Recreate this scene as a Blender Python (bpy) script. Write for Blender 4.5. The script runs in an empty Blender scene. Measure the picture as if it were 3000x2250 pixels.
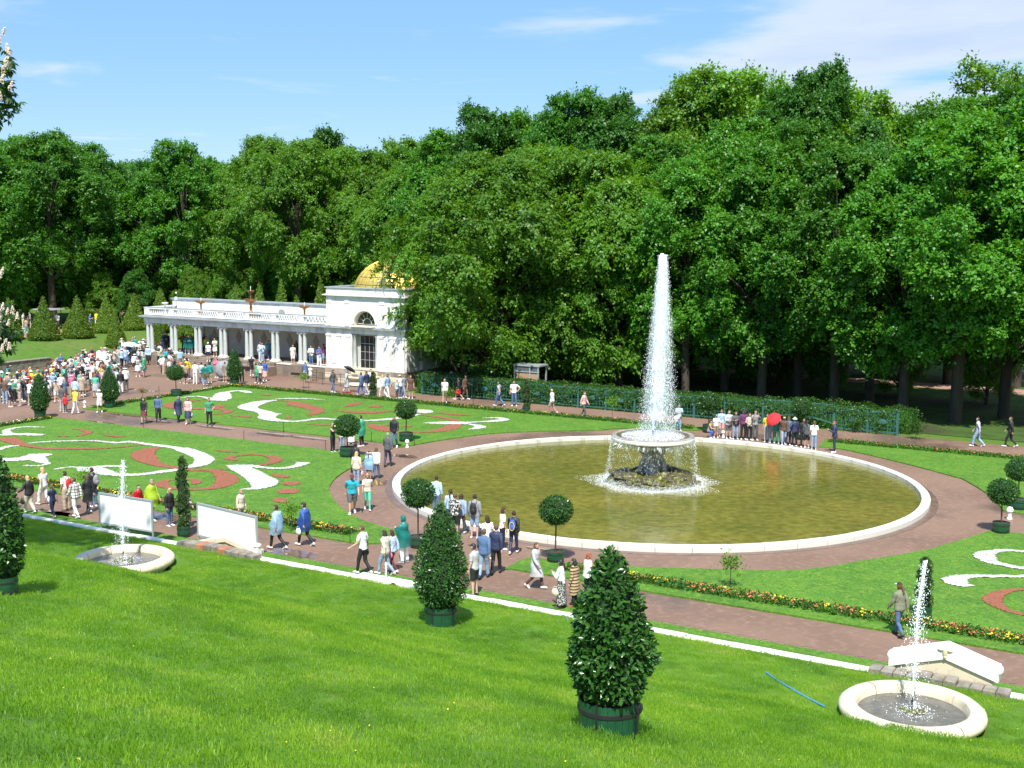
import bpy, bmesh, math, random
import numpy as np
from mathutils import Vector, Matrix, noise as mnoise

# ------------------------------------------------------------------ camera, sky, sun, exposure
SC = bpy.context.scene
COL = SC.collection
F, PT, RO, H = 3624.14, .12787276, .00519028, 12.6433      # focal length in photo pixels, pitch, roll, eye height
TH = -.52611042                                            # direction of the palace front / garden axis
cam_d = bpy.data.cameras.new('camera'); cam = bpy.data.objects.new('camera', cam_d); COL.objects.link(cam)
cam_d.sensor_width = 36; cam_d.lens = F / 3000 * 36; cam_d.clip_start = .1; cam_d.clip_end = 3000
cam.matrix_world = Matrix.Translation((0, 0, H)) @ (Matrix.Rotation(math.pi / 2 - PT, 4, 'X') @ Matrix.Rotation(RO, 4, 'Z'))
SC.camera = cam
SUN_ELEV = math.radians(57)
SUN_FROM = math.radians(264)      # direction the light comes from, counter-clockwise from +X (behind the camera, to the left)
W = bpy.data.worlds.new('World'); SC.world = W; W.use_nodes = True
nt = W.node_tree; nt.nodes.clear()
def N(t, nt_, **kw):
    n = nt_.nodes.new(t)
    for k, v in kw.items():
        if k in ('op', 'operation'): n.operation = v
        else: setattr(n, k, v)
    return n
wo = N('ShaderNodeOutputWorld', nt); bg = N('ShaderNodeBackground', nt); bg.inputs[1].default_value = .095
sky = N('ShaderNodeTexSky', nt); sky.sky_type = 'NISHITA'; sky.sun_disc = False
sky.sun_elevation = SUN_ELEV; sky.sun_rotation = math.radians(90) - SUN_FROM
sky.air_density = 1.0; sky.dust_density = .15; sky.ozone_density = 3.5
tc = N('ShaderNodeTexCoord', nt)
sep = N('ShaderNodeSeparateXYZ', nt); nt.links.new(tc.outputs['Generated'], sep.inputs[0])
# cloud layer: project the view direction on a plane high above
mx = N('ShaderNodeMath', nt, operation='MAXIMUM'); mx.inputs[1].default_value = .03; nt.links.new(sep.outputs[2], mx.inputs[0])
dv = N('ShaderNodeVectorMath', nt, operation='DIVIDE'); nt.links.new(tc.outputs['Generated'], dv.inputs[0])
cb = N('ShaderNodeCombineXYZ', nt)
for i in range(3): nt.links.new(mx.outputs[0], cb.inputs[i])
nt.links.new(cb.outputs[0], dv.inputs[1])
mp = N('ShaderNodeMapping', nt); mp.inputs['Location'].default_value = (0.30, 0.1, 0); mp.inputs['Scale'].default_value = (.62, .42, 0)
nt.links.new(dv.outputs[0], mp.inputs[0])
nz = N('ShaderNodeTexNoise', nt); nz.inputs['Scale'].default_value = 1.0; nz.inputs['Detail'].default_value = 9; nz.inputs['Roughness'].default_value = .56
nz.inputs['Distortion'].default_value = .35
nt.links.new(mp.outputs[0], nz.inputs['Vector'])
# more cloud to the east (right), a clear sky to the west, as the photograph shows
east = N('ShaderNodeMapRange', nt); east.inputs[1].default_value = -.05; east.inputs[2].default_value = .36; east.inputs[3].default_value = -.02; east.inputs[4].default_value = .27
nt.links.new(sep.outputs[0], east.inputs[0])
ad = N('ShaderNodeMath', nt, operation='ADD'); nt.links.new(nz.outputs[0], ad.inputs[0]); nt.links.new(east.outputs[0], ad.inputs[1])
cr = N('ShaderNodeMapRange', nt); cr.interpolation_type = 'SMOOTHSTEP'
cr.inputs[1].default_value = .54; cr.inputs[2].default_value = .74; cr.inputs[3].default_value = 0; cr.inputs[4].default_value = .85
nt.links.new(ad.outputs[0], cr.inputs[0])
shade = N('ShaderNodeMapRange', nt); shade.inputs[1].default_value = .6; shade.inputs[2].default_value = .9; shade.inputs[3].default_value = 0; shade.inputs[4].default_value = 1
nt.links.new(ad.outputs[0], shade.inputs[0])
cmix = N('ShaderNodeMix', nt, data_type='RGBA'); cmix.inputs['A'].default_value = (5.9, 6.4, 7.2, 1); cmix.inputs['B'].default_value = (4.3, 5.1, 6.6, 1)
nt.links.new(shade.outputs[0], cmix.inputs['Factor'])
# a thin bright veil low over the horizon
veil = N('ShaderNodeMapRange', nt); veil.inputs[1].default_value = 0; veil.inputs[2].default_value = .45; veil.inputs[3].default_value = .50; veil.inputs[4].default_value = .75
nt.links.new(sep.outputs[2], veil.inputs[0])
vm = N('ShaderNodeMix', nt, data_type='RGBA'); vm.inputs['B'].default_value = (1.75, 4.0, 8.0, 1)
nt.links.new(veil.outputs[0], vm.inputs['Factor']); nt.links.new(sky.outputs[0], vm.inputs['A'])
sm = N('ShaderNodeMix', nt, data_type='RGBA'); nt.links.new(vm.outputs['Result'], sm.inputs['A']); nt.links.new(cmix.outputs['Result'], sm.inputs['B']); nt.links.new(cr.outputs[0], sm.inputs['Factor'])
nt.links.new(sm.outputs['Result'], bg.inputs[0]); nt.links.new(bg.outputs[0], wo.inputs[0])
sd = bpy.data.lights.new('sun', 'SUN'); sd.energy = 4.9; sd.angle = math.radians(.53); sd.color = (1, .955, .88)
sun = bpy.data.objects.new('sun', sd); COL.objects.link(sun)
sv = Vector((math.cos(SUN_FROM) * math.cos(SUN_ELEV), math.sin(SUN_FROM) * math.cos(SUN_ELEV), math.sin(SUN_ELEV)))
sun.rotation_euler = sv.to_track_quat('Z', 'Y').to_euler(); sun.location = (0, 0, 60)
SC.view_settings.view_transform = 'Standard'; SC.view_settings.look = 'None'; SC.view_settings.exposure = .65; SC.view_settings.gamma = 1
SC.render.engine = 'CYCLES'
SC.cycles.max_bounces = 8; SC.cycles.diffuse_bounces = 3; SC.cycles.glossy_bounces = 3; SC.cycles.transmission_bounces = 5; SC.cycles.transparent_max_bounces = 8
SC.cycles.caustics_reflective = False; SC.cycles.caustics_refractive = False

# ------------------------------------------------------------------ places: from the photograph's pixels to the ground
def ray(x, y):
    X = (x - 1500) / F; Y = -(y - 1125) / F
    c, s = math.cos(RO), math.sin(RO); X, Y = c * X - s * Y, s * X + c * Y
    return (X, math.cos(PT) + Y * math.sin(PT), -math.sin(PT) + Y * math.cos(PT))
def G(x, y, z=0.0):
    d = ray(x, y); t = (z - H) / d[2]; return (d[0] * t, d[1] * t)
CT, ST = math.cos(TH), math.sin(TH)
def uv(x, y): return (CT * x + ST * y, -ST * x + CT * y)
def xy(u, v): return (CT * u - ST * v, ST * u + CT * v)
def P(u, v, z=0.0): a = xy(u, v); return Vector((a[0], a[1], z))
def smooth01(t): t = max(0., min(1., t)); return t * t * (3 - 2 * t)
PROF = [(-30, 11.2), (-6, 11.1), (0, 10.6), (6, 8.65), (12, 6.5), (16, 5.12), (20, 3.95), (24, 2.6), (26.5, 1.72), (28.4, 1.0), (30, .78), (32, .62), (33.4, .36), (34.1, .16), (34.6, 0.06), (35.2, .04), (36, 0), (400, 0)]
PV = np.array([p[0] for p in PROF]); PZ = np.array([p[1] for p in PROF])
def slope_z(u, v):
    z = 0
    for d, w in ((-.7, .25), (0, .5), (.7, .25)): z += w * float(np.interp(v + d, PV, PZ))
    for bu, bv in ((-6.12, 30.24), (-33.19, 29.9)):       # level shelves that carry the two round basins
        d = math.hypot(u - bu, v - bv)
        if d < 3.4: z += (.62 - z) * smooth01((3.4 - d) / 1.3)
        if d < 1.65: z -= .5 * smooth01((1.65 - d) / .2)
    if v < 29 and not any(math.hypot(u - bu, v - bv) < 3.4 for bu, bv in ((-6.12, 30.24), (-33.19, 29.9))):
        a = smooth01((29 - v) / 4)
        z += a * (.16 * math.sin(u * .21 + 1.3) + .10 * math.sin(v * .55 + u * .13) + .03 * math.sin(u * .9 + v * 1.1))
    return z
def Z(x, y):
    u, v = uv(x, y)
    if v < 36: return slope_z(u, v)
    return 0.0
def Zw(u, v):      # garden west of the plaza and the wood floor
    z = 0.
    if u < -86: z = 1.55 * smooth01((-86.5 - u) / 11)
    return z
def hit(px, py):   # where the sight line through a photo pixel meets the grass slope
    lo = None
    for i in range(4000):
        z = 11.5 - i * .003
        g = G(px, py, z)
        if Z(*g) >= z: return g[0], g[1], z
    return (*G(px, py), 0)
def zat(x, y, py):
    lo, hi = -20., 60.
    for _ in range(50):
        m = (lo + hi) / 2
        v = (x, y, m - H); dep = v[1] * math.cos(PT) - v[2] * math.sin(PT); up = v[1] * math.sin(PT) + v[2] * math.cos(PT)
        X, Y = v[0] / dep, up / dep; c, s = math.cos(RO), math.sin(RO); Y = -s * X + c * Y
        if 1125 - F * Y > py: lo = m
        else: hi = m
    return lo
DS = 1 / .7373     # the 2212-pixel-wide working picture to photo pixels

# ------------------------------------------------------------------ materials
MATS = {}
def lin(c):
    return tuple(((v / 255) / 12.92 if v / 255 <= .04045 else ((v / 255 + .055) / 1.055) ** 2.4) for v in c)
def mat(name, col, rough=.6, var=0, vscale=3, col2=None, bump=0, bscale=40, metal=0, spec=.5, trans=0, coat=0, detail=4, thresh=None, transl=0, obj_rand=0, alpha=1, tcoord='Object', stretch=None):
    if name in MATS: return MATS[name]
    m = bpy.data.materials.new(name); m.use_nodes = True; t = m.node_tree
    b = t.nodes['Principled BSDF']; b.inputs['Roughness'].default_value = rough; b.inputs['Metallic'].default_value = metal
    b.inputs['Specular IOR Level'].default_value = spec
    if trans: b.inputs['Transmission Weight'].default_value = trans
    if coat: b.inputs['Coat Weight'].default_value = coat
    if alpha < 1: b.inputs['Alpha'].default_value = alpha
    b.inputs['Base Color'].default_value = (*col, 1)
    last = None
    co = N('ShaderNodeTexCoord', t)
    vec = co.outputs[tcoord]
    if tcoord == 'Geo':
        pass
    if stretch:
        mpp = N('ShaderNodeMapping', t); mpp.inputs['Scale'].default_value = stretch; t.links.new(vec, mpp.inputs[0]); vec = mpp.outputs[0]
    if var or col2:
        n = N('ShaderNodeTexNoise', t); n.inputs['Scale'].default_value = vscale; n.inputs['Detail'].default_value = detail; n.inputs['Roughness'].default_value = .6
        t.links.new(vec, n.inputs['Vector'])
        mr = N('ShaderNodeMapRange', t); lo, hi = thresh or (.3, .7)
        mr.inputs[1].default_value = lo; mr.inputs[2].default_value = hi; t.links.new(n.outputs[0], mr.inputs[0])
        mi = N('ShaderNodeMix', t, data_type='RGBA')
        c2 = col2 or tuple(v * (1 - var) for v in col)
        c1 = col if col2 else tuple(min(1, v * (1 + var)) for v in col)
        mi.inputs['A'].default_value = (*c1, 1); mi.inputs['B'].default_value = (*c2, 1)
        t.links.new(mr.outputs[0], mi.inputs['Factor']); last = mi.outputs['Result']
    if obj_rand:
        oi = N('ShaderNodeObjectInfo', t); hs = N('ShaderNodeHueSaturation', t)
        a = N('ShaderNodeMapRange', t); a.inputs[3].default_value = 1 - obj_rand; a.inputs[4].default_value = 1 + obj_rand
        t.links.new(oi.outputs['Random'], a.inputs[0]); t.links.new(a.outputs[0], hs.inputs['Value'])
        if last: t.links.new(last, hs.inputs['Color'])
        else: hs.inputs['Color'].default_value = (*col, 1)
        last = hs.outputs[0]
    if last: t.links.new(last, b.inputs['Base Color'])
    if transl:
        tr = N('ShaderNodeBsdfTranslucent', t); mxs = N('ShaderNodeMixShader', t); mxs.inputs[0].default_value = transl
        hs2 = N('ShaderNodeHueSaturation', t); hs2.inputs['Hue'].default_value = .475; hs2.inputs['Value'].default_value = 1.9; hs2.inputs['Saturation'].default_value = 1.1
        if last: t.links.new(last, hs2.inputs['Color'])
        else: hs2.inputs['Color'].default_value = (*col, 1)
        t.links.new(hs2.outputs[0], tr.inputs[0]); t.links.new(b.outputs[0], mxs.inputs[1]); t.links.new(tr.outputs[0], mxs.inputs[2])
        t.links.new(mxs.outputs[0], t.nodes['Material Output'].inputs[0])
    if bump:
        n2 = N('ShaderNodeTexNoise', t); n2.inputs['Scale'].default_value = bscale; n2.inputs['Detail'].default_value = 5; t.links.new(vec, n2.inputs['Vector'])
        bp = N('ShaderNodeBump', t); bp.inputs['Strength'].default_value = bump; bp.inputs['Distance'].default_value = .05
        t.links.new(n2.outputs[0], bp.inputs['Height']); t.links.new(bp.outputs[0], b.inputs['Normal'])
    MATS[name] = m; return m
def ground_mat(name, layers, rough=.9, bump=.3, bscale=60, bdist=.03, roughvar=None, spec=.3):
    """layers: first a colour, then (colour, noise scale, low, high, detail) mixed over it."""
    m = bpy.data.materials.new(name); m.use_nodes = True; t = m.node_tree; b = t.nodes['Principled BSDF']
    b.inputs['Roughness'].default_value = rough; b.inputs['Specular IOR Level'].default_value = spec
    geo = N('ShaderNodeNewGeometry', t); vec = geo.outputs['Position']
    cur = N('ShaderNodeRGB', t); cur.outputs[0].default_value = (*layers[0], 1); out = cur.outputs[0]
    for k, L in enumerate(layers[1:]):
        c, s, lo, hi, de = L[:5]
        mpn = N('ShaderNodeMapping', t); mpn.inputs['Location'].default_value = (k * 17.3, k * 5.1, 0)
        if len(L) > 5: mpn.inputs['Rotation'].default_value = (0, 0, -TH); mpn.inputs['Scale'].default_value = L[5]
        t.links.new(vec, mpn.inputs[0])
        n = N('ShaderNodeTexNoise', t); n.inputs['Scale'].default_value = s; n.inputs['Detail'].default_value = de; t.links.new(mpn.outputs[0], n.inputs['Vector'])
        mr = N('ShaderNodeMapRange', t); mr.inputs[1].default_value = lo; mr.inputs[2].default_value = hi; t.links.new(n.outputs[0], mr.inputs[0])
        mi = N('ShaderNodeMix', t, data_type='RGBA'); mi.inputs['B'].default_value = (*c, 1)
        t.links.new(mr.outputs[0], mi.inputs['Factor']); t.links.new(out, mi.inputs['A']); out = mi.outputs['Result']
        if roughvar and roughvar[0] == k:
            rr = N('ShaderNodeMapRange', t); rr.inputs[3].default_value = rough; rr.inputs[4].default_value = roughvar[1]
            t.links.new(mr.outputs[0], rr.inputs[0]); t.links.new(rr.outputs[0], b.inputs['Roughness'])
    t.links.new(out, b.inputs['Base Color'])
    n2 = N('ShaderNodeTexNoise', t); n2.inputs['Scale'].default_value = bscale; n2.inputs['Detail'].default_value = 4; t.links.new(vec, n2.inputs['Vector'])
    bp = N('ShaderNodeBump', t); bp.inputs['Strength'].default_value = bump; bp.inputs['Distance'].default_value = bdist
    t.links.new(n2.outputs[0], bp.inputs['Height']); t.links.new(bp.outputs[0], b.inputs['Normal'])
    MATS[name] = m; return m

LAWN = ground_mat('lawn_grass', [(.095, .235, .020), ((.065, .175, .016), .35, .35, .65, 5), ((.13, .25, .02), 1.3, .45, .75, 4), ((.045, .11, .01), 9, .5, .75, 3), ((.16, .28, .03), 5, .5, .75, 4), ((.03, .09, .008), 26, .5, .7, 2)], bump=.7, bscale=30, bdist=.05)
SLOPE = ground_mat('slope_grass', [(.10, .22, .014), ((.07, .16, .012), .5, .35, .65, 5), ((.15, .25, .025), 1.6, .5, .75, 4)], bump=.8, bscale=40, bdist=.05)
FARLAWN = ground_mat('park_grass', [(.075, .16, .014), ((.11, .15, .03), .25, .4, .7, 5), ((.05, .12, .012), 1.5, .45, .75, 4)], bump=.5, bscale=20)
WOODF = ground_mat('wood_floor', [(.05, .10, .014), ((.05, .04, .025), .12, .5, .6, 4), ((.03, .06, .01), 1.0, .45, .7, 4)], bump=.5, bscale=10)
GRAVEL = ground_mat('red_gravel', [(.225, .143, .098), ((.175, .110, .074), .22, .42, .62, 6), ((.115, .085, .064), .16, .55, .66, 6), ((.30, .19, .14), 3.5, .5, .8, 5), ((.16, .098, .072), 45, .45, .7, 3)], rough=.85, bump=.35, bscale=90, bdist=.012, roughvar=(1, .32))
GRAVEL_P = ground_mat('pale_gravel', [(.33, .21, .16), ((.26, .16, .12), .3, .4, .7, 5), ((.32, .20, .15), 3.5, .5, .8, 5)], rough=.9, bump=.35, bscale=90, bdist=.012)
PEBBLE = mat('white_pebbles', (.50, .49, .455), .85, col2=(.22, .25, .22), vscale=7, detail=3, bump=1.0, bscale=11, tcoord='Object', thresh=(.5, .72))
TERRA = mat('terracotta_chips', (.25, .085, .042), .9, var=.3, vscale=9, bump=.9, bscale=16)
MARBLE = mat('white_marble', (.74, .72, .66), .55, col2=(.42, .37, .28), vscale=1.2, detail=7, thresh=(.58, .82), bump=.12, bscale=14)
MARBLE_W = mat('white_plaster', (.78, .77, .74), .7, col2=(.42, .39, .33), vscale=1.3, detail=10, thresh=(.48, .78), bump=.06, bscale=10, stretch=(1, 1, .5))
MARBLE_C = mat('cream_marble', (.66, .58, .42), .55, col2=(.36, .30, .20), vscale=2.0, detail=8, thresh=(.52, .8), bump=.15, bscale=14)
MARBLE_G = mat('grey_marble', (.38, .43, .41), .4, col2=(.62, .63, .60), vscale=4, detail=6, stretch=(1, 1, .3), bump=.03)
WALLB = mat('back_wall_stucco', (.74, .71, .65), .85, col2=(.60, .56, .50), vscale=.9, detail=6)
DIAM = mat('diamond_panel', (.44, .37, .29), .85)
GRANITE = mat('brown_granite', (.27, .215, .16), .8, col2=(.16, .125, .095), vscale=1.6, detail=8, bump=.2, bscale=12)
STONE = mat('weathered_stone', (.30, .27, .22), .9, col2=(.13, .11, .085), vscale=3, detail=8, bump=.5, bscale=14)
BRICK = mat('old_red_brick', (.36, .15, .08), .9, var=.35, vscale=6, bump=.3)
ROOF = mat('roof_metal', (.36, .39, .40), .45, var=.2, vscale=1, metal=.2)
GOLD = mat('gold_leaf', (1.0, .68, .16), .38, metal=.75, var=.07, vscale=2, bump=.1, bscale=3)
GOLD_D = mat('old_gilding', (.62, .33, .08), .4, metal=.75, col2=(.28, .12, .05), vscale=6)
GLASS = mat('dark_window', (.015, .018, .02), .08, spec=.8)
BARW = mat('window_bar', (.62, .60, .55), .6)
TREL = mat('green_trellis', (.035, .125, .105), .55, var=.15, vscale=3)
TUBG = mat('tub_green_paint', (.016, .095, .042), .38, col2=(.01, .06, .03), vscale=5, coat=.2, bump=.05)
SOIL = mat('soil', (.05, .035, .025), .95, bump=.8, bscale=20)
IRON = mat('black_iron', (.02, .02, .022), .5, var=.2)
BARK = mat('bark', (.085, .065, .045), .95, col2=(.04, .032, .024), vscale=3, detail=7, bump=1, bscale=9, stretch=(1, 1, .25))
BARK_P = mat('pale_bark', (.20, .17, .13), .95, col2=(.09, .075, .06), vscale=3, detail=7, bump=1, bscale=9, stretch=(1, 1, .25))
WET = mat('wet_rock', (.075, .06, .035), .35, col2=(.11, .12, .012), vscale=2.2, detail=8, bump=.9, bscale=6, thresh=(.42, .58))
PEDM = mat('wet_pedestal', (.36, .34, .29), .4, col2=(.12, .11, .09), vscale=3, detail=8, bump=.3, bscale=8, stretch=(1, 1, .35), thresh=(.45, .65))
WHITE = mat('white_paint', (.82, .82, .81), .45)
GREYM = mat('grey_metal_frame', (.42, .45, .46), .4, metal=.3)
BOARD = mat('board_white', (.80, .80, .80), .4)
FOAM = mat('foam', (.88, .90, .92), .5, transl=.35)
def leafm(name, c, c2, tr=.3, rough=.45, vs=.6, orand=.2): return mat(name, c, rough, col2=c2, vscale=vs, detail=3, transl=tr, obj_rand=orand, spec=.4)
LIME = leafm('lime_leaves', (.12, .27, .018), (.072, .20, .015), tr=.38)
MAPLE = leafm('maple_leaves', (.080, .245, .018), (.050, .18, .014))
OAK = leafm('dark_leaves', (.056, .19, .019), (.036, .135, .015))
FRESH = leafm('fresh_leaves', (.135, .29, .022), (.088, .22, .018))
BAY = leafm('bay_leaves', (.020, .078, .016), (.055, .155, .022), tr=.14, rough=.25, vs=9, orand=.05)
CONE = leafm('clipped_spruce', (.16, .25, .025), (.10, .17, .018), tr=.3, vs=2)
SPIRAL = leafm('juniper_spiral', (.060, .120, .022), (.034, .075, .018), tr=.15, vs=4)
HEDGE = leafm('hedge_leaves', (.052, .140, .016), (.026, .080, .013), tr=.3, vs=1.5)
BLADE = leafm('grass_blades', (.17, .33, .03), (.10, .22, .02), tr=.4, vs=.4, orand=.0)
def blade_colours():
    t = BLADE.node_tree; geo = N('ShaderNodeNewGeometry', t); cr_ = N('ShaderNodeValToRGB', t); n1 = N('ShaderNodeTexNoise', t); n1.inputs['Scale'].default_value = .42; n1.inputs['Detail'].default_value = 8; n1.inputs['Roughness'].default_value = .68
    t.links.new(geo.outputs['Position'], n1.inputs['Vector']); t.links.new(n1.outputs[0], cr_.inputs[0]); e = cr_.color_ramp.elements; e[0].position = .30; e[0].color = (.065, .175, .020, 1); e[1].position = .47; e[1].color = (.145, .305, .024, 1)
    for p_, c_ in ((.58, (.22, .38, .035, 1)), (.70, (.34, .42, .075, 1))): q = e.new(p_); q.color = c_
    for n_ in t.nodes:
        if n_.type == 'HUE_SAT': t.links.new(cr_.outputs[0], n_.inputs['Color'])
    hs = [n_ for n_ in t.nodes if n_.type == 'HUE_SAT']; b = t.nodes['Principled BSDF']; t.links.new(cr_.outputs[0], b.inputs['Base Color'])
blade_colours()
def water_mat(name, c, c2, scale, bump, rough=.06, dist=.04, stretch=(1, 1, 1)):
    m = bpy.data.materials.new(name); m.use_nodes = True; t = m.node_tree; b = t.nodes['Principled BSDF']
    b.inputs['Roughness'].default_value = rough; b.inputs['IOR'].default_value = 1.33
    geo = N('ShaderNodeNewGeometry', t)
    n = N('ShaderNodeTexNoise', t); n.inputs['Scale'].default_value = .22; n.inputs['Detail'].default_value = 7; t.links.new(geo.outputs['Position'], n.inputs['Vector'])
    mr = N('ShaderNodeMapRange', t); mr.inputs[1].default_value = .35; mr.inputs[2].default_value = .65; t.links.new(n.outputs[0], mr.inputs[0])
    mi = N('ShaderNodeMix', t, data_type='RGBA'); mi.inputs['A'].default_value = (*c, 1); mi.inputs['B'].default_value = (*c2, 1)
    t.links.new(mr.outputs[0], mi.inputs['Factor'])
    # weed and silt seen through the shallow water
    n4 = N('ShaderNodeTexNoise', t); n4.inputs['Scale'].default_value = 2.6; n4.inputs['Detail'].default_value = 6; t.links.new(geo.outputs['Position'], n4.inputs['Vector'])
    m4 = N('ShaderNodeMapRange', t); m4.inputs[1].default_value = .35; m4.inputs[2].default_value = .7; m4.inputs[3].default_value = .75; m4.inputs[4].default_value = 1.25; t.links.new(n4.outputs[0], m4.inputs[0])
    mm = N('ShaderNodeVectorMath', t, operation='SCALE'); t.links.new(mi.outputs['Result'], mm.inputs[0]); t.links.new(m4.outputs[0], mm.inputs['Scale'])
    t.links.new(mm.outputs[0], b.inputs['Base Color'])
    mpn = N('ShaderNodeMapping', t); mpn.inputs['Scale'].default_value = stretch; t.links.new(geo.outputs['Position'], mpn.inputs[0])
    n2 = N('ShaderNodeTexNoise', t); n2.inputs['Scale'].default_value = scale; n2.inputs['Detail'].default_value = 3; n2.inputs['Distortion'].default_value = .6; t.links.new(mpn.outputs[0], n2.inputs['Vector'])
    bp = N('ShaderNodeBump', t); bp.inputs['Strength'].default_value = bump; bp.inputs['Distance'].default_value = dist
    t.links.new(n2.outputs[0], bp.inputs['Height']); t.links.new(bp.outputs[0], b.inputs['Normal'])
    MATS[name] = m; return m
POOLW = water_mat('pool_water_surface', (.185, .165, .034), (.125, .130, .026), 3.2, .6, dist=.022, stretch=(.8, 1.6, 1))
BASINW = water_mat('dark_basin_water', (.17, .16, .13), (.10, .095, .08), 9, .8, dist=.03)
PUD = water_mat('puddle_water', (.17, .10, .075), (.15, .09, .07), 2, .02, rough=.0, dist=.003)
PUD.node_tree.nodes['Principled BSDF'].inputs['IOR'].default_value = 1.6

# ------------------------------------------------------------------ mesh helpers
def link(name, me, m=None, parent=None, loc=None):
    o = bpy.data.objects.new(name, me); COL.objects.link(o)
    if m is not None and me is not None and not me.materials:
        for q in (m if isinstance(m, (list, tuple)) else [m]): me.materials.append(q)
    if parent: o.parent = parent
    if loc is not None: o.location = loc
    return o
def tag(o, label=None, cat=None, group=None, kind=None):
    if label: o['label'] = label
    if cat: o['category'] = cat
    if group: o['group'] = group
    if kind: o['kind'] = kind
    return o
def thing(name, label, cat, loc=(0, 0, 0), rz=0, group=None):
    o = bpy.data.objects.new(name, None); COL.objects.link(o); o.location = loc; o.rotation_euler = (0, 0, rz); o.empty_display_size = .3
    return tag(o, label, cat, group)
def copy_tree(o, parent=None):
    c = o.copy(); COL.objects.link(c)
    if parent: c.parent = parent
    for ch in KIDS.get(o.name, ()): copy_tree_child(ch, c)
    return c
KIDS = {}
def copy_thing(root, loc, rz=0, label=None, group=None, scale=1):
    r = root.copy(); COL.objects.link(r); r.location = loc; r.rotation_euler = (0, 0, rz)
    r.scale = (scale,) * 3 if not isinstance(scale, tuple) else scale
    if label: r['label'] = label
    if group: r['group'] = group
    for ch in list(root.children):
        c = ch.copy(); COL.objects.link(c); c.parent = r
        for g in list(ch.children):
            d = g.copy(); COL.objects.link(d); d.parent = c
    return r
class MB:
    """collects shapes, then becomes ONE mesh"""
    def __init__(s): s.v = []; s.f = []; s.m = []; s.cm = 0
    def add(s, vs, fs):
        k = len(s.v); s.v += [tuple(a) for a in vs]; s.f += [tuple(i + k for i in f) for f in fs]; s.m += [s.cm] * len(fs)
    def box(s, x0, x1, y0, y1, z0, z1, b=0):
        if b:
            pts = []
            for z, i in ((z0, 0), (z1 - b, 0), (z1, b)):
                pts += [(x0 + i, y0 + i, z), (x1 - i, y0 + i, z), (x1 - i, y1 - i, z), (x0 + i, y1 - i, z)]
            fs = [(3, 2, 1, 0), (8, 9, 10, 11)]
            for r in (0, 4):
                for k in range(4): fs.append((r + k, r + (k + 1) % 4, r + 4 + (k + 1) % 4, r + 4 + k))
            s.add(pts, fs); return
        s.add([(x0, y0, z0), (x1, y0, z0), (x1, y1, z0), (x0, y1, z0), (x0, y0, z1), (x1, y0, z1), (x1, y1, z1), (x0, y1, z1)],
              [(3, 2, 1, 0), (4, 5, 6, 7), (0, 1, 5, 4), (1, 2, 6, 5), (2, 3, 7, 6), (3, 0, 4, 7)])
    def lathe(s, prof, n=24, cx=0, cy=0, a0=0, a1=2 * math.pi, close=True):
        full = abs(a1 - a0 - 2 * math.pi) < 1e-6
        m = n if full else n + 1
        vs = []
        for (r, z) in prof:
            for i in range(m):
                a = a0 + (a1 - a0) * i / n; vs.append((cx + r * math.cos(a), cy + r * math.sin(a), z))
        fs = []
        for j in range(len(prof) - 1):
            for i in range(n if not full else m):
                i2 = (i + 1) % m if full else i + 1
                if not full and i2 >= m: continue
                fs.append((j * m + i, j * m + i2, (j + 1) * m + i2, (j + 1) * m + i))
        if close:
            if full:
                fs.append(tuple(range(m - 1, -1, -1))); fs.append(tuple((len(prof) - 1) * m + i for i in range(m)))
        s.add(vs, fs)
    def tube(s, pts, rad, n=8, cap=True):
        pts = [Vector(p) for p in pts]; vs = []; fs = []
        if not isinstance(rad, (list, tuple)): rad = [rad] * len(pts)
        prev = None
        for i, p in enumerate(pts):
            d = (pts[min(i + 1, len(pts) - 1)] - pts[max(i - 1, 0)]).normalized()
            if prev is None:
                a = Vector((0, 0, 1)) if abs(d.z) < .9 else Vector((1, 0, 0)); x = d.cross(a).normalized()
            else:
                x = (prev - d * prev.dot(d)).normalized()
            prev = x; y = d.cross(x)
            for k in range(n):
                t = 2 * math.pi * k / n; vs.append(p + (x * math.cos(t) + y * math.sin(t)) * rad[i])
        for i in range(len(pts) - 1):
            for k in range(n): fs.append((i * n + k, i * n + (k + 1) % n, (i + 1) * n + (k + 1) % n, (i + 1) * n + k))
        if cap: fs.append(tuple(range(n - 1, -1, -1))); fs.append(tuple((len(pts) - 1) * n + k for k in range(n)))
        s.add(vs, fs)
    def prism(s, poly, z0, z1):
        n = len(poly)
        s.add([(p[0], p[1], z0) for p in poly] + [(p[0], p[1], z1) for p in poly],
              [tuple(range(n - 1, -1, -1)), tuple(range(n, 2 * n))] + [(i, (i + 1) % n, n + (i + 1) % n, n + i) for i in range(n)])
    def prism_y(s, poly, y0, y1):   # polygon in x,z, extruded along y
        n = len(poly)
        s.add([(p[0], y0, p[1]) for p in poly] + [(p[0], y1, p[1]) for p in poly],
              [tuple(range(n)), tuple(range(2 * n - 1, n - 1, -1))] + [((i + 1) % n, i, n + i, n + (i + 1) % n) for i in range(n)])
    def ell(s, c, r, n=10, m=6):
        vs = [(c[0], c[1], c[2] - r[2])]; fs = []
        for j in range(1, m):
            t = math.pi * j / m
            for i in range(n):
                a = 2 * math.pi * i / n; vs.append((c[0] + r[0] * math.sin(t) * math.cos(a), c[1] + r[1] * math.sin(t) * math.sin(a), c[2] - r[2] * math.cos(t)))
        vs.append((c[0], c[1], c[2] + r[2]))
        for i in range(n): fs.append((0, 1 + (i + 1) % n, 1 + i))
        for j in range(m - 2):
            for i in range(n): fs.append((1 + j * n + i, 1 + j * n + (i + 1) % n, 1 + (j + 1) * n + (i + 1) % n, 1 + (j + 1) * n + i))
        L = len(vs) - 1
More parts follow.
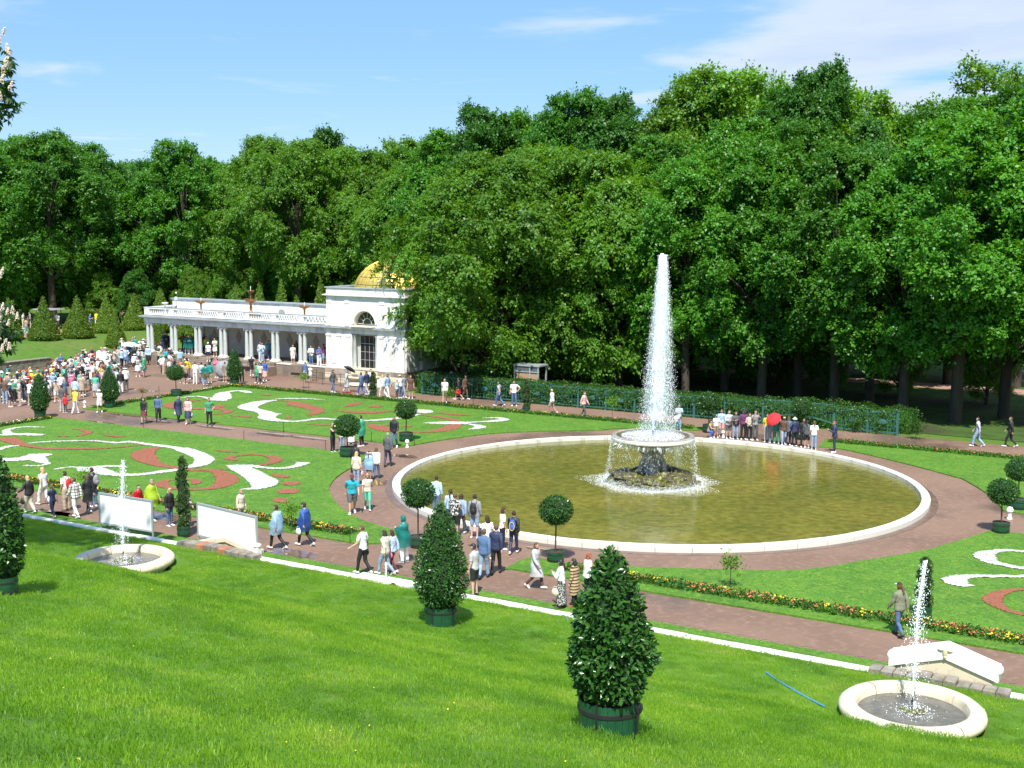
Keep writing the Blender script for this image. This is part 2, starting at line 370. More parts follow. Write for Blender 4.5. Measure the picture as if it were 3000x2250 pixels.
        for i in range(n): fs.append((L, 1 + (m - 2) * n + i, 1 + (m - 2) * n + (i + 1) % n))
        s.add(vs, fs)
    def mesh(s, name, mats=None, smooth=False):
        me = bpy.data.meshes.new(name); me.from_pydata(s.v, [], s.f)
        if mats is not None:
            for q in (mats if isinstance(mats, (list, tuple)) else [mats]): me.materials.append(q)
        if s.cm or any(s.m): me.polygons.foreach_set('material_index', s.m)
        if smooth:
            me.shade_smooth()
            try: me.set_sharp_from_angle(angle=math.radians(42))
            except Exception: pass
        me.update(); return me
    def build(s, name, m, parent=None, smooth=False, loc=None): return link(name, s.mesh(name, m, smooth), None, parent, loc)
def np_mesh(name, V, Q, mats, midx=None, smooth=False):
    """V (n,3), Q (k,4) or (k,3) arrays"""
    me = bpy.data.meshes.new(name); V = np.asarray(V, np.float32); Q = np.asarray(Q, np.int32); k, w = Q.shape
    me.vertices.add(len(V)); me.vertices.foreach_set('co', V.ravel())
    me.loops.add(k * w); me.loops.foreach_set('vertex_index', Q.ravel())
    me.polygons.add(k); me.polygons.foreach_set('loop_start', np.arange(0, k * w, w, dtype=np.int32)); me.polygons.foreach_set('loop_total', np.full(k, w, np.int32))
    for q in (mats if isinstance(mats, (list, tuple)) else [mats]): me.materials.append(q)
    if midx is not None: me.polygons.foreach_set('material_index', np.asarray(midx, np.int32))
    if smooth: me.polygons.foreach_set('use_smooth', np.ones(k, bool))
    me.update(calc_edges=True); me.validate(); return me
def norm(a): return a / (np.linalg.norm(a, axis=-1, keepdims=True) + 1e-9)
def cards(Pn, T, Nn, L, Wd, fold=.25):
    """diamond leaves: base at Pn, along T, facing Nn; lengths L, widths Wd -> verts, quads (folded on the midrib as two triangles would be)"""
    T = norm(T); B = norm(np.cross(Nn, T)); Nn = norm(np.cross(T, B)); L = L[:, None]; Wd = Wd[:, None]
    a = Pn; b = Pn + T * L * .45 + B * Wd * .5 + Nn * Wd * fold; c = Pn + T * L - Nn * L * .08; d = Pn + T * L * .45 - B * Wd * .5 + Nn * Wd * fold
    V = np.stack([a, b, c, d], 1).reshape(-1, 3); Q = np.arange(len(V)).reshape(-1, 4); return V, Q
def rnd_unit(rng, n): return norm(rng.normal(size=(n, 3)))

# frame of the palace garden: local x along u, y along v
def garden(name, label, cat, u=0, v=0, z=0, group=None): return thing(name, label, cat, P(u, v, z), TH, group)

# ------------------------------------------------------------------ ground
def grid_mesh(name, us, vs, zf, m):
    V = []; nu, nv = len(us), len(vs)
    for v in vs:
        for u in us:
            a = xy(u, v); V.append((a[0], a[1], zf(u, v)))
    i = np.arange(nu * nv).reshape(nv, nu)
    Q = np.stack([i[:-1, :-1], i[:-1, 1:], i[1:, 1:], i[1:, :-1]], -1).reshape(-1, 4)
    return link(name, np_mesh(name, V, Q, m, smooth=True))
ARR = np.concatenate([np.arange(-140, -96, 6), np.arange(-96, -84, 1.0), np.arange(-84, 30, 12), [40, 80, 160, 400, 900]])
tag(grid_mesh('ground', np.concatenate([[-1500, -700, -350, -200], ARR, [1500]]), np.array([-900, -300, -60, -30, 0, 30, 60, 68, 74, 78, 82, 90, 110, 160, 260, 500, 1200, 2000]),
              lambda u, v: (Zw(u, v) if v > 60 else 0) - (.03 if v > 33 else 3.0) - (.0), FARLAWN), kind='structure')
us = np.arange(-62, 34.1, .3); vs = np.arange(-8, 35.3, .3)
slope = grid_mesh('grass_slope', us, vs, lambda u, v: slope_z(u, v), SLOPE); tag(slope, kind='structure')
def sheet(name, pts, z, m, thick=0, kind='structure'):
    mb = MB(); poly = [(p[0], p[1]) for p in pts]
    area = sum(poly[i][0] * poly[(i + 1) % len(poly)][1] - poly[(i + 1) % len(poly)][0] * poly[i][1] for i in range(len(poly)))
    if area < 0: poly = poly[::-1]
    if thick: mb.prism(poly, z - thick, z)
    else: mb.add([(x, y, z) for x, y in poly], [tuple(range(len(poly)))])
    me = mb.mesh(name, m); bm = bmesh.new(); bm.from_mesh(me)
    bmesh.ops.triangulate(bm, faces=[f for f in bm.faces if len(f.verts) > 4]); bm.to_mesh(me); bm.free()
    o = link(name, me)
    if kind: o['kind'] = kind
    return o
def UVp(l): return [xy(*a) for a in l]
# all garden paths are one sheet of red gravel; lawns lie on it as raised turf
sheet('gravel_path', UVp([(-88.9, 35.25), (70, 35.25), (70, 76.25), (-54, 76.25), (-54, 79), (-88.9, 81)] + [(-88.9, 60)]), 0.0, GRAVEL)
sheet('plaza_path', UVp([(-88.7, 81), (-84.7, 81), (-84.7, 92), (-88.7, 95)]), .004, GRAVEL_P)
def pathstrip(v0, v1, u0, u1, m, name): sheet(name, UVp([(u0, v0), (u1, v0), (u1, v1), (u0, v1)]), .02, m)
# wood floor with alleys behind the trellis
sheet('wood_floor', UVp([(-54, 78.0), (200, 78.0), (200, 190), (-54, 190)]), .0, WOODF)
for (c0, c1, w) in (((-60, 104), (120, 96), 3.2), ((-10, 90), (60, 92), 3.0)):
    sheet('alley', UVp([(c0[0], c0[1] - w / 2), (c1[0], c1[1] - w / 2), (c1[0], c1[1] + w / 2), (c0[0], c0[1] + w / 2)]), .012 + .004 * (w == 3.0), GRAVEL_P)
# promenade behind the clipped cones in the west
def strip_on(name, pts, w, zf, m, dz=.03):
    mb = MB(); vs_ = []
    for i, p in enumerate(pts):
        a = pts[max(0, i - 1)]; b = pts[min(len(pts) - 1, i + 1)]; d = Vector((b[0] - a[0], b[1] - a[1])).normalized(); n = Vector((-d.y, d.x)) * w / 2
        for s_ in (-1, 1):
            q = (p[0] + n.x * s_, p[1] + n.y * s_); vs_.append((*xy(*q), zf(*q) + dz))
    mb.add(vs_, [(2 * i, 2 * i + 2, 2 * i + 3, 2 * i + 1)[::-1] for i in range(len(pts) - 1)])
    return tag(mb.build(name, m), kind='structure')
strip_on('promenade', [(-103.0, 30 + k * 5) for k in range(22)], 4.6, lambda u, v: Zw(u, v), GRAVEL_P, .025)

def src(o): x0, y0, s = o; return lambda x, y: (x0 + x / s, y0 + y / s)
Z1 = src((0, 1150, 3.687)); Z2 = src((500, 1150, 3.687)); Z3 = src((700, 1100, 2.765)); Z4 = src((2700, 1300, 2.767)); Z5 = src((900, 1150, 2.4578)); Z8 = src((2200, 1050, 2.765)); Z6 = src((1700, 1050, 1.7015)); Z0 = src((0, 850, 3.16)); ZC = src((400, 820, 3.687)); ZT = src((900, 740, 3.606)); ZF_ = src((1200, 1000, 2.765)); Z7 = src((2300, 1500, 2.2114)); ZG = src((0, 820, 4.1475)); ZD = lambda x, y: (x * DS, y * DS)
def g(f, *p): return G(*f(*p))
def smoothpoly(pts, k=3):
    out = []
    n = len(pts)
    for i in range(n - 1):
        p0, p1, p2, p3 = pts[max(0, i - 1)], pts[i], pts[i + 1], pts[min(n - 1, i + 2)]
        for j in range(k):
            t = j / k
            out.append(tuple(.5 * ((2 * p1[q]) + (-p0[q] + p2[q]) * t + (2 * p0[q] - 5 * p1[q] + 4 * p2[q] - p3[q]) * t * t + (-p0[q] + 3 * p1[q] - 3 * p2[q] + p3[q]) * t ** 3) for q in range(len(p1))))
    out.append(tuple(pts[-1])); return out
LT = .06
arc1 = smoothpoly([g(Z2, *p) for p in ((2108, 690), (2060, 760), (1900, 850), (1810, 910), (1750, 970), (1715, 1040), (1740, 1130), (1860, 1270), (2050, 1380))] + [g(Z5, *p) for p in ((480, 955), (620, 1000), (770, 1080))])
L1 = UVp([(-66.2, 38.45), (-66.2, 54.0), (-41.2, 54.0)]) + arc1 + UVp([(-29.2, 38.45)])
sheet('lawn', L1, LT, LAWN, .1)
arc2 = smoothpoly([g(Z5, *p) for p in ((650, 400), (780, 380), (1000, 342), (1300, 302), (1600, 286), (1850, 279), (2100, 275))] + [G(1815, 1257.5), G(1900, 1257), G(2010, 1262)])
L2 = UVp([(-67.4, 57.6), (-67.4, 72.7)] + [(-28.0, 72.7), (-27.4, 71.9)]) + arc2[::-1] + UVp([(-41.0, 57.6)])
sheet('lawn', L2, LT, LAWN, .1)
arc3 = smoothpoly([g(Z8, 545, 722), G(2475, 1319), g(Z8, 1300, 870), g(Z8, 1660, 968)] + [g(Z4, *p) for p in ((330, 290), (500, 390), (610, 480), (660, 548))])
L3 = arc3 + UVp([(-6, 57.6), (45, 57.6), (45, 72.6), (-20.4, 72.6)])
sheet('lawn', L3, LT, LAWN, .1)
arc4 = smoothpoly([G(1478, 1671), G(1551, 1637), G(1640, 1650), G(1847, 1664), G(2052, 1670), G(2346, 1673), G(2523, 1646.5), G(2699, 1617), G(2816, 1585), G(2902, 1557)])
L4 = UVp([(-22.3, 38.45)]) + arc4 + UVp([(-7, 54.0), (45, 54.0), (45, 38.45)])
sheet('lawn', L4, LT, LAWN, .1)
# narrow turf strip along the foot of the slope, north of the kerb
sheet('turf_strip', UVp([(-60, 34.6), (45, 34.6), (45, 35.55), (-60, 35.55)]), .05, LAWN, .1)

# scroll patterns of the parterre: white pebbles and terracotta chips
STK = []
def strokes(f, lists, m, name, dz, lbl=None):
    for L in lists:
        pts = smoothpoly([(*g(f, a, b), w) for a, b, w in L], 6); STK.append((name, np.array(pts)))
def build_strokes():
    """each scroll bed is a bed of loose chips: small uneven cells inside the union of its strokes"""
    cs = .07; occ = {}
    for pri, nm in ((0, 'terracotta_scroll'), (1, 'pebble_scroll')):
        for name, pts in STK:
            if name != nm: continue
            for (x0, y0, w0), (x1, y1, w1_) in zip(pts[:-1], pts[1:]):
                R_ = max(w0, w1_) * .5 * SWID[name] + .02; lx, hx = min(x0, x1) - R_, max(x0, x1) + R_; ly, hy = min(y0, y1) - R_, max(y0, y1) + R_
                gx, gy = np.meshgrid(np.arange(math.floor(lx / cs), math.ceil(hx / cs) + 1), np.arange(math.floor(ly / cs), math.ceil(hy / cs) + 1)); gx = gx.ravel(); gy = gy.ravel()
                px_, py_ = (gx + .5) * cs, (gy + .5) * cs; d = np.array([x1 - x0, y1 - y0]); L2 = max(1e-9, float(d @ d)); t = np.clip(((px_ - x0) * d[0] + (py_ - y0) * d[1]) / L2, 0, 1)
                dist = np.hypot(px_ - x0 - t * d[0], py_ - y0 - t * d[1]); w = (w0 + (w1_ - w0) * t) * .5 * SWID[name] + .02
                for a, b in zip(gx[dist < w], gy[dist < w]): occ[(int(a), int(b))] = nm
    rn = random.Random(2)
    for nm, m in (('terracotta_scroll', TERRA), ('pebble_scroll', PEBBLE)):
        cells = [c for c, v in occ.items() if v == nm]; idx = {}; V = []; Q = []
        base = LT + (.012 if nm[0] == 'p' else .008)
        for (a, b) in cells:
            q = []
            for (i_, j_) in ((a, b), (a + 1, b), (a + 1, b + 1), (a, b + 1)):
                if (i_, j_) not in idx: idx[(i_, j_)] = len(V); V.append((i_ * cs + rn.uniform(-.02, .02), j_ * cs + rn.uniform(-.02, .02), base + rn.uniform(0, .028)))
                q.append(idx[(i_, j_)])
            Q.append(q)
        o = link(nm, np_mesh(nm, V, Q, m)); o['kind'] = 'stuff'; o['label'] = 'white pebble scrolls laid in the parterre lawns' if nm[0] == 'p' else 'terracotta chip scrolls laid in the parterre lawns'
SWID = dict(terracotta_scroll=.52, pebble_scroll=.60)
w1 = [[(470, 390, .25), (350, 385, .45), (220, 388, .45), (120, 405, .6), (70, 425, .7), (90, 455, .9), (170, 465, 1.1), (280, 465, 1.2), (400, 470, 1.0), (485, 468, .15)], [(0, 470, .4), (70, 475, .6), (150, 468, .9)],
      [(-20, 635, .6), (60, 605, .7), (130, 592, .6), (210, 588, .1)],
      [(295, 563, .1), (420, 552, .4), (600, 540, .4), (850, 536, .45), (1050, 539, .5), (1250, 557, .6), (1370, 547, .8), (1480, 555, .6), (1600, 573, .7), (1750, 592, .8), (1900, 612, .9), (2010, 640, 1.5), (2120, 680, 1.6), (2190, 715, 1.6), (2210, 745, 1.7), (2180, 780, 1.5), (2110, 808, 1.1), (2030, 824, .5)], [(1990, 618, .8), (2060, 628, .5), (2118, 632, .1)],
      [(-20, 738, 1.2), (150, 738, 1.5), (270, 728, 1.8), (380, 705, 1.9), (470, 690, 1.4), (546, 690, .2)], [(330, 680, .2), (370, 700, 1.2), (420, 740, 1.4), (480, 770, .7), (520, 780, .5), (470, 800, .4), (380, 808, .3), (270, 803, .2)],
      [(585, 848, .15), (650, 835, .4), (730, 823, .3), (830, 822, .4), (920, 838, 1.1), (1010, 852, 1.8), (1090, 868, 1.7), (1180, 892, 1.2), (1300, 906, .9), (1450, 905, .9), (1600, 893, .85), (1750, 870, .95), (1850, 858, .95), (1915, 853, .8)], [(960, 850, 1.8), (1040, 825, 1.1), (1150, 812, .7), (1270, 812, .6), (1385, 826, .08)]]
w1b = [[(620, 805, .2), (700, 810, 1.1), (800, 812, 1.3), (900, 815, .9), (1000, 826, .6), (1150, 834, .6), (1280, 827, .7), (1370, 806, .8), (1430, 780, 1.0), (1485, 780, .3)], [(1360, 768, .15), (1400, 775, .5), (1440, 785, .6)],
       [(700, 820, 1.2), (760, 840, 1.7), (850, 880, 1.9), (930, 930, 2.0), (1000, 975, 2.3), (1010, 1010, 2.0), (950, 1042, 1.2), (880, 1056, .7), (785, 1060, .2)]]
t1 = [[(-20, 525, .5), (70, 510, 1.8), (130, 535, 1.8), (240, 575, 1.1), (400, 606, .8), (550, 623, .75), (730, 618, .9), (900, 621, .8), (1100, 615, .65), (1300, 603, .5), (1500, 585, .3), (1600, 580, .1)],
      [(625, 487, .2), (680, 484, .7), (735, 487, .3)], [(820, 488, .1), (900, 468, .6), (950, 446, 1.0), (920, 425, .7), (860, 413, .4), (780, 411, .1)], [(1130, 473, .3), (1200, 480, .8), (1280, 488, .8), (1350, 491, .15)],
      [(1730, 608, .15), (1650, 620, 1.2), (1560, 655, 2.2), (1545, 700, 2.4), (1600, 750, 1.9), (1700, 790, 1.3), (1800, 812, .95), (1930, 832, .9), (2080, 850, .9), (2212, 852, .8)], [(1560, 690, 1.8), (1630, 715, 1.2), (1690, 737, .15)]]
t1b = [[(330, 848, .7), (430, 855, .9), (520, 880, 1.2), (590, 920, 1.9), (610, 960, 2.1), (570, 1005, 1.8), (480, 1043, 1.1), (340, 1060, .8), (180, 1063, .7), (60, 1055, .7), (-50, 1035, .9), (-100, 1005, 1.2), (-80, 978, .9), (0, 960, .4), (60, 957, .2)], [(160, 955, .2), (230, 957, .5), (285, 975, .9), (270, 998, .6), (235, 1003, .15)], [(440, 850, .6), (540, 848, .35), (640, 848, .3)],
       [(490, 637, .15), (560, 645, .7), (640, 652, .7), (715, 657, .1)], [(620, 725, .9), (680, 740, .7), (745, 742, .1)], [(630, 720, .9), (710, 697, .5), (850, 684, .45), (980, 690, .5), (1080, 707, .9), (1145, 737, 1.2), (1110, 765, 1.0), (1040, 785, .8), (960, 800, .3)],
       [(1100, 895, .15), (1180, 915, 1.1), (1240, 925, .9), (1285, 925, .2)], [(1265, 1000, .9), (1305, 995, 1.6), (1350, 998, .7)], [(1190, 1100, .2), (1240, 1088, 1.4), (1275, 1080, 1.9), (1297, 1095, 1.0)], [(1165, 1160, .4), (1195, 1180, 1.4), (1235, 1203, .3)]]
w2 = [[(275, 203, .15), (350, 197, .5), (450, 195, .6), (560, 197, .5), (690, 207, .15)],
      [(280, 212, .8), (190, 222, 1.6), (110, 243, 2.2), (70, 267, 2.2), (120, 287, 1.6), (200, 305, 1.6), (240, 330, 2.0), (225, 352, 1.8), (290, 370, 1.3), (380, 380, .9), (480, 380, .7), (580, 368, .8), (650, 359, .9), (760, 365, .6), (900, 371, .5), (1040, 375, .8), (1180, 366, .9), (1290, 355, .9), (1400, 335, .9), (1450, 325, .5)], [(220, 320, 1.2), (290, 322, .9), (345, 323, .1)],
      [(1425, 305, .5), (1470, 298, 2.2), (1510, 305, 1.7), (1540, 312, .2)],
      [(1505, 396, .4), (1600, 394, 1.2), (1720, 394, 1.7), (1810, 393, 1.2), (1900, 388, .5), (2010, 383, .7), (2100, 376, 1.2), (2150, 368, 1.0), (2130, 357, .8), (2080, 352, .6), (1980, 355, .2)], [(1780, 398, 1.0), (1850, 403, .5), (1920, 413, .7), (1955, 427, 1.2), (1920, 438, .8), (1865, 446, .15)]]
w2b = [[(110, 72, .15), (200, 57, .4), (300, 53, .4), (400, 70, .7), (470, 88, 1.3), (545, 80, 2.2), (560, 45, 2.1), (570, 18, 1.5), (620, 5, .9), (700, -6, .8), (790, -4, 1.0), (830, 8, .9), (870, 16, .2)], [(500, 92, .8), (560, 98, .7), (603, 95, .3)]]
t2 = [[(410, 213, .2), (460, 238, 2.4), (550, 260, 2.2), (620, 280, 1.9), (640, 300, 1.5), (600, 320, 1.0), (560, 330, .2)], [(300, 210, .25), (380, 215, .3), (450, 225, .7)], [(380, 352, .3), (395, 350, .9), (412, 342, .3)], [(845, 265, .1), (900, 250, 1.0), (950, 236, 1.6), (985, 232, .4)], [(1070, 262, .5), (1105, 258, 1.6), (1138, 255, .8)],
      [(780, 293, .1), (880, 300, 1.2), (980, 306, 2.0), (1080, 306, 1.9), (1180, 300, .9), (1260, 297, .3)], [(1610, 310, .3), (1680, 318, .9), (1780, 327, .9), (1875, 328, .2)],
      [(1440, 326, .3), (1560, 337, .8), (1670, 355, .9), (1750, 375, 1.0), (1775, 395, .6), (1750, 415, 1.7), (1680, 443, 2.0), (1580, 462, 1.3), (1450, 468, .8), (1320, 465, .8), (1200, 453, 1.4), (1130, 432, 2.0), (1090, 415, 1.3), (1060, 408, .3)], [(1130, 420, 1.2), (1220, 412, .6), (1280, 410, .3)], [(1330, 412, .2), (1370, 420, .9), (1400, 420, .3)], [(560, 404, .2), (700, 411, .5), (840, 414, .2)], [(-10, 337, .5), (40, 340, .9), (95, 344, .2)], [(190, 165, .5), (240, 170, .6)]]
t2b = [[(385, 82, .2), (270, 97, .7), (150, 105, .3)], [(140, 112, .3), (60, 120, 1.3), (10, 145, 2.2), (30, 175, 1.4), (120, 187, .8), (260, 188, .8), (400, 187, .9), (480, 172, 1.6), (530, 155, 1.4), (580, 150, .2)], [(440, 180, 1.0), (560, 195, 1.0), (620, 213, 1.2), (600, 232, .8), (530, 243, .5), (450, 246, .2)], [(640, 258, .3), (720, 264, .9), (800, 271, .9), (870, 277, .2)], [(985, 37, .2), (1030, 38, .9), (1070, 42, .3)]]
w4 = [[(1100, 940, .8), (1000, 905, .7), (830, 890, .4), (700, 880, .5), (600, 886, .6), (530, 903, 1.0), (510, 930, 1.3), (560, 968, .9), (680, 1002, .6), (830, 1025, .6), (950, 1030, .6)], [(418, 1167, .1), (330, 1158, .8), (265, 1130, 1.4), (300, 1105, 1.0), (380, 1092, .6), (550, 1090, .5), (830, 1092, .5), (1100, 1085, .6)]]
t4 = [[(950, 1192, .4), (830, 1196, .3), (700, 1208, .6), (610, 1237, .9), (572, 1280, 1.2), (620, 1330, .8), (700, 1370, .5), (830, 1400, .4)]]
strokes(Z1, w1, PEBBLE, 'pebble_scroll', .03); strokes(Z2, w1b, PEBBLE, 'pebble_scroll', .034); strokes(Z1, t1, TERRA, 'terracotta_scroll', .022); strokes(Z2, t1b, TERRA, 'terracotta_scroll', .026)
strokes(Z3, w2, PEBBLE, 'pebble_scroll', .03); strokes(Z2, w2b, PEBBLE, 'pebble_scroll', .034); strokes(Z3, t2, TERRA, 'terracotta_scroll', .022); strokes(Z2, t2b, TERRA, 'terracotta_scroll', .026)
strokes(Z4, w4, PEBBLE, 'pebble_scroll', .03); strokes(Z4, t4, TERRA, 'terracotta_scroll', .022)
build_strokes()

# ------------------------------------------------------------------ flower borders
def border(name, line, w, seed, palette, dens=1, label=None):
    """low leafy strip with blossoms along a polyline of (x,y)"""
    rng = np.random.default_rng(seed); V = []; Q = []; M = []; off = 0
    for a, b in zip(line[:-1], line[1:]):
        a = np.array(a); b = np.array(b); L = np.linalg.norm(b - a); n = int(L * w * 300 * dens)
        if n < 1: continue
        t = rng.random(n); s = (rng.random(n) - .5) * w; d = (b - a) / L; nn = np.array([-d[1], d[0]])
        p = a + np.outer(t * L, d) + np.outer(s, nn); z = LT + rng.random(n) * .13
        lab = np.floor(t * L / 1.15 + off * 1.7).astype(int)
        T = np.c_[rng.normal(size=(n, 2)), rng.random(n) * 1.6 + .2]; No = np.c_[rng.normal(size=(n, 2)) * .6, np.ones(n)]
        v, q = cards(np.c_[p, z], T, No, .07 + rng.random(n) * .08, .05 + rng.random(n) * .05)
        V.append(v); Q.append(q + sum(len(x) for x in V[:-1])); M.append(np.where(rng.random(n) < .25, 1, 0))
        # blossoms come in patches
        nf = int(n * .34); t = rng.random(nf); s = (rng.random(nf) - .5) * w * .9; p = a + np.outer(t * L, d) + np.outer(s, nn); z = LT + .1 + rng.random(nf) * .09
        patch = np.array([mnoise.noise(Vector((x * .55, y * .55, seed))) for x, y in p]); patch2 = np.array([mnoise.noise(Vector((x * 1.6, y * 1.6, seed + 9))) for x, y in p])
        keep = rng.random(nf) < palette['cover']; p = p[keep]; z = z[keep]; patch = patch[keep]; patch2 = patch2[keep]; k = len(p)
        T = np.c_[rng.normal(size=(k, 2)), rng.random(k) * .5]; No = np.c_[rng.normal(size=(k, 2)) * .35, np.ones(k)]
        mm = np.where(patch2 > .18, 2, np.where(patch > .0, 3, 4)); mm = np.where((patch2 < -.12) & (patch < .1), 0, mm)
        v, q = cards(np.c_[p, z], T, No, .05 + rng.random(k) * .05, .05 + rng.random(k) * .05)
        V.append(v); Q.append(q + sum(len(x) for x in V[:-1])); M.append(mm)
    V = np.concatenate(V); Q = np.concatenate(Q); M = np.concatenate(M)
    o = link(name, np_mesh(name, V, Q, [HEDGE, MAPLE] + palette['mats'], M)); o['kind'] = 'stuff'
    if label: o['label'] = label
    return o
FY = mat('yellow_blossom', (.80, .60, .02), .6); FO = mat('russet_leaf_blossom', (.42, .13, .05), .7); FW = mat('cream_blossom', (.75, .68, .42), .7); FR = mat('coral_blossom', (.58, .17, .07), .7)
palA = dict(mats=[FY, FR, FO], cover=.75); palB = dict(mats=[FY, FW, FO], cover=.6); palC = dict(mats=[FO, FR, FO], cover=.42)
def linuv(a, b, n=14): return [xy(a[0] + (b[0] - a[0]) * i / n, a[1] + (b[1] - a[1]) * i / n) for i in range(n + 1)]
border('flower_border', linuv((-66, 39.55), (-30.4, 39.55), 30), .85, 1, palA, label='yellow and russet flower border on the front edge of the left parterre lawn')
border('flower_border', linuv((-20.6, 39.5), (30, 39.5), 34), .8, 2, palA, label='yellow and russet flower border on the front edge of the right parterre lawn')
border('flower_border', linuv((-65.7, 39.6), (-65.7, 53.6), 12), .6, 3, palB, 1.2, label='cream flower border at the west end of the front parterre lawn')
border('flower_border', linuv((-66.9, 58.0), (-66.9, 72.2), 12), .6, 4, palB, 1.2, label='cream flower border at the west end of the rear parterre lawn')
border('flower_border', linuv((-66.6, 71.9), (-28.6, 71.9), 30), .85, 5, dict(mats=[FY, FO, FR], cover=.3), label='leafy flower border along the trellis side of the rear parterre lawn')
border('flower_border', linuv((-20, 71.8), (20, 71.8), 30), .8, 6, palC, label='sparse red flower border on the far edge of the right rear lawn')

# ------------------------------------------------------------------ marble kerb at the foot of the slope
kerb = garden('marble_kerb', 'low white marble kerb running along the foot of the grass slope', 'kerb', -20, 34.3, 0)
rk = random.Random(4)
def kerb_run(u0, u1, n):
    w = (u1 - u0) / n
    for i in range(n):
        a, b = u0 + i * w, u0 + (i + 1) * w; mb = MB(); h = .24 + rk.uniform(-.012, .012); j = rk.uniform(-.012, .012)
        mb.prism_y([(0, 0)] * 0 or [(0, 0)], 0, 0) if False else None
        prof = [(-.17, -.1), (.17, -.1), (.17, h - .05), (.12, h), (-.12, h), (-.17, h - .05)]
        vs_ = []
        for x in (a + .008, b - .008):
            for (y, z) in prof: vs_.append((x + 20, y + j, z))
        n6 = 6
        mb.add(vs_, [tuple(range(5, -1, -1)), tuple(range(6, 12))] + [(k, (k + 1) % 6, 6 + (k + 1) % 6, 6 + k) for k in range(6)])
        mb.build('kerb_stone', MARBLE, kerb)
kerb_run(-60, -34.4, 18); kerb_run(-30.9, -26.2, 3); kerb_run(-23.6, -8.05, 11); kerb_run(-4.4, 20, 17)
# the little jet niche that widens the kerb, with its spout
nich = garden('kerb_fountain', 'small white marble fountain block let into the kerb with a thin low jet', 'fountain', -24.9, 34.25, 0)
mb = MB(); mb.box(-1.25, 1.15, -.26, .26, -.1, .34, .06); mb.build('block', MARBLE, nich)
mb = MB(); mb.lathe([(.0, .0), (.14, .0), (.13, .05), (0, .05)], 12, close=False); o = mb.build('grate', IRON, nich, loc=(.45, -.262, .18)); o.rotation_euler = (math.pi / 2, 0, 0)
def droplets(n, pf, smin, smax, seed, stretch=1.6):
    """n small octahedral drops; pf(rng) -> positions array (n,3)"""
    rng = np.random.default_rng(seed); p = pf(rng, n); n = len(p)
    s = smin + (smax - smin) * rng.random(n) ** 2.2
    base = np.array([(1, 0, 0), (0, 1, 0), (-1, 0, 0), (0, -1, 0), (0, 0, stretch), (0, 0, -stretch)], float)
    tri = np.array([(0, 1, 4), (1, 2, 4), (2, 3, 4), (3, 0, 4), (1, 0, 5), (2, 1, 5), (3, 2, 5), (0, 3, 5)])
    V = (p[:, None, :] + base[None] * s[:, None, None]).reshape(-1, 3)
    Q = (tri[None] + (np.arange(n) * 6)[:, None, None]).reshape(-1, 3); return V, Q
def jet(parent, x, y, z0, h, r0, r1, seed, drops, spread, lean=0):
    rng = random.Random(seed); mb = MB(); pts = []; rad = []
    n = 22
    for i in range(n + 1):
        t = i / n; k = .012 * h * t * math.sin(t * 9 + seed); pts.append((x + lean * t * t + k, y + k * .4, z0 + h * t)); rad.append((r0 + (r1 - r0) * t ** 1.5) * (1 - .65 * max(0, t - .88) / .12) * rng.uniform(.8, 1.25))
    mb.tube(pts, rad, 9); mb.build('water_column', FOAM, parent, smooth=True)
    def pf(rn, k):
        t = rn.random(k) ** .9; sp = spread * (1 - t) ** .8 * .9 + r1 * 1.3 + .02
        a = rn.random(k) * 6.283; rr = np.abs(rn.normal(size=k)) * .5 * sp
        return np.c_[x + lean * t * t + np.cos(a) * rr, y + np.sin(a) * rr, z0 + h * t]
    V, Q = droplets(drops, pf, .004, .016, seed); o = link('spray', np_mesh('spray', V, Q, FOAM), None, parent); o['kind'] = 'stuff'
jet(nich, -.05, 0, .3, .62, .012, .035, 3, 120, .12)

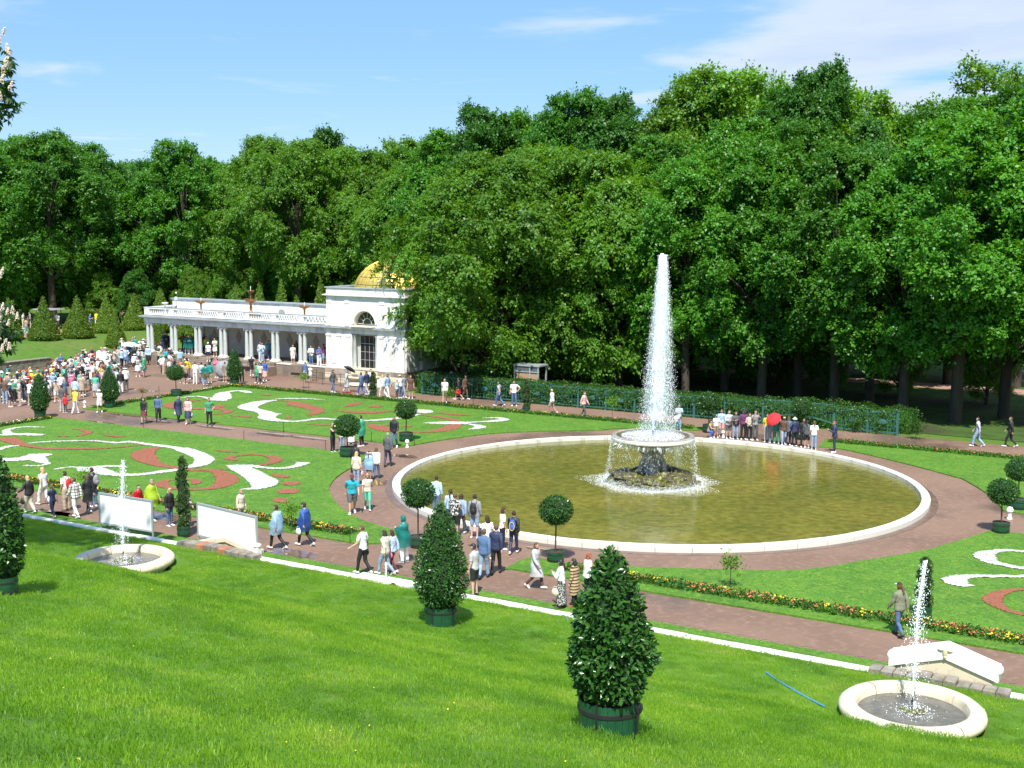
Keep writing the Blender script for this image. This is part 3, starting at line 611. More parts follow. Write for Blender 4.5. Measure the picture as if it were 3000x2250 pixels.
# ------------------------------------------------------------------ gable fountains seen from behind
def gable(u0, u1, ua, z_l, z_r, za, label, ledge, full):
    uc = (u0 + u1) / 2; t = garden('gable_fountain', label, 'wall fountain', uc, 34.3, 0)
    def bandpoly(x0, zz0, x1, zz1, h): return [(x0 - uc, zz0 - h), (x1 - uc, zz1 - h), (x1 - uc, zz1), (x0 - uc, zz0)]
    hb = .38 if full else .16
    for (x0, a, x1, b) in ((u0, z_l, ua - .004, za), (ua + .004, za, u1, z_r)):
        mb = MB(); mb.prism_y(bandpoly(x0, a, x1, b, hb), -.05, .45); mb.build('coping', WHITE if full else MARBLE_C, t)
    mb = MB(); mb.prism_y([(u0 + .15 - uc, -.2), (u1 - .15 - uc, -.2), (u1 - .15 - uc, z_r - hb - .003), (ua - uc, za - hb - .003), (u0 + .15 - uc, z_l - hb - .003)], .02, .4); mb.build('back_wall', MARBLE_C, t)
    if full:
        mb = MB()
        for s_, x in ((-1, u0 - uc), (1, u1 - uc)):
            mb = MB(); mb.ell((x, .2, (z_l if s_ < 0 else z_r) - .1), (.09, .27, .11), 12, 8); mb.build('scroll_end', WHITE, t, smooth=True)
        mb = MB(); mb.ell((0 + ua - uc, -.06, za - .17), (.07, .05, .15)); mb.ell((ua - uc - .11, -.06, za - .12), (.1, .04, .04)); mb.ell((ua - uc + .11, -.06, za - .12), (.1, .04, .04)); mb.ell((ua - uc, -.06, za - .3), (.05, .04, .08)); mb.build('ornament', MARBLE_C, t, smooth=True)
    rr = random.Random(int(u0 * 10)); n = 11
    for i in range(n):
        a = u0 - .45 + (u1 - u0 + .8) * i / n; b = u0 - .45 + (u1 - u0 + .8) * (i + 1) / n; mb = MB(); hh = .34 + rr.uniform(-.06, .06)
        if ledge == 'slope': hh = .42 - .1 * abs(i - 4) / 6
        mb.box(a - uc + .01, b - uc - .01, -.55 + rr.uniform(-.04, .04), -.06, .0, hh + .12, .03)
        mb.build('ledge_stone', BRICK if rr.random() < .1 else STONE, t)
    return t
gR_ = gable(-7.62, -4.72, -6.12, .80, .86, 1.27, 'white marble gable fountain with raised scroll coping behind the lower right basin', 'flat', True)
gL_ = gable(-34.1, -31.0, -32.5, .40, .42, .78, 'weathered cream gable fountain rising behind the lower left basin', 'slope', False)
o_ = MB(); o_.box(-.12, .12, -.12, .12, -.1, .62, .03); o_.lathe([(.13, .62), (.16, .66), (.16, .72), (.1, .76), (.001, .78)], 12, close=False); o_.build('end_pier', MARBLE, gL_, loc=(1.62, 0, -.0))

# ------------------------------------------------------------------ the two round basins on the slope
def slope_basin(u, v, zr, label, seed, jh):
    t = garden('round_basin', label, 'fountain basin', u, v, zr); R = 1.76
    nseg = 8
    for i in range(nseg):
        a0 = i * 2 * math.pi / nseg + .17 + seed; a1 = a0 + 2 * math.pi / nseg - .022
        prof = [(R - .50, -.5), (R - .47, -.16), (R - .40, -.02), (R - .30, .0), (R - .12, -.01), (R - .02, -.09), (R, -.18), (R - .03, -.27), (R - .14, -.34), (R - .28, -.5)]
        mb = MB(); mb.lathe(prof, 7, 0, 0, a0, a1, close=False)
        k = len(mb.v); m8 = 8; mb.f.append(tuple(j * m8 for j in range(len(prof)))); mb.m.append(0); mb.f.append(tuple(j * m8 + 7 for j in range(len(prof)))[::-1]); mb.m.append(0)
        mb.build('rim_stone', MARBLE_C, t, smooth=True)
    mb = MB(); mb.lathe([(R - .32, -.5), (R - .32, -.045), (R - .3, -.045)], 40, close=False); mb.build('joint_bed', STONE, t)
    mb = MB(); mb.lathe([(R - .46, -.22), (.001, -.22)], 40, close=False); mb.build('water', BASINW, t)
    mb = MB(); rr = random.Random(seed * 7 + 1)
    for k in range(9):
        a = rr.uniform(0, 6.28); r = rr.uniform(0, .26); mb.ell((r * math.cos(a), r * math.sin(a), -.2), (rr.uniform(.09, .19), rr.uniform(.09, .19), rr.uniform(.06, .13)), 9, 6)
    mb.build('rock', WET, t, smooth=True)
    mb = MB(); mb.tube([(0, 0, -.2), (0, 0, .16)], [.035, .02], 8); mb.build('nozzle', IRON, t)
    jet(t, 0, 0, .14, jh, .009, .034, seed + 5, 2400, .40, .14)
    def pf(rn, k):
        a = rn.random(k) * 6.283; r = np.abs(rn.normal(size=k)) * .28; return np.c_[r * np.cos(a) + .06, r * np.sin(a), -.21 + rn.random(k) ** 3 * .30 * np.exp(-r * 2)]
    V, Q = droplets(1100, pf, .004, .018, seed + 3, .8); o = link('splash', np_mesh('splash', V, Q, FOAM), None, t); o['kind'] = 'stuff'
    return t
slope_basin(-6.12, 30.24, 1.0, 'round cream marble basin with a thin jet on the slope at lower right', 0, 3.5)
slope_basin(-33.19, 29.9, 1.0, 'round weathered marble basin with a thin jet in front of the white boards', 1, 3.3)

# ------------------------------------------------------------------ the big pool
pc = (7.06, 59.82); PR = 12.88
pool = thing('round_pool', 'large round fountain pool with white marble rim and olive green water', 'pool', (*pc, 0))
NS = 56
rim_meshes = []
for k in range(4):
    a1 = 2 * math.pi / NS - .0016; mb = MB(); rj = random.Random(k); zt = .26 + rj.uniform(-.006, .006)
    prof = [(PR - .40, -.4), (PR - .40, zt - .03), (PR - .36, zt), (PR - .06, zt), (PR, zt - .05), (PR + .0, -.1)]
    mb.lathe(prof, 3, 0, 0, 0, a1, close=False)
    mb.f.append(tuple(j * 4 for j in range(6))); mb.m.append(0); mb.f.append(tuple(j * 4 + 3 for j in range(6))[::-1]); mb.m.append(0)
    rim_meshes.append(mb.mesh('rim_stone', mat('pool_rim_marble', (.66, .64, .57), .6, col2=(.30, .25, .17), vscale=1.5, detail=9, thresh=(.58, .76), bump=.12, bscale=10)))
rk = random.Random(11)
for i in range(NS):
    o = link('rim_stone', rim_meshes[rk.randrange(4)], None, pool); o.rotation_euler = (0, 0, i * 2 * math.pi / NS)
mb = MB(); mb.lathe([(PR - .497, -.3), (PR - .497, .13), (PR - .46, .2)], 96, close=False); 
mb = MB(); mb.lathe([(PR + .35, .008), (PR + .02, .012)], 96, close=False); mb.build('gutter', mat('wet_kerb_channel', (.15, .10, .075), .4, var=.3, vscale=1.5), pool)
w = MB(); w.lathe([(PR - .39, .06), (PR * .66, .06), (PR * .33, .06), (.001, .06)], 96, close=False)
tag(link('pool_water', w.mesh('pool_water', POOLW), None, None, (*pc, 0)), kind='structure')
# bowl fountain in the middle
fc = (6.95, 60.05)
ft = thing('bowl_fountain', 'white rimmed stone bowl on a scrolled pedestal amid the pool', 'fountain', (*fc, .06))
# mossy rock mound
bm = bmesh.new(); bmesh.ops.create_icosphere(bm, subdivisions=6, radius=1)
for v in bm.verts:
    n = v.co.normalized(); d = 1 + .16 * mnoise.fractal(n * 2.3 + Vector((3, 1, 0)), .8, 2, 4) + .07 * mnoise.noise(n * 9)
    v.co = Vector((n.x * 2.15 * d, n.y * 2.05 * d, max(-.3, n.z) ** 1 * .80 * d if n.z > 0 else n.z * .3))
    if v.co.xy.length < 1.15 and v.co.z > .45: v.co.z = .45 + .12 * mnoise.noise(v.co * 3)
me = bpy.data.meshes.new('rock_mound'); bm.to_mesh(me); bm.free(); me.materials.append(WET); me.shade_smooth(); link('rock_mound', me, None, ft)
# pedestal: square core with four scroll consoles
mb = MB()
core = [(.62, .30), (.64, .5), (.58, .62), (.50, .85), (.46, 1.2), (.48, 1.5), (.56, 1.66), (.62, 1.74), (.62, 1.80)]
mb.lathe(core, 28); mb.build('pedestal', PEDM, ft, smooth=True)
for k in range(6):
    a = k * math.pi / 3 + .35; mb = MB(); pts = []; rad = []
    for i in range(15):
        t = i / 14; z = .55 + 1.1 * t; r = .66 - .16 * math.sin(t * math.pi * .5) + .07 * math.sin(t * math.pi * 2) - (.06 if t > .9 else 0)
        pts.append((r * math.cos(a), r * math.sin(a), z)); rad.append(.085 + .05 * math.cos(t * math.pi) ** 2)
    mb.tube(pts, rad, 8); mb.ell((.70 * math.cos(a), .70 * math.sin(a), .60), (.13, .13, .15)); mb.ell((.58 * math.cos(a), .60 * math.sin(a), 1.56), (.12, .12, .1))
    mb.build('scroll_console', PEDM, ft, smooth=True)
mb = MB(); mb.lathe([(.5, 1.78), (.9, 1.86), (1.5, 2.02), (1.93, 2.13), (1.98, 2.15)], 48, close=False); mb.build('bowl_underside', PEDM, ft, smooth=True)
for i in range(12):
    a0 = i * math.pi / 6; mb = MB(); mb.lathe([(1.80, 2.12), (1.97, 2.14), (2.05, 2.18), (2.07, 2.27), (2.05, 2.33)], 6, 0, 0, a0, a0 + math.pi / 6 - .004, close=False); mb.build('bowl_rim', MARBLE_W, ft, smooth=True)
mb = MB(); mb.lathe([(2.047, 2.332), (2.0, 2.385), (1.92, 2.40), (1.80, 2.37)], 64, close=False); mb.build('bowl_lip', mat('wet_lip_stone', (.20, .18, .14), .35, col2=(.40, .38, .33), vscale=3, detail=7), ft, smooth=True)
mb = MB(); mb.lathe([(1.80, 2.37), (1.76, 2.35), (1.66, 2.31), (1.50, 2.29), (.001, 2.29)], 64, close=False); mb.build('bowl_basin', mat('mossy_bowl', (.17, .15, .08), .3, col2=(.07, .06, .045), vscale=2, detail=7), ft, smooth=True)
mb = MB(); mb.tube([(0, 0, 2.3), (0, 0, 2.62)], [.07, .045], 10); mb.build('nozzle', IRON, ft)
# water: column, falling drops, foam
FW_ = mat('falling_water', (.85, .88, .90), .25, transl=.3)
wt = thing('water_jet', 'tall white water jet shooting up from the bowl fountain and falling back as spray', 'water jet', (fc[0], fc[1], 2.6))
rng0 = random.Random(5); pts = []; rad = []
for i in range(56):
    t = i / 55; pts.append((.32 * t + .04 * math.sin(t * 11) * t, .05 * math.sin(t * 7), 8.72 * t)); rad.append((.045 + .05 * t + .10 * t ** 3) * rng0.uniform(.85, 1.15) * (1 if t < .96 else 1.0 - .6 * (t - .96) / .04))
mb = MB(); mb.tube(pts, rad, 12); mb.build('water_column', FW_, wt, smooth=True)
def strands(seed, n, off):     # ragged threads of water beside the column
    rn = random.Random(seed); mb = MB()
    for i in range(n):
        t0 = .98 - .90 * rn.random() ** 1.7; L = rn.uniform(.02, .055) * 8; sp = .13 + .30 * (1 - t0) ** .7; a = rn.uniform(0, 6.28)
        x = .32 * t0 + off * (1 - t0) + sp * math.cos(a) * rn.random() ** .6; y = sp * math.sin(a) * rn.random() ** .6; z = 8.72 * t0
        p = [(x + rn.uniform(-.03, .03) * k, y + rn.uniform(-.03, .03) * k, z - L * k / 4) for k in range(4)]; r = rn.uniform(.006, .020)
        mb.tube(p, [r * .4, r, r * .8, r * .2], 4, cap=False)
    return mb
o = strands(8, 2600, .15).build('water_threads', FW_, wt); o['kind'] = 'stuff'
def pfj(rn, k):
    t = rn.random(k); w_ = .14 + .58 * (1 - t) ** 1.0; a = rn.random(k) * 6.283; rr = w_ * np.sqrt(rn.random(k)) * 1.1
    rr += np.abs(rn.normal(size=k)) * (.05 + .16 * (1 - t))
    return np.c_[.32 * t + .22 * (1 - t) + rr * np.cos(a), rr * np.sin(a), 8.85 * t - .2]
V, Q = droplets(34000, pfj, .004, .015, 21, 2.0); o = link('spray', np_mesh('spray', V, Q, FW_), None, wt); o['kind'] = 'stuff'
def pfb(rn, k):
    a = rn.random(k) * 6.283; r = 1.55 * rn.random(k) ** .55; return np.c_[r * np.cos(a), r * np.sin(a), -.30 + (rn.random(k) ** 3) * .45 * np.exp(-r * .8)]
V, Q = droplets(14000, pfb, .006, .022, 22, .8); o = link('bowl_foam', np_mesh('bowl_foam', V, Q, FOAM), None, wt); o['kind'] = 'stuff'
cas = thing('water_curtain', 'curtain of drops falling from the bowl rim into a ring of white foam', 'falling water', (*fc, .08))
def pfc(rn, k):
    a = rn.random(k) * 6.283; cl = .5 + .5 * np.sin(a * 7 + 1) * np.sin(a * 3.1); keep = rn.random(k) < (.25 + .75 * cl); a = a[keep]; k = len(a)
    h = rn.random(k) ** .75; r = 2.05 + (1 - h) * (.10 + .32 * rn.random(k)) + np.where(rn.random(k) < .4, -.9 * rn.random(k), 0) * 1.0 * h ** 2; return np.c_[r * np.cos(a), r * np.sin(a), 2.16 * h]
V, Q = droplets(7000, pfc, .003, .012, 23, 3.0); o = link('falling_drops', np_mesh('falling_drops', V, Q, FW_), None, cas); o['kind'] = 'stuff'
mbs = MB(); rn = random.Random(77)
for i in range(420):
    a = rn.uniform(0, 6.283); r0 = rn.uniform(.7, 2.05); L = rn.uniform(.08, .38) * (1.1 - r0 * .2); z = 1.88 + .26 * r0 / 2.05 - rn.uniform(0, .1)
    p = [(r0 * math.cos(a) * (1 + .03 * k), r0 * math.sin(a) * (1 + .03 * k), z - L * k / 3) for k in range(4)]; r = rn.uniform(.006, .016); mbs.tube(p, [r, r, r * .8, r * .2], 4, cap=False)
o = mbs.build('drip_threads', FW_, cas); o['kind'] = 'stuff'
def pff(rn, k):
    a = rn.random(k) * 6.283; d = np.minimum(1, np.abs(rn.normal(size=k)) * .42); r = 2.0 + 1.25 * d * (1 + .25 * np.sin(a * 5) + .15 * np.sin(a * 11 + 2)) * (.65 + .5 * np.cos(a + .5) ** 2)
    return np.c_[r * np.cos(a), r * np.sin(a), -.03 + rn.random(k) ** 3 * .28 * (1 - d) + .01]
V, Q = droplets(22000, pff, .006, .022, 24, .45); o = link('foam_ring', np_mesh('foam_ring', V, Q, FOAM), None, cas); o['kind'] = 'stuff'

# ------------------------------------------------------------------ the colonnade with its domed pavilion
U0, V0 = -84.7, 80.0
co = garden('colonnade', 'long white marble colonnade of paired columns with balustrade roof and steps', 'colonnade', U0, V0)
L = 21.7        # runs to the pavilion wall
zf = 1.0        # terrace floor
def cb(name, m, x0, x1, y0, y1, z0, z1, b=0, par=None): mb = MB(); mb.box(x0, x1, y0, y1, z0, z1, b); return mb.build(name, m, par or co)
cb('terrace_floor', GRANITE, -.3, L, -.7, 5.3, -.2, zf)
# terrace wall on the right: granite courses
rk = random.Random(5)
for r_, (za, zb) in enumerate(((-.05, .38), (.385, .80))):
    for i in range(6):
        a = 12.2 + i * 1.6 - (.5 if r_ else 0); b = a + 1.58; a = max(a, 12.2) if i == 0 else a
        if a < 15.9: cb('granite_block', GRANITE, a, min(b, 15.85), -2.2, -.72, za, zb, .015)
for r_, (za, zb) in enumerate(((-.05, .45), (.455, .99))):
    for i in range(5):
        a = 15.88 + i * 1.18 - (.4 if r_ else 0); b = a + 1.165; a = max(a, 15.88)
        if b < 21.9: cb('granite_block', GRANITE, a, b, -.82, -.705, za, zb, .012)
cb('terrace_edge', MARBLE, 15.9, 21.65, -.86, -.2, 1.004, 1.06, .015)
cb('granite_block', GRANITE, 3.6, 4.7, -2.2, -.72, -.05, .82, .02); 
for i in range(4): cb('granite_block', GRANITE, -.3 + i * .98, .66 + i * .98, -.85, -.705, -.05, .95, .012)
for i in range(8):      # the broad flight of steps
    z1 = zf * (i + 1) / 8 - .01; cb('step', GRANITE, 4.74, 12.16, -2.35 + i * .225, -2.35 + (i + 1) * .225 + (.0 if i < 7 else .06), -.1, z1, .012)
cb('landing', GRANITE, 4.74, 12.16, -.48, -.70 + .0, -.1, zf - .012) if False else None
cu = [.40, 3.33, 6.27, 9.22, 12.18, 15.12, 18.08]   # centres of the column pairs
colm = None; basem = None
mbc = MB(); mbc.lathe([(.175, 1.30), (.178, 2.0), (.150, 3.48)], 18, close=False); colm = mbc.mesh('shaft', MARBLE_G, True)
mbb = MB(); mbb.box(-.23, .23, -.23, .23, 1.08, 1.17); mbb.lathe([(.22, 1.17), (.235, 1.2), (.22, 1.23), (.195, 1.25), (.21, 1.28), (.178, 1.305)], 18, close=False); basem = mbb.mesh('column_base', MARBLE, False)
mbk = MB(); mbk.lathe([(.150, 3.48), (.17, 3.50), (.155, 3.52), (.16, 3.60), (.20, 3.645), (.2, 3.66)], 18, close=False); mbk.box(-.215, .215, -.215, .215, 3.66, 3.735)
for s_ in (-1, 1):
    mbk.tube([(s_ * .18, -.2, 3.61), (s_ * .18, .2, 3.61)], .055, 8)
capm = mbk.mesh('capital', MARBLE_W, False)
for j, c in enumerate(cu):
    cb('pedestal', GRANITE, c - .62, c + .62, -.95 if j not in (2, 3) else -.9, .30, -.04 if j in (0, 1) else .4, 1.075, .02)
    for d in (-.235, .235):
        col_ = link('column', colm, None, co, (c + d, -.02, 0)); link('column_base', basem, None, col_); link('capital', capm, None, col_)
# back wall, side wall, panels, inner pilasters
cb('back_wall', WALLB, 2.9, L, 3.55, 4.0, zf, 3.74)
for c0, c1 in zip(cu[1:], cu[2:] + [21.0]):
    m_ = (c0 + c1) / 2; s_ = .62; mb = MB(); mb.prism_y([(m_ - .36, 2.55), (m_, 1.95), (m_ + .36, 2.55), (m_, 3.15)], 3.505, 3.549); mb.build('diamond_panel', DIAM, co)
    cb('pilaster', WALLB, c0 - .25, c0 + .25, 3.42, 3.546, zf, 3.735)
# entablature
cb('ceiling', WALLB, .0, L, .32, 4.2, 3.74, 3.9)
cb('architrave', MARBLE_W, .0, L, -.28, .30, 3.74, 3.93); cb('frieze', MARBLE_W, -.03, L, -.31, .30, 3.934, 4.17)
cb('architrave', MARBLE_W, -.02, .28, .31, 4.25, 3.742, 4.17)
cb('cornice', MARBLE_W, -.16, L + .0, -.46, 4.5, 4.174, 4.27); cb('cornice', ROOF, -.38, L + .0, -.62, 4.6, 4.274, 4.40)
cb('roof_deck', ROOF, -.1, L, -.2, 4.3, 4.404, 4.46)
# balustrade
plinth = cb('balustrade_plinth', MARBLE_W, .0, L, -.26, .02, 4.464, 4.60); rail = cb('balustrade_rail', MARBLE_W, -.03, L, -.29, .05, 5.02, 5.14, .015)
cb('rail_cap', ROOF, -.05, L, -.31, .07, 5.143, 5.165)
cb('balustrade_plinth', MARBLE_W, .0, .26, .023, 3.5, 4.464, 4.60); cb('balustrade_rail', MARBLE_W, -.03, .29, .053, 3.5, 5.02, 5.14, .015)
bal = MB(); bal.lathe([(.06, 0), (.06, .04), (.035, .07), (.068, .17), (.062, .23), (.034, .32), (.055, .36), (.06, .42)], 8); balm = bal.mesh('baluster', MARBLE_W, True)
edges = [.0, .62] + [q for c in cu[1:] for q in (c - .3, c + .3)] + [L - .05, L]
for a, b in zip(edges[0::2], edges[1::2]): cb('balustrade_pier', MARBLE_W, a, b, -.265, .025, 4.603, 5.017)
for a, b in zip(edges[1:-1:2], edges[2::2]):
    n = 9
    for i in range(n): link('baluster', balm, None, co, (a + (b - a) * (i + .5) / n, -.12, 4.602))
    cb('screen_panel', MARBLE_W, a + .002, b - .002, -.02, .018, 4.603, 4.70); 
for i in range(14): link('baluster', balm, None, co, (.13, .3 + i * .23, 4.602))
# attic wall on the roof
cb('attic_wall', MARBLE_W, -.3, L, 3.5, 4.4, 4.463, 5.60); cb('attic_moulding', MARBLE_W, -.36, L, 3.44, 4.46, 5.603, 5.70); cb('attic_cap', ROOF, -.45, L, 3.36, 4.56, 5.703, 5.78)
mb = MB(); mb.prism_y([(12.9 + .32 * math.cos(k * math.pi / 8), 4.9 + .32 * math.sin(k * math.pi / 8)) for k in range(9)], 3.40, 3.49); mb.build('attic_niche', ROOF, co)
# gilded bowls on the roof
def roof_bowl(u, label, tall):
    t = garden('roof_fountain', label, 'fountain', u, 82.0, 4.462, 'gilded bowls on the colonnade roof')
    if tall:
        cb('plinth', GOLD_D, -.28, .28, -.28, .28, 0, .42, .03, t)
        mb = MB(); mb.lathe([(.24, .42), (.2, .5), (.1, .62), (.13, .85), (.1, 1.1), (.13, 1.28), (.28, 1.36)], 16, close=False); mb.build('stem', GOLD_D, t, True)
        mb = MB(); mb.lathe([(.1, 1.3), (.35, 1.38), (.52, 1.5), (.60, 1.62), (.62, 1.66), (.56, 1.66), (.4, 1.56), (.001, 1.52)], 24, close=False); mb.build('lower_bowl', GOLD_D, t, True)
        mb = MB(); mb.lathe([(.12, 1.5), (.07, 1.6), (.06, 1.9), (.09, 2.1), (.07, 2.28), (.001, 2.3)], 12, close=False); mb.build('shaft', GOLD_D, t, True)
        mb = MB(); mb.lathe([(.06, 2.2), (.2, 2.26), (.32, 2.36), (.34, 2.40), (.28, 2.38), (.001, 2.32)], 20, close=False); mb.build('upper_bowl', GOLD_D, t, True)
        for a in (2.6, .6, 4.6):
            mb = MB(); mb.tube([(.2 * math.cos(a), .2 * math.sin(a), 1.55), (.17 * math.cos(a), .17 * math.sin(a), 1.8), (.14 * math.cos(a), .14 * math.sin(a), 2.0), (.1 * math.cos(a), .1 * math.sin(a), 2.2)], [.05, .06, .05, .03], 6); mb.ell((.16 * math.cos(a), .16 * math.sin(a), 2.1), (.05, .05, .06)); mb.build('figure', IRON, t, True)
        z = 2.4
    else:
        mb = MB(); mb.lathe([(.17, 0), (.17, .1), (.09, .2), (.07, .5), (.08, .9), (.12, 1.05)], 14, close=False); mb.build('stem', GOLD_D, t, True)
        mb = MB(); mb.lathe([(.08, 1.02), (.3, 1.08), (.48, 1.18), (.54, 1.28), (.5, 1.29), (.35, 1.2), (.001, 1.17)], 24, close=False); mb.build('bowl', GOLD_D, t, True)
        z = 1.2
    mb = MB(); mb.tube([(0, 0, z - .1), (0, 0, z + .36)], [.02, .03], 6); mb.build('water_column', FOAM, t)
roof_bowl(-79.95, 'left one of the three gilded bowls on the colonnade roof', False); roof_bowl(-74.05, 'tall two tiered gilded bowl with figures at the middle of the colonnade roof', True); roof_bowl(-68.05, 'right gilded bowl on the colonnade roof, nearest the pavilion', False)
t = garden('flood_lamp', 'white dish shaped flood lamp on a post at the colonnade roof corner', 'lamp', -84.0, 81.6, 4.46)
mb = MB(); mb.lathe([(.05, 0), (.05, .75), (.08, .8)], 8); mb.build('post', WHITE, t); mb = MB(); mb.lathe([(.06, .78), (.3, .95), (.3, 1.02), (.001, 1.02)], 16, close=False); mb.build('dish', WHITE, t)
t = garden('camera_mast', 'thin black mast with white camera heads on the colonnade roof', 'camera mast', -82.3, 81.3, 4.46)
mb = MB(); mb.tube([(0, 0, 0), (0, 0, 1.9)], .025, 6); mb.build('pole', IRON, t); mb = MB(); mb.box(-.1, .1, -.08, .08, 1.3, 1.6, .02); mb.ell((.03, 0, 1.95), (.08, .08, .09)); mb.build('camera_head', WHITE, t)
mb = MB(); mb.tube([(0, 0, 0), (0, 0, .62)], .02, 6); mb.box(-.2, .12, -.06, .06, .62, .68); o = mb.build('roof_bracket', ROOF, None, loc=P(-78.2, 82.9, 4.462)); tag(o, 'small grey bracket lamp standing on the colonnade roof beside the left bowl', 'lamp')

# the pavilion
pv = garden('domed_pavilion', 'white marble pavilion with gilded dome, arched window and tall barred window', 'pavilion', -63.0, 78.6)
PW, PD = 7.7, 9.2
def pb(name, m, x0, x1, y0, y1, z0, z1, b=0, par=None): mb = MB(); mb.box(x0, x1, y0, y1, z0, z1, b); return mb.build(name, m, par or pv)
rk = random.Random(9)
for r_, (za, zb) in enumerate(((-.05, .36), (.365, .76), (.765, 1.13))):     # rusticated plinth stones
    for i in range(7):
        w_ = 7.9 / 6; a = -.1 + (i - (.5 if r_ % 2 else 0)) * w_; b = a + w_ - .012; a = max(a, -.1); b = min(b, PW + .1)
        if b - a > .1: pb('plinth_stone', MARBLE_C if rk.random() < .35 else STONE if rk.random() < .15 else mat('pale_granite', (.42, .36, .28), .8, col2=(.24, .19, .14), vscale=1.5, detail=7, bump=.2), a, b, -.12, .3, za, zb, .015)
    for i in range(8):
        w_ = PD / 7; a = .31 + (i - (.5 if r_ % 2 else 0)) * w_; b = a + w_ - .012; a = max(a, .31); b = min(b, PD + .1)
        if b - a > .1: pb('plinth_stone', GRANITE, PW - .3, PW + .12, a, b, za, zb, .015)
x1, x2 = 2.55, 5.05      # niche edges, measured from the left corner
pb('front_wall', MARBLE_W, 0, x1, 0, .8, 1.133, 4.3); pb('front_wall', MARBLE_W, x2, PW - .001, 0, .8, 1.133, 4.3); pb('front_wall', MARBLE_W, x1 + .002, x2 - .002, .02, .8, 3.98, 4.298)
pb('niche_wall', MARBLE_G, x1 + .002, x2 - .002, .55, .8, 1.133, 3.978)
pb('side_wall', MARBLE_W, 0, .6, .803, PD, 1.133, 4.3); pb('side_wall', MARBLE_W, PW - .6, PW, .803, PD, 1.133, 4.3); pb('rear_wall', MARBLE_W, .603, PW - .603, PD - .6, PD, 1.133, 4.3)
pb('niche_sill', MARBLE_C, x1 - .15, x2 + .15, -.16, .5, 1.136, 1.22)
# barred window: 5 by 4 panes... four columns, four rows
wx0, wx1, wz0, wz1 = 3.05, 4.8, 1.25, 3.85
wnd = pb('window', BARW, wx0 - .06, wx1 + .06, .50, .547, wz0 - .04, wz1 + .06)
for i in range(4):
    for j in range(4):
        a = wx0 + (wx1 - wx0) * i / 4; b = a + (wx1 - wx0) / 4; c = wz0 + (wz1 - wz0) * j / 4; d = c + (wz1 - wz0) / 4
        pb('pane', GLASS, a + .018, b - .018, .485, .505, c + .02, d - .02, 0, wnd)
for x in (x1 + .2, x2 - .16):
    mb = MB(); mb.lathe([(.17, 1.24), (.17, 1.32), (.13, 1.36), (.13, 2.2), (.11, 3.72), (.15, 3.78), (.16, 3.92)], 14, x, .17, close=False); mb.build('niche_column', MARBLE_G, pv, True)
for x in (.0, 1.05, 2.0, 5.25, 6.3, PW - .42):
    pb('pilaster', MARBLE_W, x + .02, x + .40, -.085, -.003, 1.2, 3.72); pb('pilaster_cap', MARBLE_W, x - .02, x + .44, -.12, -.003, 3.723, 3.86); pb('pilaster_foot', MARBLE_W, x - .02, x + .44, -.12, -.003, 1.135, 1.197)
for a, b in ((.5, .95), (5.75, 6.2)): pb('wall_panel', MARBLE_W, a, b, -.03, -.002, 1.5, 3.45)
for y in (.1, 2.2, 4.3, 6.4, PD - .5):
    pb('pilaster', MARBLE_W, PW + .003, PW + .09, y, y + .42, 1.2, 3.72); pb('pilaster_cap', MARBLE_W, PW + .003, PW + .12, y - .04, y + .46, 3.723, 3.86)
for y in (.75, 2.85, 4.95, 7.0): pb('wall_panel', MARBLE_G, PW + .003, PW + .03, y, y + 1.2, 1.5, 3.5)
pb('entablature', MARBLE_W, -.04, PW + .04, -.05, PD + .04, 4.003, 4.28) if False else None
pb('string_course', MARBLE_W, -.1, PW + .1, -.12, PD + .05, 4.303, 4.42); pb('lower_cornice', MARBLE_W, -.26, PW + .28, -.30, PD + .2, 4.423, 4.50); pb('cornice_top', ROOF, -.29, PW + .31, -.33, PD + .22, 4.503, 4.54)
# upper storey with the arched window: concave front slab
cx_, rad_ = 3.85, 1.02; pts = [(0, 4.543), (cx_ - rad_, 4.543), (cx_ - rad_, 4.78)] + [(cx_ - rad_ * math.cos(math.pi * k / 16), 4.78 + rad_ * math.sin(math.pi * k / 16)) for k in range(17)] + [(cx_ + rad_, 4.543), (PW, 4.543), (PW, 6.9), (0, 6.9)]
mb = MB(); mb.prism_y([p for i, p in enumerate(pts) if i == 0 or p != pts[i - 1]], .0, .45); me = mb.mesh('upper_front_wall', MARBLE_W); bm = bmesh.new(); bm.from_mesh(me); bmesh.ops.triangulate(bm, faces=[f for f in bm.faces if len(f.verts) > 4]); bm.to_mesh(me); bm.free(); link('upper_front_wall', me, None, pv)
pb('upper_wall', MARBLE_W, 0, PW, .453, PD, 4.543, 6.9)
lun = MB(); lun.prism_y([(cx_ + (rad_ - .04) * math.cos(math.pi * k / 16), 4.80 + (rad_ - .04) * math.sin(math.pi * k / 16)) for k in range(17)], .36, .40); lw = lun.build('arched_window', GLASS, pv)
for k in range(7):
    a = math.pi * k / 6; mb = MB(); mb.tube([(cx_ + .42 * math.cos(a), .35, 4.8 + .42 * math.sin(a)), (cx_ + .97 * math.cos(a), .35, 4.8 + .97 * math.sin(a))], .016, 5); mb.build('glazing_bar', BARW, lw)
for r_ in (.42, .97):
    mb = MB(); mb.tube([(cx_ + r_ * math.cos(math.pi * k / 14), .35, 4.8 + r_ * math.sin(math.pi * k / 14)) for k in range(15)], .025, 6); mb.build('glazing_bar', BARW, lw)
mb = MB(); n_ = 20; vo = []
for k in range(n_ + 1):
    a = math.pi * k / n_
    for rr_, yy in ((rad_ + .004, -.003), (rad_ + .03, -.07), (rad_ + .16, -.07), (rad_ + .24, -.003)): vo.append((cx_ + rr_ * math.cos(a), yy, 4.78 + rr_ * math.sin(a)))
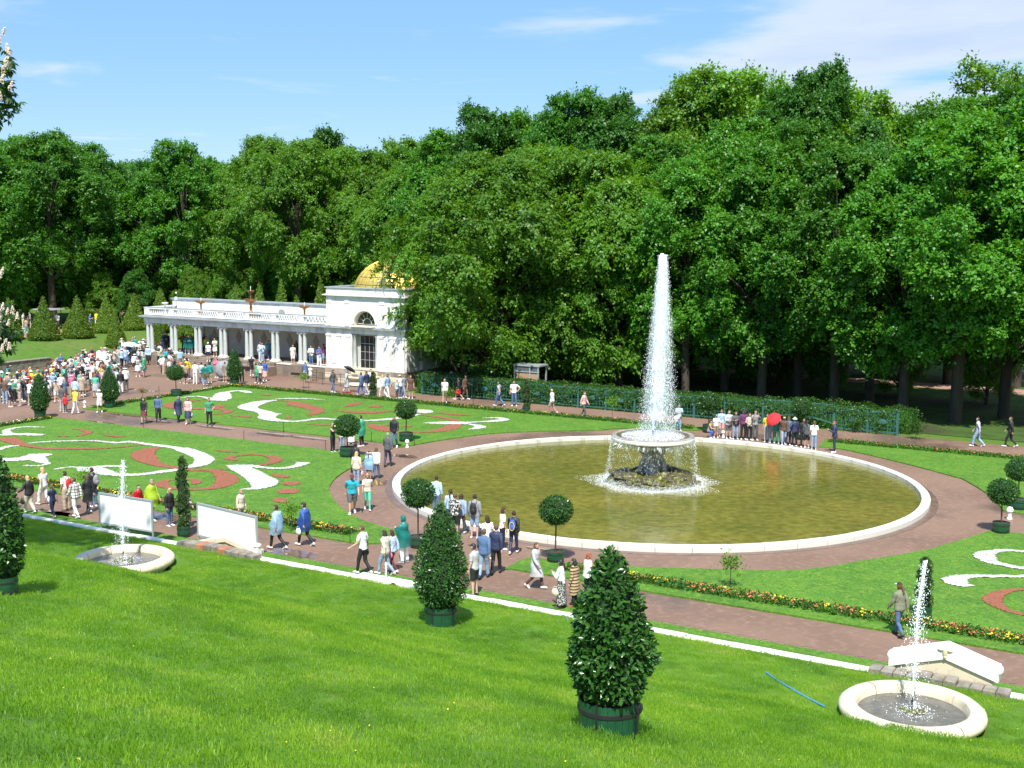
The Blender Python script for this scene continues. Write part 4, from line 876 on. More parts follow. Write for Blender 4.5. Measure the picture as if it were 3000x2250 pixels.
mb.add(vo, [(4 * k + j, 4 * k + j + 1, 4 * k + 5 + j, 4 * k + 4 + j) for k in range(n_) for j in range(3)]); mb.build('arch_moulding', MARBLE_W, pv)
pb('window_sill', MARBLE_C, cx_ - 1.05, cx_ + 1.05, -.42, .3, 4.56, 4.66, .02)
for x in (.12, 1.9, 5.35, PW - .55):
    pb('upper_pilaster', MARBLE_W, x, x + .42, -.055, -.003, 4.6, 6.38); pb('upper_capital', MARBLE_W, x - .03, x + .45, -.09, -.003, 6.383, 6.6)
pb('upper_string', MARBLE_W, -.03, PW + .04, -.035, -.003, 6.603, 6.66)
for y in (.15, 3.0, 5.9, PD - .55): pb('upper_pilaster', MARBLE_W, PW + .003, PW + .06, y, y + .42, 4.6, 6.38)
pb('side_window', GLASS, PW + .003, PW + .03, 1.2, 2.4, 4.7, 5.6)
pb('upper_cornice', MARBLE_W, -.1, PW + .1, -.12, PD + .1, 6.903, 6.98); pb('upper_cornice', MARBLE_W, -.22, PW + .22, -.26, PD + .2, 6.983, 7.07)
pb('parapet', MARBLE_W, .02, PW - .02, -.02, .5, 7.073, 7.58); pb('parapet', MARBLE_W, .02, .5, .503, PD, 7.073, 7.58); pb('parapet', MARBLE_W, PW - .5, PW - .02, .503, PD, 7.073, 7.58); pb('parapet', MARBLE_W, .503, PW - .503, PD - .5, PD, 7.073, 7.58)
pb('parapet_cap', ROOF, -.08, PW + .08, -.12, .58, 7.583, 7.66); pb('parapet_cap', ROOF, -.08, .6, .583, PD, 7.583, 7.66); pb('parapet_cap', ROOF, PW - .6, PW + .08, .583, PD, 7.583, 7.66)
pb('pavilion_roof', ROOF, .505, PW - .505, .505, PD - .505, 6.99, 7.2)
dome = link('dome', None, None, pv, (3.85, 4.6, 7.205)); dome.empty_display_size = .2
DR, DH, NR, NSg = 3.55, 2.68, 6, 28
mb = MB(); mb.lathe([((DR - .06) * math.cos(math.pi / 2 * k / 14), (DH - .05) * math.sin(math.pi / 2 * k / 14)) for k in range(14)] + [(.001, DH - .05)], 56, close=False); o = mb.build('dome_core', GOLD_D, dome, True)
for r_ in range(NR):
    t0 = math.pi / 2 * r_ / NR * .92; t1 = math.pi / 2 * (r_ + 1) / NR * .92 - .02; a1 = 2 * math.pi / NSg - .03; V = []
    for (aa, tt) in ((0, t0), (a1 / 2, t0), (a1, t0), (a1, (t0 + t1) / 2), (a1, t1), (a1 / 2, t1), (0, t1), (0, (t0 + t1) / 2), (a1 / 2, (t0 + t1) / 2)):
        k_ = 1.012 if (aa, tt) == (a1 / 2, (t0 + t1) / 2) else 1
        V.append((DR * math.cos(tt) * math.cos(aa) * k_, DR * math.cos(tt) * math.sin(aa) * k_, DH * math.sin(tt) * k_))
    mb = MB(); mb.add(V, [(0, 1, 8, 7), (1, 2, 3, 8), (8, 3, 4, 5), (7, 8, 5, 6)]); pm = mb.mesh('gold_panel', GOLD)
    for s_ in range(NSg):
        o = link('gold_panel', pm, None, dome); o.rotation_euler = (0, 0, 2 * math.pi * s_ / NSg)
mb = MB()
for s_ in range(NSg):
    a = 2 * math.pi * s_ / NSg - .015; mb.tube([(DR * 1.01 * math.cos(t_) * math.cos(a), DR * 1.01 * math.cos(t_) * math.sin(a), DH * 1.01 * math.sin(t_)) for t_ in [math.pi / 2 * k / 10 * .93 for k in range(11)]], .035, 5, cap=False)
o = mb.build('dome_ribs', GOLD, dome, True); o['kind'] = 'stuff'
mb = MB(); mb.lathe([(.5, DH - .1), (.42, DH + .0), (.45, DH + .12), (.68, DH + .18), (.70, DH + .25), (.4, DH + .27), (.001, DH + .25)], 24, close=False); mb.build('finial', GOLD, dome, True)
# half round basins at the pavilion
def half_basin(name, u, v, rz, R, m, label):
    t = thing(name, label, 'fountain basin', P(u, v, 0), TH + rz)
    mb = MB(); mb.lathe([(R - .1, 0), (R, .08), (R - .15, .2), (R - .25, .42), (R - .1, .6), (R + .02, .66), (R, .74), (R - .2, .74), (R - .28, .55)], 22, 0, 0, math.pi, 2 * math.pi, close=False); mb.build('basin_wall', m, t, True)
    mb = MB(); mb.lathe([(R - .25, .60), (.001, .60)], 22, 0, 0, math.pi, 2 * math.pi, close=False); mb.build('water', BASINW, t)
half_basin('wall_basin', -59.1, 78.40, 0, 1.45, MARBLE_C, 'half round cream marble basin under the tall pavilion window'); half_basin('wall_basin', -55.1, 83.2, math.pi / 2, 1.6, STONE, 'shaded half round stone basin against the side of the pavilion')
t = garden('planter_block', 'low white marble block standing against the pavilion plinth', 'stone block', -56.8, 77.9); pb('block', MARBLE, -.45, .45, -.3, .3, 0, .62, .03, t)
def railing(name, pts, label, h=.95):
    t = thing(name, label, 'railing', (*xy(*pts[0]), 0)); b0 = xy(*pts[0]); Pz = [Vector((xy(*p)[0] - b0[0], xy(*p)[1] - b0[1], 0)) for p in pts]
    for a, b in zip(Pz[:-1], Pz[1:]):
        for z in (.12, h * .55, h): mb = MB(); mb.tube([a + Vector((0, 0, z)), b + Vector((0, 0, z))], .016, 5); mb.build('rail', IRON, t)
        n = max(1, int((b - a).length / 1.4))
        for i in range(n + (b is Pz[-1])): q = a.lerp(b, i / n); mb = MB(); mb.tube([q, q + Vector((0, 0, h + .03))], .02, 5); mb.build('post', IRON, t)
railing('iron_railing', [(-63.6, 78.0), (-63.6, 76.6), (-60.0, 76.5), (-57.9, 76.6), (-57.5, 77.5)], 'thin black iron railing round the basin before the pavilion')
railing('iron_railing', [(-54.4, 79.4), (-52.6, 79.4), (-51.8, 80.4), (-51.8, 86)], 'black iron railing round the shaded side basin of the pavilion')
# marble lions on the flank walls
for (u, lab) in ((-81.1 + .55, 'left reclining granite lion on the stair wall of the colonnade'), (-70.7, 'right reclining granite lion on the stair wall of the colonnade')):
    t = garden('lion_statue', lab, 'statue', u, 78.4, .82); mb = MB()
    mb.ell((0, .1, .2), (.22, .55, .2), 14, 9); mb.ell((0, -.42, .42), (.2, .2, .22), 12, 8); mb.ell((0, -.58, .38), (.1, .12, .1)); mb.ell((0, -.3, .32), (.19, .25, .25), 12, 8)
    for s_ in (-1, 1): mb.tube([(s_ * .15, -.25, .12), (s_ * .15, -.6, .06), (s_ * .14, -.78, .05)], [.07, .06, .07], 8); mb.ell((s_ * .2, .45, .14), (.1, .22, .14), 10, 7)
    mb.tube([(0, .6, .12), (.15, .75, .08), (.25, .6, .06)], [.04, .03, .04], 6); mb.build('lion_body', STONE, t, True)
    mb = MB(); mb.box(-.32, .32, -.85, .75, -.0, .0 + .03); mb.build('lion_slab', GRANITE, t)

# ------------------------------------------------------------------ trellis fence, hedge and ivy
fence = garden('trellis_fence', 'dark green wooden trellis fence with square lattice overgrown by creeper', 'fence', -50, 76.35)
posts = [-52.1, -49.9, -47.7, -45.55] + [-43.3 + 2.16 * i for i in range(8)] + [-25.6, -21.0, -18.9, -17.1]
def fb(name, x0, x1, y0, y1, z0, z1, par=None): mb = MB(); mb.box(x0 + 50, x1 + 50, y0, y1, z0, z1); return mb.build(name, TREL, par or fence)
for p in posts: fb('post', p - .07, p + .07, -.07, .07, 0, 1.47); fb('post_cap', p - .1, p + .1, -.1, .1, 1.473, 1.51)
for a, b in zip(posts[:-1], posts[1:]):
    arch = b - a > 3
    if arch:    # the bay over a low arched opening
        zt = 1.62; fb('rail', a + .072, b - .072, -.03, .03, zt - .07, zt)
        n = 15; mb = MB(); vo = []
        for k in range(n + 1):
            x = a + .08 + (b - a - .16) * k / n; zz = .36 + .36 * math.sin(math.pi * k / n); vo += [(x + 50, -.04, zz), (x + 50, -.04, zz + .09), (x + 50, .04, zz + .09), (x + 50, .04, zz)]
        mb.add(vo, [(4 * k + j, 4 * k + (j + 1) % 4, 4 * k + 4 + (j + 1) % 4, 4 * k + 4 + j) for k in range(n) for j in range(4)]); mb.build('arch_rail', TREL, fence)
        for k in range(1, 18):
            x = a + (b - a) * k / 18; z0 = .46 + .36 * math.sin(math.pi * k / 18); fb('lattice_slat', x - .017, x + .017, -.015, .0, z0, zt - .072)
        for z in (.95, 1.12, 1.29, 1.46): fb('lattice_slat', a + .072, b - .072, .002, .016, z - .016, z + .016)
        continue
    fb('rail', a + .072, b - .072, -.035, .035, 1.33, 1.42); fb('rail', a + .072, b - .072, -.035, .035, .10, .19)
    for k in range(1, 9):
        if k in (4, 5): continue
        x = a + (b - a) * k / 9; fb('lattice_slat', x - .016, x + .016, -.015, .0, .192, 1.328)
    for z in (.38, .57, .95, 1.14): fb('lattice_slat', a + .072, b - .072, .002, .016, z - .015, z + .015)
    c = (a + b) / 2; mb = MB(); mb.lathe([(.001, -.0), (.17, .012), (.20, .03), (.17, .045), (.001, .05)], 16, close=False)
    o = mb.build('medallion', TREL, fence, loc=(c + 50, -.02, .76)); o.rotation_euler = (math.pi / 2, 0, 0); o.scale = (1.35, .8, 1)
def leafy_box(name, u0, u1, v0, v1, z0, z1, n, m, seed, label, cat='hedge', size=.11, noise=.1, core=True):
    rng = np.random.default_rng(seed); L_, Wd, Hh = u1 - u0, v1 - v0, z1 - z0
    t = garden(name, label, cat, u0, v0, z0)
    f = rng.random(n); a = rng.random(n) * L_; b = rng.random(n); areaF, areaT, areaE = Hh * L_, Wd * L_, Wd * Hh; tot = 2 * areaF + areaT + 2 * areaE
    p = np.zeros((n, 3)); nn = np.zeros((n, 3)); c = f * tot
    s0 = c < areaF; p[s0] = np.c_[a[s0], np.zeros(s0.sum()), b[s0] * Hh]; nn[s0] = (0, -1, 0)
    s1 = (c >= areaF) & (c < 2 * areaF); p[s1] = np.c_[a[s1], np.full(s1.sum(), Wd), b[s1] * Hh]; nn[s1] = (0, 1, 0)
    s2 = (c >= 2 * areaF) & (c < 2 * areaF + areaT); p[s2] = np.c_[a[s2], b[s2] * Wd, np.full(s2.sum(), Hh)]; nn[s2] = (0, 0, 1)
    s3 = c >= 2 * areaF + areaT; e = rng.random(s3.sum()) < .5; p[s3] = np.c_[np.where(e, 0, L_), b[s3] * Wd, rng.random(s3.sum()) * Hh]; nn[s3] = np.c_[np.where(e, -1, 1), np.zeros((s3.sum(), 2))]
    bump = np.array([mnoise.noise(Vector((x * 1.1, y * 1.5 + seed, z * 1.6))) for x, y, z in p]); p = p + nn * (bump * noise * 1.6 + rng.random(n) * noise)[:, None]
    T = rng.normal(size=(n, 3)) * .7 + np.array([0, 0, -.35]); No = nn + rng.normal(size=(n, 3)) * .55 + np.array([0, 0, .3])
    V, Q = cards(p, T, No, size * (.7 + .7 * rng.random(n)), size * (.5 + .5 * rng.random(n))); link('foliage', np_mesh('foliage', V, Q, m), None, t)
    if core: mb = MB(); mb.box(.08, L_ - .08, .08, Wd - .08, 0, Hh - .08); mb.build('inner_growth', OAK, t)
    return t
leafy_box('clipped_hedge', -53, -26.2, 76.75, 78.1, 0, 1.45, 15000, HEDGE, 1, 'long clipped hedge directly behind the trellis fence left of the arch')
leafy_box('clipped_hedge', -26, -16.4, 77.3, 78.5, 0, 1.38, 6500, HEDGE, 2, 'rounded clipped hedge behind the arched bay of the trellis fence', noise=.2)
# creeper on the fence itself
rng = np.random.default_rng(8); n = 9000; a = rng.random(n) * 35.4; z = .1 + rng.random(n) ** .8 * 1.5; w_ = np.array([mnoise.noise(Vector((x * .9, zz * 1.3, 2.2))) + .6 * mnoise.noise(Vector((x * 3.1, zz * 3.3, 7))) for x, zz in zip(a, z)])
k = w_ > -.08 - .15 * (z > 1.1); k &= ~((a > 26.6) & (a < 30.8) & (z < .85)); a, z = a[k], z[k]; n = len(a)
V, Q = cards(np.c_[a - 2.3, -.05 - rng.random(n) * .12 + .12 * (rng.random(n) < .5), z], rng.normal(size=(n, 3)) * .6 + (0, -.1, -.5), rng.normal(size=(n, 3)) * .4 + (0, -1, .4), .07 + rng.random(n) * .09, .06 + rng.random(n) * .06)
link('creeper', np_mesh('creeper', V, Q, HEDGE), None, fence)

# ------------------------------------------------------------------ kiosk behind the fence, retaining wall, small things
t = garden('glazed_kiosk', 'grey framed glazed kiosk standing behind the trellis under the trees', 'kiosk', -44.6, 79.6)
for x in (-1.05, .25, .95): 
    for y in (-.6, .6): pb('post', GREYM, x - .05, x + .05, y - .05, y + .05, 0, 2.3, 0, t)
pb('roof', GREYM, -1.15, 1.08, -.7, .7, 2.303, 2.42, 0, t); pb('beam', GREYM, -1.1, 1.02, -.66, -.56, 1.86, 1.94, 0, t); pb('header_panel', mat('dark_slate_panel', (.10, .12, .12), .5), -.98, .92, -.63, -.60, 1.95, 2.28, 0, t)
pb('notice_panel', mat('tan_panel', (.40, .27, .16), .7), -.95, .88, -.60, -.58, 1.35, 1.84, 0, t); pb('notice_panel', WHITE, .33, .9, -.62, -.59, .8, 1.3, 0, t); pb('back_panel', GREYM, -.98, .92, .55, .58, .4, 1.2, 0, t)
rw = thing('retaining_wall', 'dark stone retaining wall holding back the grass bank at far left', 'wall', (*xy(-88.6, 60), 0), TH)
rk = random.Random(3)
for r_ in range(3):
    for i in range(14):
        a = 0 + i * .9 - (.45 if r_ % 2 else 0); mb = MB(); mb.box(-.22, .22, a + .01, a + .88, r_ * .33 - .05, r_ * .33 + .26, .015); mb.build('wall_stone', STONE, rw)
mb = MB(); mb.box(-.28, .28, -.5, 12.3, .945, 1.03, .02); mb.build('coping', STONE, rw)
tag(grid_mesh('grass_bank', np.array([-88.35 - .45 * i for i in range(6)]), np.arange(59.5, 72.5, 1.0), lambda u, v: .92 if u > -90 else max(.92, Zw(u, v) + .03), FARLAWN), kind='structure')

def board(pl, pr, z0, zt, label):
    a = Vector((*pl, 0)); b = Vector((*pr, 0)); d = (b - a); L_ = d.length; ang = math.atan2(d.y, d.x)
    t = thing('display_board', label, 'display board', (a.x, a.y, 0), ang, 'white display boards beside the front path')
    fr = MB(); fr.box(-.05, L_ + .05, -.035, .035, z0, z0 + .07); fr.box(-.05, L_ + .05, -.035, .035, zt - .07, zt); fr.box(-.052, .02, -.038, .038, z0 + .0, zt + .002); fr.box(L_ - .02, L_ + .052, -.038, .038, z0, zt + .002); fr.build('frame', GREYM, t)
    for x in (-.04, L_): mb = MB(); mb.box(x, x + .05, -.03, .03, -.1, z0 - .002); mb.build('leg', GREYM, t)
    mb = MB(); mb.box(.022, L_ - .022, -.015, .015, z0 + .072, zt - .072); mb.build('panel', BOARD, t)
    for k in range(1, 4): x = L_ * k / 4; mb = MB(); mb.box(x - .003, x + .003, -.0165, -.0152, z0 + .08, zt - .08); mb.build('seam', GREYM, t)
board(G(296, 1549, .08), G(447.5, 1575, .08), .30, 1.62, 'blank white display board in grey frame, left one, behind the slope jet')
board(G(583, 1586, .08), G(752.6, 1631, .08), .30, 1.66, 'blank white display board in grey frame, right one, beside the cream gable')
def stake(px, py, h, k):
    x, y = G(px, py, 0); mb = MB(); mb.tube([(0, 0, 0), (0, 0, h)], .016, 5); mb.ell((0, 0, h), (.025, .025, .025), 6, 4)
    tag(mb.build('iron_stake', IRON, None, loc=(x, y, 0)), k, 'stake', 'thin iron stakes along the lawn edges')
for q, k in ((Z2(792, 522), 'thin iron stake at the middle of the central path, lower edge'), (Z2(1218, 430), 'thin iron stake on the upper lawn edge above the puddles'), (Z1(1549, 378), 'thin iron stake on the path left of the hijab woman'), (Z2(1673, 628), 'thin iron stake just left of the nearer ball tree tub'), (Z3(1421, 570), 'thin iron stake right of the ball tree in the rear lawn corner'), (Z5(308, 1085), 'thin iron stake at the front lawn edge left of the green poncho'), (Z3(1898, 240), 'thin iron stake on the far path beside the rear lawn'), (ZC(1862, 1190), 'thin iron stake near the sapling before the pavilion railing'), (ZC(243, 1240), 'thin iron stake at the left end of the rear lawn'), (Z3(1073, 540), 'thin iron stake beside the man in a green poncho')): stake(*q, .62, k)
def bollard(px, py, k, s=1):
    x, y = G(px, py, 0); t = thing('bollard_lamp', k, 'bollard lamp', (x, y, 0), 0, 'low white bollard lamps')
    mb = MB(); mb.lathe([(.10 * s, 0), (.10 * s, .05), (.07 * s, .08), (.07 * s, .26 * s)], 12, close=False); mb.build('stem', WHITE, t, True)
    mb = MB(); mb.lathe([(.07 * s, .26 * s), (.12 * s, .30 * s), (.12 * s, .38 * s), (.08 * s, .45 * s), (.001, .47 * s)], 12, close=False); mb.build('lamp_head', WHITE, t, True)
bollard(*Z3(1363, 583), 'white bollard lamp in front of the ball tree at the rear lawn corner'); bollard(*Z4(712, 612), 'white bollard lamp behind the ball tree at far right', 1.2); bollard(*Z6(713, 395), 'white bollard lamp among the visitors behind the pool'); bollard(*Z0(785, 1085), 'white bollard lamp beside the yellow shirted visitor')
def hose(pts, k):
    P3 = []
    for px, py in pts: x, y, z = hit(px, py); P3.append((x, y, z + .03))
    b = P3[0]; mb = MB(); sp = smoothpoly([(p[0] - b[0], p[1] - b[1], p[2] - b[2]) for p in P3], 5); mb.tube(sp, .022, 7)
    tag(mb.build('garden_hose', mat('blue_hose', (.05, .22, .45), .45), None, True, b), k, 'hose')
hose([ZD(1185, 1316), ZD(1196, 1322), ZD(1208, 1328), ZD(1221, 1333), ZD(1226, 1342)], 'short end of blue hose crossing the kerb left of the nearest bush'); hose([ZD(1655, 1455), ZD(1680, 1472), ZD(1710, 1490), ZD(1745, 1510), ZD(1782, 1529)], 'blue garden hose lying straight on the grass slope at right')
# puddles
def puddle(f, x, y, rx, ry, k, seed):
    cx, cy = g(f, x, y); mb = MB(); pts = []
    for i in range(36):
        a = i * math.pi / 18; r = 1 + .35 * mnoise.noise(Vector((math.cos(a) * 1.6, math.sin(a) * 1.6, seed))) + .2 * mnoise.noise(Vector((math.cos(a) * 4, math.sin(a) * 4, seed + 4))); q = Vector((rx * r * math.cos(a), ry * r * math.sin(a))); pts.append((q.x * CT - q.y * ST, q.x * ST + q.y * CT))
    mb.add([(p[0], p[1], 0) for p in pts], [tuple(range(36))]); o = mb.build('puddle', PUD, None, loc=(cx, cy, .005)); tag(o, k, 'puddle', 'rain puddles on the garden paths')
for i, (f, x, y, rx, ry, k) in enumerate(((Z2, 500, 378, 1.7, .42, 'long rain puddle on the central path reflecting the colonnade, left of the stake'), (Z2, 1120, 452, 1.5, .42, 'rain puddle on the central path right of the first stake'), (Z2, 1490, 492, 1.6, .35, 'rain puddle on the central path nearest the ball tree'), (Z1, 1350, 243, 1.6, .35, 'rain puddle on the central path near the left lawn corners'), (Z1, 1080, 325, 1.2, .3, 'narrow rain puddle at the upper edge of the front lawn'), (Z1, 1700, 312, 1.1, .5, 'rain puddle under the woman in the teal jacket'), (Z5, 690, 458, 1.0, .4, 'puddle over a drain beside the pool rim'), (Z1, 500, 1310, 1.3, .6, 'puddle behind the girl in navy on the front path'), (Z1, 650, 1325, .9, .5, 'puddle right of the girl in navy on the front path'), (Z5, 520, 650, .9, .7, 'wet patch on the ring path beside the pool rim'), (src((0, 1150, 2.212)), 1880, 1040, 1.2, .5, 'shallow puddle between the two blue ponchos'), (Z1, 1800, 1340, 1.2, .5, 'puddle under the woman in black jacket and jeans'), (Z0, 1350, 930, 1.2, .3, 'small puddle in front of the colonnade steps'), (Z5, 1700, 2000 - 1000 + 130, .8, .3, 'small puddle at the foot of the pool rim'))): puddle(f, x, y, rx, ry, k, i * 3.1)
mb = MB(); mb.lathe([(.28, .008), (.001, .008)], 20, close=False)
for k in range(-4, 5): mb.box(k * .055 - .012, k * .055 + .012, -.2, .2, .009, .016)
tag(mb.build('drain_grate', IRON, None, loc=(*g(Z5, 692, 458), .004)), 'round iron drain grate set in the wet ring path', 'drain')
# low hoop wire edging along the path beside the kerb
he = garden('hoop_edging', 'low dark wire hoop edging between the front path and the kerb', 'edging', -27, 35.6)
mb = MB()
for i in range(64):
    x = i * .42 - 2; mb.tube([(x, 0, .02), (x + .04, 0, .06), (x + .2, .0, .09), (x + .36, 0, .06), (x + .40, 0, .02)], .004, 4, cap=False)
o = mb.build('hoops', IRON, he); o['kind'] = 'stuff'
# notice sign by the side basin
t = garden('notice_sign', 'small white notice on a stand near the shaded side basin', 'sign', *uv(*g(ZT, 1524, 1450)));
mb = MB(); mb.tube([(0, 0, 0), (0, 0, .95)], .018, 6); mb.build('stand', IRON, t); mb = MB(); mb.box(-.16, .16, -.012, .012, .9, 1.4); mb.build('plate', WHITE, t)
for k in range(4): mb = MB(); mb.box(-.11 + .02 * (k % 2), .11 - .03 * (k == 3), -.0145, -.0125, 1.30 - k * .1, 1.33 - k * .1); mb.build('text_line', IRON, t)
# two service carts and a kiosk shelf far off behind the clipped cones
t = garden('souvenir_stall', 'dark souvenir stall with flat canopy behind the second and third cones', 'stall', -107.5, 88.0, 1.55)
for x in (-1, 1):
    for y in (-.7, .7): pb('post', IRON, x - .03, x + .03, y - .03, y + .03, 0, 2.0, 0, t)
pb('canopy', GREYM, -1.3, 1.3, -1, 1, 2.003, 2.1, .03, t); pb('counter', mat('red_brown_counter', (.22, .08, .05), .7), -.9, .9, -.6, .6, .0, .95, .02, t)
mb = MB()
for k in range(8): mb.ell((-.7 + k * .2, -.1 + .05 * (k % 3), 1.06), (.08, .08, .1), 7, 5)
mb.build('goods', mat('mixed_goods', (.35, .15, .12), .7, var=.6, vscale=6), t)

# ------------------------------------------------------------------ clipped cones, tubs, ball trees, spirals, saplings
def revolve_foliage(prof, n, size, m, seed, asp=.55, noise=.05, rough=1.0, z_up=.3, nscale=3, out=.6, leaf8=False, spiral=None):
    """prof: list of (z, r). returns mesh with leaf cards over the surface plus an inner core"""
    rng = np.random.default_rng(seed); pz = np.array([p[0] for p in prof]); pr = np.array([p[1] for p in prof])
    zz = np.linspace(pz[0], pz[-1], 200); rr = np.interp(zz, pz, pr); wgt = (rr + .03) * np.sqrt(1 + np.gradient(rr, zz) ** 2); cdf = np.cumsum(wgt); cdf /= cdf[-1]
    z = np.interp(rng.random(n), cdf, zz); a = rng.random(n) * 6.2832; r = np.interp(z, pz, pr); dr = np.interp(z, zz, np.gradient(rr, zz))
    dep = rng.random(n) ** 1.6 * size * 1.6 * rough
    nb = np.array([mnoise.noise(Vector((math.cos(t) * q * nscale, math.sin(t) * q * nscale, w * nscale + seed))) for t, q, w in zip(a, r, z)])
    r2 = r * (1 + noise * nb * 2) - dep + size * .3
    if spiral: r2 = r2 * (1 - spiral[1] * (.5 + .5 * np.cos(a - z * spiral[0])) ** 3)
    r2 = np.maximum(r2, .01); p = np.c_[r2 * np.cos(a), r2 * np.sin(a), z]
    nn = norm(np.c_[np.cos(a), np.sin(a), -dr]); T = norm(nn * out + rnd_unit(rng, n) * .8 + np.array([0, 0, z_up])); No = nn + rnd_unit(rng, n) * .7 + np.array([0, 0, .45])
    L_ = size * (.7 + .6 * rng.random(n)); Wd = L_ * asp
    if leaf8: return p, T, No, L_, Wd
    return cards(p, T, No, L_, Wd)
def core_mesh(prof, k, m, name='inner_growth', spiral=None):
    mb = MB(); mb.lathe([(max(.004, r * k), z) for z, r in prof], 20)
    me = mb.mesh(name, m, True)
    if spiral:
        for v in me.vertices:
            a = math.atan2(v.co.y, v.co.x); f = 1 - spiral[1] * (.5 + .5 * math.cos(a - v.co.z * spiral[0])) ** 3; v.co.x *= f; v.co.y *= f
    return me
# big clipped spruce cones of the western garden
cprof = [(0, .55), (.15, 1.35), (.4, 1.5), (1.0, 1.22), (2.0, .78), (3.0, .38), (3.9, .08), (4.05, .02)]
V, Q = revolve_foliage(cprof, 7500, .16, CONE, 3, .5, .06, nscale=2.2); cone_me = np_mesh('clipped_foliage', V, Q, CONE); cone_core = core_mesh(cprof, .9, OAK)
def cone(x, y, z, s, label, group):
    t = thing('clipped_cone', label, 'clipped conifer', (x, y, z), (x * 7) % 6, group); t.scale = (s[0], s[0], s[1]); link('foliage', cone_me, None, t); link('inner_growth', cone_core, None, t)
def westpt(px, py):
    z = 0
    for _ in range(30):
        q = G(px, py, z); z = .5 * z + .5 * Zw(*uv(*q))
    return q[0], q[1], z
for (px, py, top, w_, lab) in ((120, 725, 225, 290, 'first big clipped cone from the left edge of the bank'), (540, 725, 205, 350, 'second big clipped cone from the left, widest on the bank'), (950, 695, 195, 350, 'third big clipped cone from the left on the grass bank'), (1300, 640, 175, 290, 'fourth big clipped cone, partly behind a smaller one'), (1412, 812, 370, 245, 'lower clipped cone at the edge of the crowd by the white parasol'), (1640, 605, 165, 300, 'fifth big clipped cone, beside the colonnade end')):
    x, y, z = westpt(*ZG(px, py)); zt = zat(x, y, ZG(px, top)[1]); d = math.hypot(x, y - 0) / F; cone(x, y, z - .1, (w_ / 4.1475 * d / 2.95, (zt - z + .1) / 4.05), lab, 'clipped cones on the western grass bank')
for i, (px, py, ptop, du) in enumerate(((62, 650, 770, 0), (260, 1610, 1595, 0), (460, 1640, 1590, 0))): pass
for i, (px, top, v_) in enumerate(((402, 622, 93), (346, 622, 93), (510, 612, 92), (560, 612, 92), (607, 605, 92), (692, 602, 92), (455, 625, 95), (640, 640, 95))):
    # behind the colonnade only the tops show
    d = ray(px * DS, top * DS); n_ = (-ST, CT); tt = v_ / (d[0] * n_[0] + d[1] * n_[1]); x, y, zt = d[0] * tt, d[1] * tt, H + d[2] * tt
    zg = Zw(*uv(x, y)); lab = 'clipped cone rising behind the colonnade roof, %s from its left end' % ['second', 'first', 'fourth', 'fifth', 'sixth', 'eighth', 'third', 'seventh'][i]
    cone(x, y, zg, (1.05, max(.7, (zt - zg) / 4.05)), lab, 'clipped cones behind the colonnade')
t_ = thing('clipped_cone', 'clipped cone seen through the open left end of the colonnade', 'clipped conifer', P(-87.9, 84.6, .1), 0, 'clipped cones on the western grass bank'); t_.scale = (.85, .85, .8); link('foliage', cone_me, None, t_); link('inner_growth', cone_core, None, t_)

def tub_mesh(R, h):
    mb = MB(); pr = [(R * .93, 0), (R * .97, h * .25), (R, h * .6), (R * 1.02, h), (R * .95, h), (R * .93, h - .06)]; mb.lathe(pr, 24, close=False); return mb.mesh('tub_wall', TUBG, True)
def bands_mesh(R, h):
    mb = MB()
    for z in (h * .22, h * .74): mb.lathe([(R * 1.0, z - .03), (R * 1.03, z - .025), (R * 1.03, z + .025), (R * 1.0, z + .03)], 24, close=False)
    return mb.mesh('iron_band', IRON)
def soil_mesh(R, h): mb = MB(); mb.lathe([(R * .94, h - .06), (.001, h - .03)], 20, close=False); return mb.mesh('soil', SOIL)
TM = {}
def tub(parent, R, h, staves=False):
    s = parent
    if not staves:
        k = 'tub'
        if k not in TM: TM[k] = (tub_mesh(.4, .55), bands_mesh(.4, .55), soil_mesh(.4, .55))
        tb = link('tub', TM[k][0], None, s); tb.scale = (R / .4, R / .4, h / .55); link('iron_band', TM[k][1], None, tb); link('soil', TM[k][2], None, tb)
    else:
        n = 26
        tb = link('tub', soil_mesh(R, h), None, s)
        for i in range(n):
            a0 = 2 * math.pi * i / n; a1 = a0 + 2 * math.pi / n - .012; mb = MB(); mb.lathe([(R * .90, 0), (R * .95, .0), (R * .98, h * .3), (R, h * .65), (R * 1.0, h), (R * .94, h), (R * .93, h * .5), (R * .90, 0)], 2, 0, 0, a0, a1, close=False); mb.build('stave', TUBG, tb, False)
        for z in (h * .76,): mb = MB(); mb.lathe([(R * .98, z - .035), (R * 1.03, z - .03), (R * 1.03, z + .03), (R * .98, z + .035)], 40, close=False); mb.build('iron_band', IRON, tb)
        for k, a in enumerate((-2.05, -.62, .95, 2.5)):
            mb = MB(); c, s_ = math.cos(a), math.sin(a); mb.tube([(R * 1.02 * c, R * 1.02 * s_, h + .02), (R * 1.045 * c, R * 1.045 * s_, h * .75), (R * 1.0 * c, R * 1.0 * s_, .02)], .02, 6); mb.build('iron_strap', IRON, tb)
            if k in (1, 3): mb = MB(); mb.tube([(R * (1.03 + .0) * c, R * 1.03 * s_, h * .76), (R * 1.12 * c, R * 1.12 * s_, h * .80), (R * 1.2 * c, R * 1.2 * s_, h * .92), (R * 1.17 * c, R * 1.17 * s_, h * 1.02), (R * 1.09 * c, R * 1.09 * s_, h * 1.0)], .022, 6); mb.build('hook_handle', IRON, tb)
    return tb
